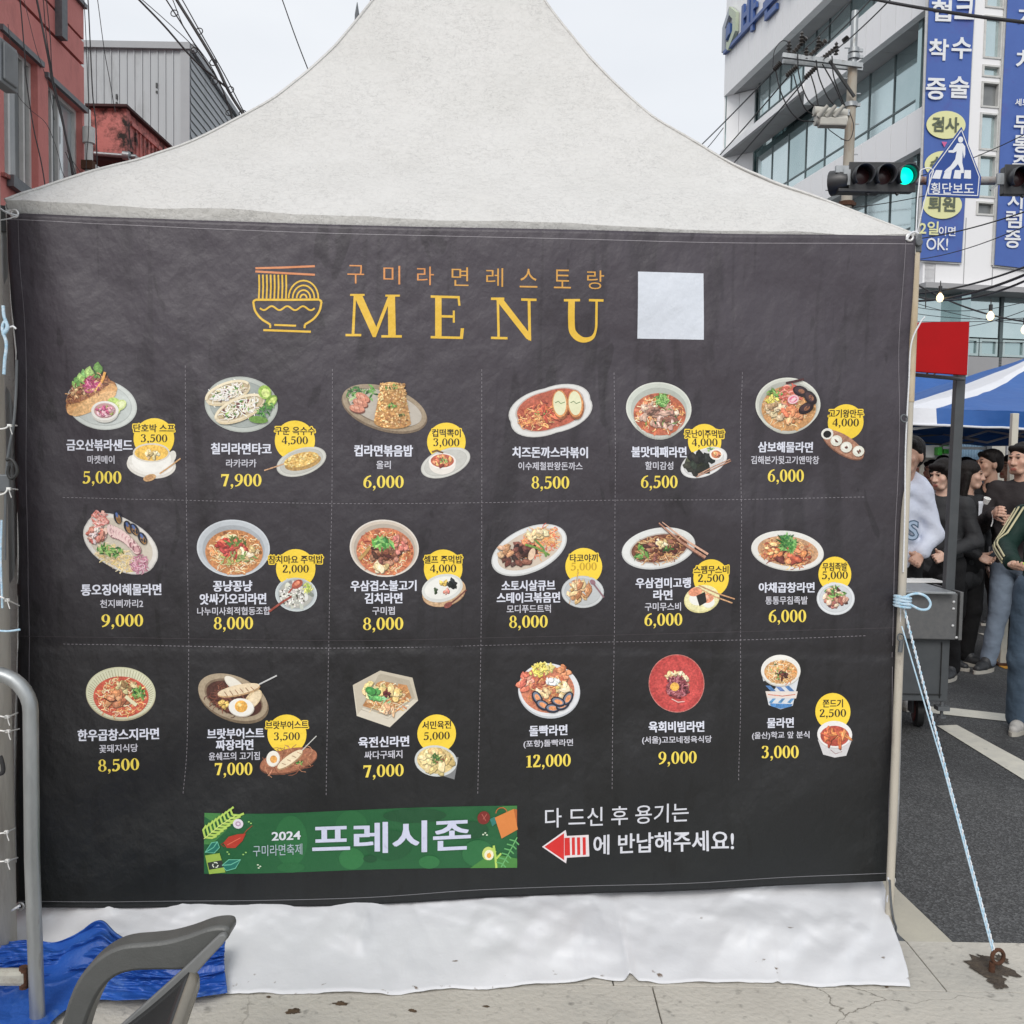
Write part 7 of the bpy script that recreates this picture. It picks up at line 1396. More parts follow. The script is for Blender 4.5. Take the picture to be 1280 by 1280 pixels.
pline((1130, 368), 10, (1300, 326), 8, 0.0117, 'upper thick black cable sloping over the storefront', .06, G3); pline((1130, 376), 10, (1300, 335), 8, 0.0156, 'lower thick black cable sloping over the storefront', .08, G3); pline((1150, 372), 10, (1300, 342), 8, .013, 'cable just under the thick black pair', .1, G3)
pline((1140, 352), 10, (1300, 404), 9, .012, 'string light cable descending to the right', .08, G3, 'light_cable')
for i, (y0, y1, s_) in enumerate(((384, 372, .1), (392, 396, .05), (402, 398, .02), (379, 407, .05), (410, 380, .12), (425, 428, .02))): pline((1145, y0), 13+i*.3, (1300, y1), 12, .006, ['uppermost', 'second', 'third', 'fourth', 'fifth', 'lowest'][i]+' fine wire before the teal storefront glass', s_, G3)
pline((1068, -6), 9, (1300, 30), 7, .018, 'black cable crossing the top right corner', .02, G3)
pline((1157, 385), 9, (1157, 362), 9, .006, 'short vertical wire above the red board', 0, G3)
# left cables
G4 = 'cable bundle descending behind the tent on the left'
wire([(214, -14), (221, 0), (244, 37), (269, 79), (287, 116), (309, 151), (330, 190)], 9, .022, 'thick black cable of the descending bundle', grp=G4)
wire([(224, -4), (228, 0), (251, 41), (280, 92), (306, 142), (332, 190)], 9.05, .008, 'thin cable right of the thick one in the bundle', grp=G4)
wire([(204, -6), (208, 0), (240, 50), (275, 105), (291, 150), (300, 170)], 9, .010, 'thin cable left of the thick one in the bundle', grp=G4)
wire([(212, -6), (216, 0), (232, 38), (262, 80), (278, 112), (296, 158)], 9, .006, 'finest cable twisting between the bundle cables', grp=G4)
wire([(168, -6), (174, 0), (205, 32), (240, 72), (266, 95), (284, 110)], 9, .014, 'cable joining the bundle from the left at mid height', grp=G4)
wire([(172, -4), (178, 0), (212, 30), (245, 62), (276, 105)], 9.3, .006, 'fine cable beside the joining one', grp=G4)
for i, (x, y, r) in enumerate(((218, 16.5, 4.3), (249, 39, 4.2), (242.5, 63, 4), (266.5, 78, 4.2), (268, 102, 4), (288, 112, 4), (303.5, 142, 4.4), (286, 141, 3.6))):
    mb = MB(); torus(mb, at(x, y, 9), (0, -1, .2), r/FPX*9, .005, 18, 5); tag(mb.build('cable_hanger_ring', M['cable'], smooth=60), ['topmost', 'second', 'third', 'fourth', 'fifth', 'sixth', 'lowest right', 'lowest left'][i]+' hanger ring on the cable bundle left of the tent peak', 'cable ring', 'hanger rings on the cable bundle')
G5 = 'cables hanging before the red building'
for pts, r, lb in (([(43, -8), (46, 0), (61, 75), (66, 105), (80, 160), (96, 240)], .014, 'thickest cable hanging over the red window wall'), ([(51, -8), (54, 0), (58, 45), (66, 95), (72, 125), (85, 180), (100, 240)], .006, 'thin cable just right of the thickest'), ([(56, -8), (58, 0), (63, 50), (66, 95), (80, 155), (93, 240)], .006, 'second thin cable right of the thickest'),
    ([(22, -8), (25, 0), (31, 70), (33, 100), (42, 160), (52, 205), (59, 250)], .008, 'long curved cable left over the first window'), ([(27, -6), (30, 0), (45, 60), (60, 105), (68, 150)], .004, 'thin cable sloping over the red wall between windows'), ([(108, -8), (110, 0), (113, 60), (116, 120), (120, 160), (122, 240)], .008, 'cable along the red building corner'),
    ([(104, -8), (105, 0), (108, 60), (111, 150), (108, 200), (107, 240)], .005, 'thin cable hugging the red building edge'), ([(120, -8), (122, 0), (130, 60), (138, 105), (144, 140)], .005, 'thin cable slanting over the grey metal cladding'), ([(10, 30), (20, 110), (36, 135), (58, 155), (72, 190), (80, 220), (100, 235)], .004, 'loose thin wire drooping across both windows'),
    ([(82, 190), (92, 215), (98, 235), (103, 250)], .006, 'short cable tangle at the second window foot'), ([(84, 188), (90, 200), (104, 222), (108, 245)], .004, 'fine wire of the tangle at the second window')):
    wire(pts, 9.5, r, lb, grp=G5)
wire([(350, -8), (353, 0), (370, 48), (389, 97)], 14, .012, 'single cable crossing the sky left of the tent peak'); wire([(462, -8), (463, 0), (466, 10)], 14, .012, 'short cable end beside the tent peak at the top edge')
sp_ = at(446, 40, 60); tp = at(446.5, 3, 60); mb = MB(); mb.tube([(sp_.x, 60, 0), sp_, sp_.lerp(tp, .6), tp], [.25, .16, .14, .02], 8); tag(mb.build('distant_mast', M['steel_dark'], smooth=40), 'distant dark mast poking up left of the tent peak', 'mast')

# ---- traffic signals and crossing sign on one arm
M['sigblack'] = mat('signal_black', (.018, .019, .021), (.028, .029, .031), scale=9, rough=.42, spec=.6); M['lensoff'] = mat('lens_off', (.03, .012, .012), rough=.25)
M['green_lit'] = mat('green_light', (.0, .5, .35), rough=.4, emit=(.0, .95, .62), estr=1.15)
GYv = 14.0
arm_ = empty('signal_arm', tuple(at(1240, 225, GYv+.2)), 0, 'rusty horizontal steel arm carrying signals and sign', 'signal arm')
ar0, ar1 = at(1045, 226, GYv+.25), at(1430, 226, GYv+.25)
mb = MB(); mb.tube([ar0, ar1], .062, 12); kid(mb, 'arm_tube', mat('arm_paint', (.30, .29, .28), (.36, .35, .33), scale=5, rough=.6, dirt=(.24, .10, .05), dscale=4, dlo=.5, dhi=.62), arm_, smooth=50)
mb = MB(); mb.tube([(ar1.x, ar1.y, 0), (ar1.x, ar1.y, ar1.z+.8)], [.13, .10], 14); kid(mb, 'post', M['galv'], arm_, smooth=50)
def signal(px0, px1, py, lb, lit=None, dy=0):
    """horizontal three light head; px0..px1 = housing"""
    a_, b_ = at(px0, py, GYv), at(px1, py+dy, GYv); e = empty('traffic_signal', tuple(a_), 0, lb, 'traffic light'); L_ = b_-a_; xd = L_.normalized(); w_ = L_.length
    R = Matrix((xd, Vector((-xd.y, xd.x, 0)).normalized(), xd.cross(Vector((-xd.y, xd.x, 0)).normalized()))).transposed()
    mb = MB(); mb.box(a_+L_/2+Vector((0, .06, 0)), (w_, .16, .40), R); kid(mb, 'housing', M['sigblack'], e, bevel=.02)
    mb = MB(); mb.box(a_+L_/2+Vector((0, -.03, -.0)), (w_+.02, .02, .43), R); kid(mb, 'front_plate', M['sigblack'], e, bevel=.008)
    for k in range(3):
        c = a_+L_*((k+.5)/3)+Vector((0, -.04, .015)); r = w_/6*.86
        mb = MB(); mb.lathe([(0, .035), (r*.5, .028), (r*.9, .005), (r*.92, -.02)], c, (0, -1, 0), 24); kid(mb, 'lens', M['green_lit'] if k == lit else M['lensoff'], e, smooth=60)
        mb = MB(); n = 24; prof = []
        for i in range(n+1):
            t = -PI*.30+(2*PI*.80)*i/n; q = Vector((math.cos(t)*r, 0, math.sin(t)*r)); ln_ = .20*(1-.45*max(0, -math.sin(t)))
            prof.append((c+q, c+q*1.02+Vector((0, -ln_, -.02)))); 
        mb.add([p[0] for p in prof]+[p[1] for p in prof], [(i, i+1, n+2+i, n+1+i) for i in range(n)])
        kid(mb, 'visor', mat('visor', (.05, .055, .06), rough=.4) if 'visor' not in MATS else MATS['visor'], e, smooth=60, solid=.012)
    for xx in (.3, .75): mb = MB(); mb.box(a_+L_*xx+Vector((0, .0, -.22)), (.05, .05, .05), (0, .78, 0)); kid(mb, 'latch', M['sigblack'], e)
    return e
s1 = signal(1061, 1143, 222, 'horizontal traffic light with its rightmost green lamp lit', 2, .5)
mb = MB(); q = at(1049, 228, GYv+.1); mb.lathe([(0, -.16), (.11, -.14), (.17, -.05), (.18, .12), (.0, .12)], q, Vector((-.8, .6, 0)), 16); kid(mb, 'rear_lamp_back', M['sigblack'], s1, smooth=40)
mb = MB(); mb.box(at(1053, 212, GYv), (.2, .06, .10)); mb.box(at(1058, 222, GYv-.02), (.10, .05, .22)); mb.beam(at(1046, 222, GYv), at(1060, 215, GYv), .03, .03); kid(mb, 'bracket', M['galv'], s1)
mb = MB(); mb.box(at(1072, 240, GYv+.04), (.62, .2, .05)); kid(mb, 'lower_shroud', M['sigblack'], s1, bevel=.01)
s2 = signal(1255, 1337, 225, 'second traffic light cut by the right picture edge', None, .5)
mb = MB(); mb.box(at(1250, 224, GYv), (.10, .05, .16)); mb.beam(at(1238, 238, GYv), at(1256, 222, GYv), .03, .03); kid(mb, 'bracket', M['galv'], s2)
M['signface'] = mat('sign_blue_face', (.012, .055, .26), (.015, .065, .30), scale=2, rough=.35)
csn = empty('crossing_sign', tuple(at(1193, 215, GYv-.15)), 0, 'blue pedestrian crossing sign with a white walking figure', 'road sign')
def sg(px, py, d=0): return at(px, py, GYv-.15-d)
OUT = [(1202, 158.5), (1226.5, 221.5), (1224, 247.5), (1158, 245), (1159.5, 217)]
mb = MB(); mb.prism([sg(*p) for p in OUT], (0, .03, 0)); kid(mb, 'plate', M['signface'], csn)
a = None
def sgline(P, w_, m, d, nm):
    mb = MB(); Q = [sg(x, y, d) for x, y in P]
    for p_, q_ in zip(Q, Q[1:]+Q[:1]): mb.beam(p_, q_+(q_-p_).normalized()*w_*.4, w_, .004, (0, 1, 0))
    kid(mb, nm, m, csn)
INN = [(1201.8, 162.5), (1224, 221), (1222, 244.5), (1160.5, 242.5), (1162, 218)]
sgline(INN, .012, M['bannerwhite'], .005, 'white_border')
def sgpoly(P, nm='pictogram', d=.006): mb = MB(); mb.prism([sg(x, y, d) for x, y in P], (0, .003, 0)); kid(mb, nm, M['bannerwhite'], csn)
sgpoly([(1200.8+3.2*math.cos(t*PI/8), 174.5+3.9*math.sin(t*PI/8)) for t in range(16)])
sgpoly([(1196.5, 179), (1203.5, 179), (1206.5, 183), (1206.6, 193), (1205, 198), (1204, 192), (1203.5, 187), (1203, 198), (1202.8, 203), (1204.5, 211), (1205, 216), (1200.5, 216.5), (1200.5, 211), (1197.5, 205), (1192, 211), (1186.5, 215), (1180, 215), (1183, 211.5), (1188, 207.5), (1194, 199), (1196, 189), (1192, 191), (1185.5, 190.5), (1185.5, 188), (1191, 187.5)])
for i in range(4): x = 1164+i*13.5; sgpoly([(x+6-i*1.6, 212.5), (x+14-i*1.6, 212.8), (x+11-i*.6, 223.5), (x+1-i*.2, 223)], 'stripe', .004)
v, f = glyphs('횡단보도', .012); mn, mxx = v.min(0), v.max(0); mid = (mn+mxx)/2; mb = MB(); mb.add([sg(1190.5+(p[0]-mid[0])*54/(mxx[0]-mn[0]), 235.5-(p[1]-mid[1])*14/(mxx[1]-mn[1])+(p[0]-mid[0])*.15, .006) for p in v], f); kid(mb, 'lettering', M['bannerwhite'], csn)
mb = MB(); mb.box(at(1195, 226, GYv), (.3, .1, .06)); kid(mb, 'bracket', M['galv'], csn)

# ---- string lights
M['bulb'] = mat('bulb_glass', (1, .85, .6), rough=.3, emit=(1, .74, .38), estr=1.7)
for i, (x, y) in enumerate(((1175, 372), (1238, 395), (1281, 412))):
    e = empty('light_bulb', tuple(at(x, y, 9.3)), 0, ['lit warm bulb hanging nearest the tent leg', 'lit warm bulb above the blue canopy between the others', 'lit warm bulb on the right picture edge'][i], 'light bulb', 'string lights over the street')
    c = at(x, y, 9.3); mb = MB(); mb.lathe([(0, -.044), (.022, -.037), (.034, -.012), (.032, .012), (.016, .036), (.011, .044)], c, n=14); kid(mb, 'bulb', M['bulb'], e, smooth=60)
    mb = MB(); mb.tube([c+Vector((0, 0, .05)), c+Vector((0, 0, .11))], .018, 10); mb.tube([c+Vector((0, 0, .10)), c+Vector((0, 0, .16))], .005, 6); kid(mb, 'socket', M['black'], e, smooth=50)
# ================================================================ people: continuous surfaces grown from a distance field
def surf(prims, vox, k=.02, noise=None):
    """prims: ('c',a,b,ra,rb) round cone | ('e',c,(rx,ry,rz),R) ellipsoid ; returns verts, quads"""
    lo = np.array([1e9]*3); hi = -lo
    for p in prims:
        if p[0] == 'c': A_ = np.array([p[1], p[2]]); r = max(p[3], p[4]); lo = np.minimum(lo, A_.min(0)-r); hi = np.maximum(hi, A_.max(0)+r)
        else: r = max(p[2]); lo = np.minimum(lo, np.array(p[1])-r); hi = np.maximum(hi, np.array(p[1])+r)
    lo -= .03; hi += .03; n = np.ceil((hi-lo)/vox).astype(int)+1; F = np.full(n, .05, dtype=np.float32)
    for p in prims:
        if p[0] == 'c': A_ = np.array([p[1], p[2]]); r = max(p[3], p[4])+k+.02; l_, h_ = A_.min(0)-r, A_.max(0)+r
        else: r = max(p[2])+k+.02; l_, h_ = np.array(p[1])-r, np.array(p[1])+r
        i0 = np.maximum(((l_-lo)/vox).astype(int), 0); i1 = np.minimum(((h_-lo)/vox).astype(int)+2, n)
        X, Y, Z = np.meshgrid(*[lo[d]+np.arange(i0[d], i1[d])*vox for d in range(3)], indexing='ij'); Pt = np.stack([X, Y, Z], -1)
        if p[0] == 'c':
            a, b = np.array(p[1]), np.array(p[2]); ab = b-a; L2 = max((ab@ab), 1e-9); t = np.clip(((Pt-a)@ab)/L2, 0, 1); d = np.linalg.norm(Pt-a-t[..., None]*ab, axis=-1)-(p[3]+(p[4]-p[3])*t)
        else:
            q = Pt-np.array(p[1]); 
            if len(p) > 3 and p[3] is not None: q = q@np.array(p[3])
            rr = np.array(p[2]); s_ = np.linalg.norm(q/rr, axis=-1); g_ = np.linalg.norm(q/(rr*rr), axis=-1)+1e-6; d = s_*(s_-1)/g_
        sub_ = F[i0[0]:i1[0], i0[1]:i1[1], i0[2]:i1[2]]; h = np.clip(.5+.5*(sub_-d)/k, 0, 1); sub_[...] = sub_*(1-h)+d*h-k*h*(1-h)
    if noise:
        X, Y, Z = np.meshgrid(*[lo[d]+np.arange(n[d])*vox for d in range(3)], indexing='ij'); amp, fr, sd = noise
        F += amp*(np.sin(X*fr+Z*fr*1.7+sd)*np.sin(Y*fr*1.3-Z*fr*.6+sd*2)+.6*np.sin(Z*fr*2.3+X*fr*.8+sd*3+2*np.sin(X*fr*.7+sd)))
    Sg = F < 0
    c = sum(Sg[i:n[0]-1+i, j:n[1]-1+j, l:n[2]-1+l].astype(int) for i in (0, 1) for j in (0, 1) for l in (0, 1)); act = (c > 0) & (c < 8)
    idx = -np.ones(act.shape, int); ii = np.argwhere(act); idx[act] = np.arange(len(ii))
    acc = np.zeros((len(ii), 3)); cnt = np.zeros(len(ii)); cor = [(i, j, l) for i in (0, 1) for j in (0, 1) for l in (0, 1)]
    for a in cor:
        for d in range(3):
            if a[d]: continue
            b = list(a); b[d] = 1; fa = F[ii[:, 0]+a[0], ii[:, 1]+a[1], ii[:, 2]+a[2]]; fb = F[ii[:, 0]+b[0], ii[:, 1]+b[1], ii[:, 2]+b[2]]
            m = (fa < 0) != (fb < 0); t = np.where(m, fa/(fa-fb+1e-12), 0); pt = np.array(a)[None]+0.*acc; pt = pt.astype(float); pt[:, d] += t; acc[m] += pt[m]; cnt[m] += 1
    V = lo+(ii+acc/cnt[:, None])*vox; Q = []
    for d in range(3):
        u, v = [(1, 2), (2, 0), (0, 1)][d]; s0 = [slice(None)]*3; s1 = [slice(None)]*3; s0[d] = slice(0, n[d]-1); s1[d] = slice(1, n[d])
        ch = Sg[tuple(s0)] != Sg[tuple(s1)]; e = np.argwhere(ch); e = e[(e[:, u] > 0) & (e[:, v] > 0) & (e[:, u] < n[u]-1) & (e[:, v] < n[v]-1)]
        def cell(du, dv): q = e.copy(); q[:, u] -= du; q[:, v] -= dv; return idx[q[:, 0], q[:, 1], q[:, 2]]
        A_, B_, C_, D_ = cell(0, 0), cell(1, 0), cell(1, 1), cell(0, 1); ins = Sg[e[:, 0], e[:, 1], e[:, 2]]
        Q.append(np.where(ins[:, None], np.stack([A_, B_, C_, D_], 1), np.stack([D_, C_, B_, A_], 1)))
    return V, np.concatenate(Q)
def np_mesh(name, parts, m, par, col=None):
    V = np.concatenate([p[0] for p in parts]); off = 0; Qs = []
    for v, q in parts: Qs.append(q+off); off += len(v)
    Q = np.concatenate(Qs); me = bpy.data.meshes.new(name); me.vertices.add(len(V)); me.vertices.foreach_set('co', V.astype(np.float32).ravel())
    me.loops.add(Q.size); me.loops.foreach_set('vertex_index', Q.ravel().astype(np.int32)); me.polygons.add(len(Q)); me.polygons.foreach_set('loop_start', np.arange(0, Q.size, 4, dtype=np.int32)); me.polygons.foreach_set('loop_total', np.full(len(Q), 4, dtype=np.int32))
    me.update(calc_edges=True); me.validate(); me.shade_smooth(); me.materials.append(m)
    if col is not None:
        at_ = me.color_attributes.new('ink', 'FLOAT_COLOR', 'POINT'); c = col(V); at_.data.foreach_set('color', np.concatenate([c, np.ones((len(c), 1))], 1).astype(np.float32).ravel())
    o = bpy.data.objects.new(name, me); COL.objects.link(o); o.parent = par; return o
def skin_mat():
    m = mat('skin', (.5, .3, .22), rough=.5, bump=.0006, bscale=300); t = m.node_tree; p = t.nodes['Principled BSDF']; a = t.nodes.new('ShaderNodeAttribute'); a.attribute_name = 'ink'; t.links.new(a.outputs['Color'], p.inputs['Base Color']); p.inputs['Subsurface Weight'].default_value = .08; p.inputs['Subsurface Radius'].default_value = (.01, .004, .002); return m
M['skin'] = skin_mat(); M['hair'] = mat('black_hair', (.006, .005, .005), (.014, .011, .010), scale=60, rough=.55, spec=.2, bump=.006, bscale=150, stretch=(1, 1, .12)); M['eye'] = mat('eye_dark', (.012, .01, .01), rough=.2)
M['c_hoodie'] = mat('hoodie_cotton', (.58, .62, .74), (.64, .68, .78), scale=5, rough=.95, bump=.016, bscale=11)
M['c_black'] = mat('black_cotton', (.010, .010, .011), (.018, .018, .019), scale=6, rough=.85, bump=.016, bscale=11, spec=.15)
M['c_char'] = mat('charcoal_jacket', (.028, .029, .031), (.040, .041, .044), scale=6, rough=.6, bump=.016, bscale=11, spec=.15)
M['c_brown'] = mat('brown_black_jacket', (.030, .026, .027), (.040, .035, .036), scale=6, rough=.75, bump=.016, bscale=11, spec=.15)
M['c_green'] = mat('dark_green_jersey', (.008, .024, .020), (.013, .032, .026), scale=6, rough=.6, bump=.016, bscale=10, spec=.15)
M['c_jeans'] = mat('denim', (.045, .075, .115), (.080, .12, .17), scale=8, rough=.9, bump=.014, bscale=12)
M['c_pale'] = mat('pale_denim', (.16, .20, .26), (.20, .25, .32), scale=8, rough=.9, bump=.014, bscale=12)
M['c_white'] = mat('white_cotton', (.66, .68, .74), (.72, .74, .78), scale=6, rough=.9); M['c_cream'] = mat('cream_stripe', (.52, .48, .30), rough=.7)
M['shoe_w'] = mat('sneaker_white', (.50, .49, .46), (.36, .35, .34), scale=25, rough=.6); M['shoe_b'] = mat('sneaker_black', (.02, .022, .026), (.035, .037, .04), scale=20, rough=.55); M['sole'] = mat('sole', (.45, .43, .38), rough=.7)
def hand_prims(w_, el, curl=.9, side=1, pd=None):
    w_ = np.array(w_, float); d = w_-np.array(el, float); d /= np.linalg.norm(d); pd = np.array(pd if pd is not None else (0, -1, 0), float); pd -= d*(pd@d); pd /= np.linalg.norm(pd); x = np.cross(d, pd)*side; out = [('c', w_-d*.02, w_+d*.03, .024, .026)]
    pc = w_+d*.05; out.append(('e', pc+d*.01, (.040, .017, .046), np.stack([x, pd, d], 1)))
    for i, (o_, L_) in enumerate(((-.031, .062), (-.011, .072), (.010, .067), (.030, .054))):
        b = pc+d*.043+x*o_; a1 = curl*.55; d1 = d*math.cos(a1)+pd*math.sin(a1); m1 = b+d1*L_*.45; a2 = a1+curl*.8; d2 = d*math.cos(a2)+pd*math.sin(a2); m2 = m1+d2*L_*.32; a3 = a2+curl*.5; d3 = d*math.cos(a3)+pd*math.sin(a3)
        out += [('c', b-d*.02, m1, .0105, .0095), ('c', m1, m2, .0095, .0088), ('c', m2, m2+d3*L_*.25, .0086, .0075)]
    tb_ = pc-x*.030; td = (d*.6-x*.55+pd*.55); td /= np.linalg.norm(td); out += [('c', tb_-d*.015, tb_+td*.035, .0135, .011), ('c', tb_+td*.035, tb_+td*.035+(td+pd*.5)*.024, .0105, .0085)]
    return out
def person(px, Y, H, yaw, label, top, bot, shoe, hair='short', elL=None, wrL=None, elR=None, wrR=None, kneeL=None, ankL=None, kneeR=None, ankR=None, head=(0, 0), lean=(0, 0), vox=.010, bulk=1.0, legw=1.0, curlL=.8, curlR=.8, skin=(.52, .31, .22), sleeve=1.0, hood=False, foot_px=None, topname='jacket', hx=0, topz=.86, wide=0, palmR=None, palmL=None, hairtop=None):
    X = at(px, 600, Y).x; s = H/1.75; e = empty('person', (X, Y, 0), math.radians(yaw), label, 'person', None); e.scale = (s, s, s)
    V3 = lambda *a: np.array(a, float)
    hipL, hipR = V3(-.095, 0, .92), V3(.095, 0, .92); shz = 1.395; lx, ly = lean
    shL, shR = V3(-.168+lx, ly, shz), V3(.168+lx, ly, shz); elL = V3(*(elL or (-.25, .02, 1.13))); wrL = V3(*(wrL or (-.26, -.04, .88))); elR = V3(*(elR or (.25, .02, 1.13))); wrR = V3(*(wrR or (.26, -.04, .88)))
    kneeL = V3(*(kneeL or (-.11, -.02, .49))); ankL = V3(*(ankL or (-.12, .03, .085))); kneeR = V3(*(kneeR or (.11, -.02, .49))); ankR = V3(*(ankR or (.12, .03, .085)))
    nk = V3(lx+hx*.7, ly+.01, 1.47); hc = V3(lx*1.25+hx, ly*1.3-.025, 1.635); hy, hp = math.radians(head[0]), math.radians(head[1])
    Rh = np.array(Euler((hp, 0, hy)).to_matrix()); hp_ = lambda x, y, z: hc+Rh@V3(x, y, z)
    body = [('c', V3(0, 0, .93), V3(lx*.6, ly*.6, 1.15), .105, .10), ('e', V3(lx*.9, ly*.9, 1.29), (.145, .10, .17), None), ('c', shL, shR, .055, .055), ('c', nk-V3(0, 0, .05), hc-V3(0, -.015, .05), .054, .050)]
    for sh, el, wr in ((shL, elL, wrL), (shR, elR, wrR)): body += [('c', sh, el, .046, .036), ('c', el, wr, .036, .023)]
    for hi_, kn, an in ((hipL, kneeL, ankL), (hipR, kneeR, ankR)): body += [('c', hi_, kn, .078, .050), ('c', kn, an, .048, .034), ('c', an, an+V3(0, -.11, -.04), .034, .028)]
    headp = [('e', hp_(0, .015, .02), (.074, .092, .095), Rh), ('e', hp_(0, -.028, -.035), (.060, .060, .082), Rh), ('c', hp_(-.028, -.058, -.085), hp_(.028, -.058, -.085), .026, .026), ('c', nk-V3(0, 0, .02), hp_(0, .02, -.03), .052, .050),
             ('c', hp_(0, -.086, .015), hp_(0, -.102, -.025), .009, .014), ('c', hp_(-.014, -.088, -.028), hp_(.014, -.088, -.028), .009, .009), ('c', hp_(-.035, -.078, .032), hp_(.035, -.078, .032), .010, .010), ('c', hp_(-.020, -.085, -.060), hp_(.020, -.085, -.060), .0075, .0075), ('c', hp_(-.016, -.083, -.072), hp_(.016, -.083, -.072), .008, .008),
             ('e', hp_(-.076, .01, -.01), (.012, .020, .032), Rh), ('e', hp_(.076, .01, -.01), (.012, .020, .032), Rh), ('c', hp_(-.045, -.055, -.02), hp_(-.03, -.06, -.05), .024, .02), ('c', hp_(.045, -.055, -.02), hp_(.03, -.06, -.05), .024, .02)]
    hl = hand_prims(wrL, elL, curlL, 1, palmL); hr = hand_prims(wrR, elR, curlR, -1, palmR)
    sk = np.array(skin); lip = hp_(0, -.088, -.066)
    def col(Vv):
        c = np.repeat(sk[None], len(Vv), 0)*1.0; dl = np.linalg.norm((Vv-lip)/np.array([.026, .02, .011]), axis=1); c[dl < 1] = sk*np.array([.78, .45, .48])
        for sx in (-1, 1):
            eb = hp_(sx*.034, -.082, .042); db = np.linalg.norm((Vv-eb)/np.array([.022, .02, .006]), axis=1); c[db < 1] = (.03, .02, .018)
            ck = hp_(sx*.04, -.075, -.025); dk = np.linalg.norm(Vv-ck, axis=1)[:, None]; c = c*(1-np.clip(1-dk/.03, 0, 1)*np.array([[0, .12, .10]]))
        return c
    np_mesh('body', [surf(body, vox*1.3, .03), surf(headp, .0052, .012), surf(hl, .0052, .006), surf(hr, .0052, .006)], M['skin'], e, col)
    for sx in (-1, 1):
        mb = MB(); c = hp_(sx*.031, -.079, .018); mb.lathe([(0, -.004), (.010, -.002), (.012, .0), (.010, .002)], c, Rh@V3(0, -1, 0), 12); vs = [Vector(c)+(Vector(v)-Vector(c)) for v in mb.v]; mb.v = [tuple(Vector((v.x, v.y, c[2]+(v.z-c[2])*.55))) for v in vs]; o = mb.build('eye', M['eye'], e, smooth=60)
    # hair
    if hair == 'short': hpz = [('e', hp_(0, .030, .050), (.086, .096, .082), Rh), ('e', hp_(0, .060, .0), (.078, .060, .085), Rh), ('c', hp_(-.045, -.040, .084), hp_(.045, -.040, .084), .026, .026), ('c', hp_(-.072, .0, .03), hp_(-.074, .01, -.0), .014, .010), ('c', hp_(.072, .0, .03), hp_(.074, .01, -.0), .014, .010)]
    elif hair == 'bob': hpz = [('e', hp_(0, .025, .045), (.092, .100, .090), Rh), ('e', hp_(0, .055, -.02), (.092, .062, .115), Rh), ('c', hp_(-.078, -.02, .04), hp_(-.084, .0, -.085), .026, .022), ('c', hp_(.078, -.02, .04), hp_(.084, .0, -.085), .026, .022), ('c', hp_(-.05, -.050, .078), hp_(.05, -.050, .078), .026, .026)]
    else: hpz = [('e', hp_(0, .025, .045), (.087, .097, .084), Rh), ('e', hp_(0, .06, -.03), (.085, .055, .13), Rh), ('c', hp_(-.07, .02, .0), hp_(-.085, .04, -.27), .032, .026), ('c', hp_(.07, .02, .0), hp_(.085, .04, -.27), .032, .026), ('c', hp_(0, .06, -.05), hp_(0, .08, -.27), .06, .05)]
    np_mesh('hair', [surf(hpz, .008, .012, (.0010, 120, px))], M['hair'], e)
    # upper garment
    tl = topz; g = bulk; tp = [('c', V3(-.055, 0, tl+.05), V3(-.06+lx*.9, ly*.9, 1.27), .118*g, .112*g), ('c', V3(.055, 0, tl+.05), V3(.06+lx*.9, ly*.9, 1.27), .118*g, .112*g), ('e', V3(lx*.95, ly*.95, 1.30), (.175*g, .112*g, .13), None), ('c', shL, shR, .066*g, .066*g), ('c', nk-V3(0, 0, .05), shL, .052, .055*g), ('c', nk-V3(0, 0, .05), shR, .052, .055*g), ('c', nk-V3(0, 0, .07), nk-V3(0, 0, .02), .075, .058)]
    for sh, el, wr in ((shL, elL, wrL), (shR, elR, wrR)): we = el+(wr-el)*(sleeve*.96); tp += [('c', sh, el, .070*g, .058*g), ('c', el, we, .060*g, .046*g), ('c', we-(wr-el)*.05, we, .040*g, .036*g)]
    if hood: tp += [('c', nk+V3(-.10, .0, -.01), nk+V3(.0, .11, .05), .046, .062), ('c', nk+V3(.10, .0, -.01), nk+V3(.0, .11, .05), .046, .062), ('c', nk+V3(-.09, .0, -.02), nk+V3(-.02, -.09, -.06), .04, .028), ('c', nk+V3(.09, .0, -.02), nk+V3(.02, -.09, -.06), .04, .028)]
    o = np_mesh(topname, [surf(tp, vox, .03, (.0036, 24, px*.7))], M[top], e)
    # trousers
    tr = [('c', V3(-.05, 0, .96), V3(.05, 0, .96), .118, .118), ('c', V3(-.05, 0, .86), V3(.05, 0, .86), .12, .12)]
    for hi_, kn, an in ((hipL, kneeL, ankL), (hipR, kneeR, ankR)): tr += [('c', hi_, kn, .105*legw, .076*legw+wide*.4), ('c', kn, an+V3(0, .005, .0), .072*legw+wide*.4, .060*legw+wide)]
    np_mesh('trousers', [surf(tr, vox*1.1, .022, (.0022, 19, px))], M[bot], e)
    for an in (ankL, ankR):
        sp = [('c', an+V3(0, .03, -.030), an+V3(0, -.10, -.042), .042, .038), ('c', an+V3(0, -.10, -.045), an+V3(0, -.165, -.05), .040, .030), ('c', an+V3(0, .02, .0), an+V3(0, -.03, .0), .044, .040)]
        sh_ = np_mesh('shoe', [surf(sp, .008, .02)], M[shoe], e)
        mb = MB(); n = 20; P = []
        for i in range(n): t = 2*PI*i/n; y_ = math.sin(t); P.append(Vector((an[0]+.046*math.cos(t)*(1 if y_ > -.2 else .95), an[1]-.065-.145*-y_*1.0, an[2]-.085)))
        mb.prism(P, (0, 0, .026)); kq = mb.build('sole', M['sole'], sh_, smooth=40)
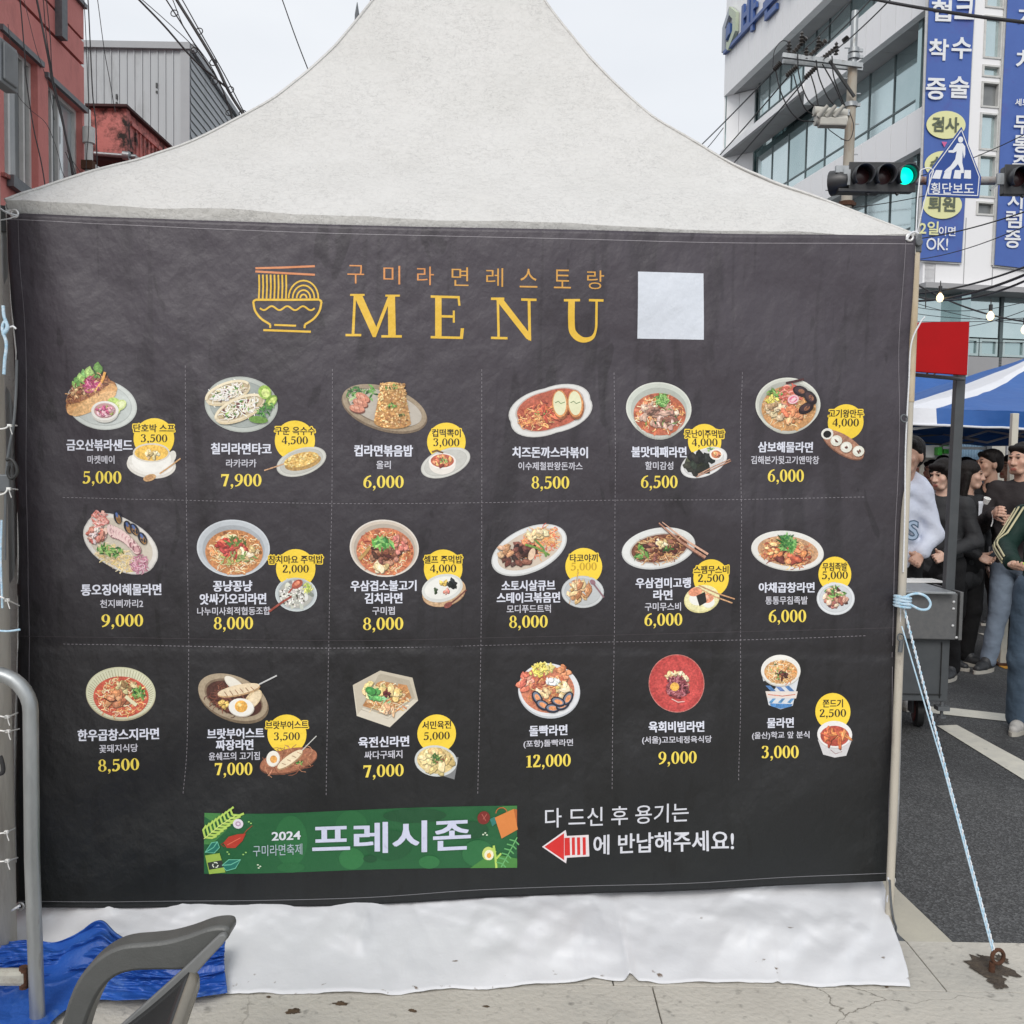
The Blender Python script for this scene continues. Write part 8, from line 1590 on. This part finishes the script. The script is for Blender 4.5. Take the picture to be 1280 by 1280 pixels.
    return e, dict(hc=hc, shR=shR, shL=shL, elR=elR, elL=elL, wrR=wrR, wrL=wrL)
def sub_on(e, mb, name, m, **k): return mb.build(name, m, e, **k)
def toloc(px_, py_, Yw, px, Y, H, yaw):
    w_ = at(px_, py_, Yw); X = at(px, 600, Y).x; q = Euler((0, 0, -math.radians(yaw))).to_matrix() @ (w_-Vector((X, Y, 0))); return tuple(q*(1.75/H))
# 1 hoodie, at the cart, turned slightly left with lowered hand
p1, j1 = person(1117, 6.35, 1.80, -18, 'person in a pale blue grey hooded sweatshirt with printed letters behind the cart', 'c_hoodie', 'c_black', 'shoe_w', 'short', elR=(.255, .0, 1.13), wrR=toloc(1152, 690, 6.2, 1117, 6.35, 1.80, -18), wrL=(-.15, -.2, 1.0), head=(-30, 5), hx=.085, bulk=1.0, hood=True, topname='hooded_sweatshirt', topz=.88, vox=.009, curlR=1.0, skin=(.50, .30, .22))
M['print_ink'] = mat('sweatshirt_print', (.08, .13, .20), rough=.8); M['print_fill'] = mat('sweatshirt_print_pale', (.36, .46, .60), rough=.8)
for c_, bo, m_, dy in (('S', .06, 'print_ink', -.0), ('S', .01, 'print_fill', -.003)):
    v, f = glyphs(c_, bo); mid = (v.min(0)+v.max(0))/2
    for (ox, oz) in ((.115, 1.16), (.0, 1.19)):
        mb = MB(); mb.add([(ox+(p[0]-mid[0])*.15, -.172+dy+abs(ox+(p[0]-mid[0])*.15-.0)*.22, oz+(p[1]-mid[1])*.16) for p in v], f); sub_on(p1, mb, 'printed_letter', M[m_])
mb = MB(); mb.tube(smooth_curve([(.02, -.155, 1.40), (.03, -.175, 1.33), (.025, -.175, 1.24)]), .004, 6); sub_on(p1, mb, 'drawstring', M['c_white'])
# 2 woman with a bob looking left
p2, _ = person(1179, 7.2, 1.66, -38, 'person with a black bob and grey black jacket looking left by the post', 'c_char', 'c_black', 'shoe_b', 'bob', head=(-28, 14), bulk=1.0, topz=.80, elR=(.26, -.02, 1.12), wrR=(.10, -.22, 1.02), skin=(.60, .39, .30))
# 3 woman facing right
p3, _ = person(1210, 7.6, 1.66, 28, 'person with long black hair, white top and open dark jacket looking right', 'c_char', 'c_black', 'shoe_b', 'long', head=(34, 4), bulk=1.0, topz=.72, elL=(-.24, .02, 1.1), wrL=(-.12, -.2, .98), skin=(.52, .33, .25))
mb = MB(); mb.grid(lambda i, j: Vector(((i-.5)*(.03+.05*j)+.0, -.128-.012*j-.0*abs(i-.5), 1.18+.24*j)), 6, 10); sub_on(p3, mb, 'white_top', M['c_white'], smooth=180, solid=.01)
mb = MB(); mb.box((.11, -.16, .98), (.03, .012, .12), (0, 0, 0)); tag(sub_on(p3, mb, 'pocket_tag', M['c_white']), None)
# 4 man in black, profile left, hand to the mouth, white sneakers
p4, _ = person(1238, 8.1, 1.76, -78, 'person all in black in profile with hand at mouth and white sneakers', 'c_black', 'c_black', 'shoe_w', 'short', head=(-8, 4), bulk=1.02, topz=.86, elR=(.26, -.18, 1.12), wrR=(.06, -.20, 1.40), elL=(-.24, -.08, 1.10), wrL=(-.12, -.30, 1.05), legw=1.2, wide=.018, kneeL=(-.12, -.12, .50), ankL=(-.13, -.20, .085), kneeR=(.12, .06, .49), ankR=(.13, .14, .085), skin=(.48, .29, .21))
# 5 man in a brown black jacket on the right, holding a small white cup
p5, j5 = person(1277, 7.35, 1.80, -52, 'person in brown black jacket and pale jeans beside the cream tent leg', 'c_brown', 'c_pale', 'shoe_b', 'short', head=(-10, 6), bulk=1.08, topz=.84, elR=(.30, -.02, 1.14), wrR=(.12, -.30, 1.18), elL=(-.27, -.05, 1.12), wrL=toloc(1243, 642, 6.98, 1277, 7.35, 1.80, -52), palmL=(1, 0, 0), ankR=(.10, .10, .085), ankL=(-.16, -.06, .085), skin=(.56, .34, .25))
c5 = at(1233, 626, 6.95); cup = empty('paper_cup', tuple(c5), 0, 'small white cup with a dangling stick held up in a hand between the dark jackets', 'cup')
mb = MB(); mb.lathe([(0, -.022), (.018, -.022), (.025, .022), (.022, .022), (.016, -.016), (0, -.016)], c5, (.1, -.5, 1), 16); kid(mb, 'cup_wall', M['tie'], cup, smooth=40); mb = MB(); mb.tube(smooth_curve([at(1240, 640, 6.95), at(1241, 650, 6.95), at(1239, 658, 6.95)]), .004, 6); kid(mb, 'stick', M['tie'], cup, smooth=60)
# 6 green jersey with three cream stripes, mostly outside the frame
p6, j6 = person(1322, 5.62, 1.66, -42, 'person in dark green jacket with cream sleeve stripes and blue jeans', 'c_green', 'c_jeans', 'shoe_w', 'short', head=(-20, 12), bulk=1.0, topz=.80, elL=toloc(1256, 684, 5.62, 1322, 5.62, 1.66, -42), wrL=toloc(1266, 704, 5.33, 1322, 5.62, 1.66, -42), palmL=(.3, 0, .9), legw=1.22, wide=.02, kneeL=(-.13, -.03, .48), ankL=(-.15, .04, .085), vox=.009, skin=(.56, .35, .26))
def sleeve_stripe(e, sh, el, wr, off, g):
    d1 = (el-sh)/np.linalg.norm(el-sh); d2 = (wr-el)/np.linalg.norm(wr-el); out_ = np.array((-.45, -.9, .0)); P = []; Nn = []
    for i in range(34):
        t = i/33
        if t < .5: q = sh+(el-sh)*(t*2); r = (.070+(.058-.070)*t*2)*g; d = d1
        else: q = el+(wr-el)*((t-.5)*2*.9); r = (.060+(.046-.060)*(t-.5)*2)*g; d = d2
        if abs(t-.5) < .1: d = d1*(.6-t)*5+d2*(t-.4)*5; d /= np.linalg.norm(d)
        o_ = out_-d*(out_@d); o_ /= np.linalg.norm(o_); x = np.cross(d, o_); th = off; n_ = o_*math.cos(th)+x*math.sin(th); P.append(q+n_*(r+.006)); Nn.append(np.cross(d, n_))
    mb = MB(); w_ = .006; mb.add([tuple(p+s_*w_*n_) for s_ in (-1, 1) for p, n_ in zip(P, Nn)], [(i, i+1, 34+i+1, 34+i) for i in range(33)]); sub_on(e, mb, 'sleeve_stripe', M['c_cream'], smooth=60, solid=.006)
for k in range(3): sleeve_stripe(p6, j6['shL'], j6['elL'], j6['wrL'], (k-1)*.42, 1.04)
c6 = at(1279, 707, 5.25); mb = MB(); mb.lathe([(0, -.02), (.02, -.012), (.022, .01), (0, .02)], c6, (.5, -.3, .8), 12); tag(mb.build('green_wrapper', mat('lime_wrapper', (.30, .55, .03), rough=.4), smooth=50), 'lime green wrapper held in the hand at the right edge', 'wrapper')
# farther heads between the foreground figures
for px, Y, H, yaw, hd, lb, tp, hr in ((1134, 8.6, 1.78, 20, 0, 'far person half hidden behind the hooded one by the tent leg', 'c_black', 'short'), (1165, 10.2, 1.68, -40, -10, 'far person in a white top behind the bob haired one', 'c_white', 'short'), (1178, 11.0, 1.74, 160, 0, 'far person seen from behind left of the cart post', 'c_black', 'short'), (1193, 11.4, 1.72, 170, 0, 'far person seen from behind just at the cart post', 'c_char', 'short'), (1207, 10.6, 1.72, 30, 10, 'far person above the long haired one, mostly hidden', 'c_black', 'short'), (1262, 9.6, 1.74, -60, -10, 'far person in a white top behind the brown jacket', 'c_white', 'short')):
    person(px, Y, H, yaw, lb, tp, 'c_black', 'shoe_b', hr, head=(hd, 4), vox=.014, bulk=1.0)
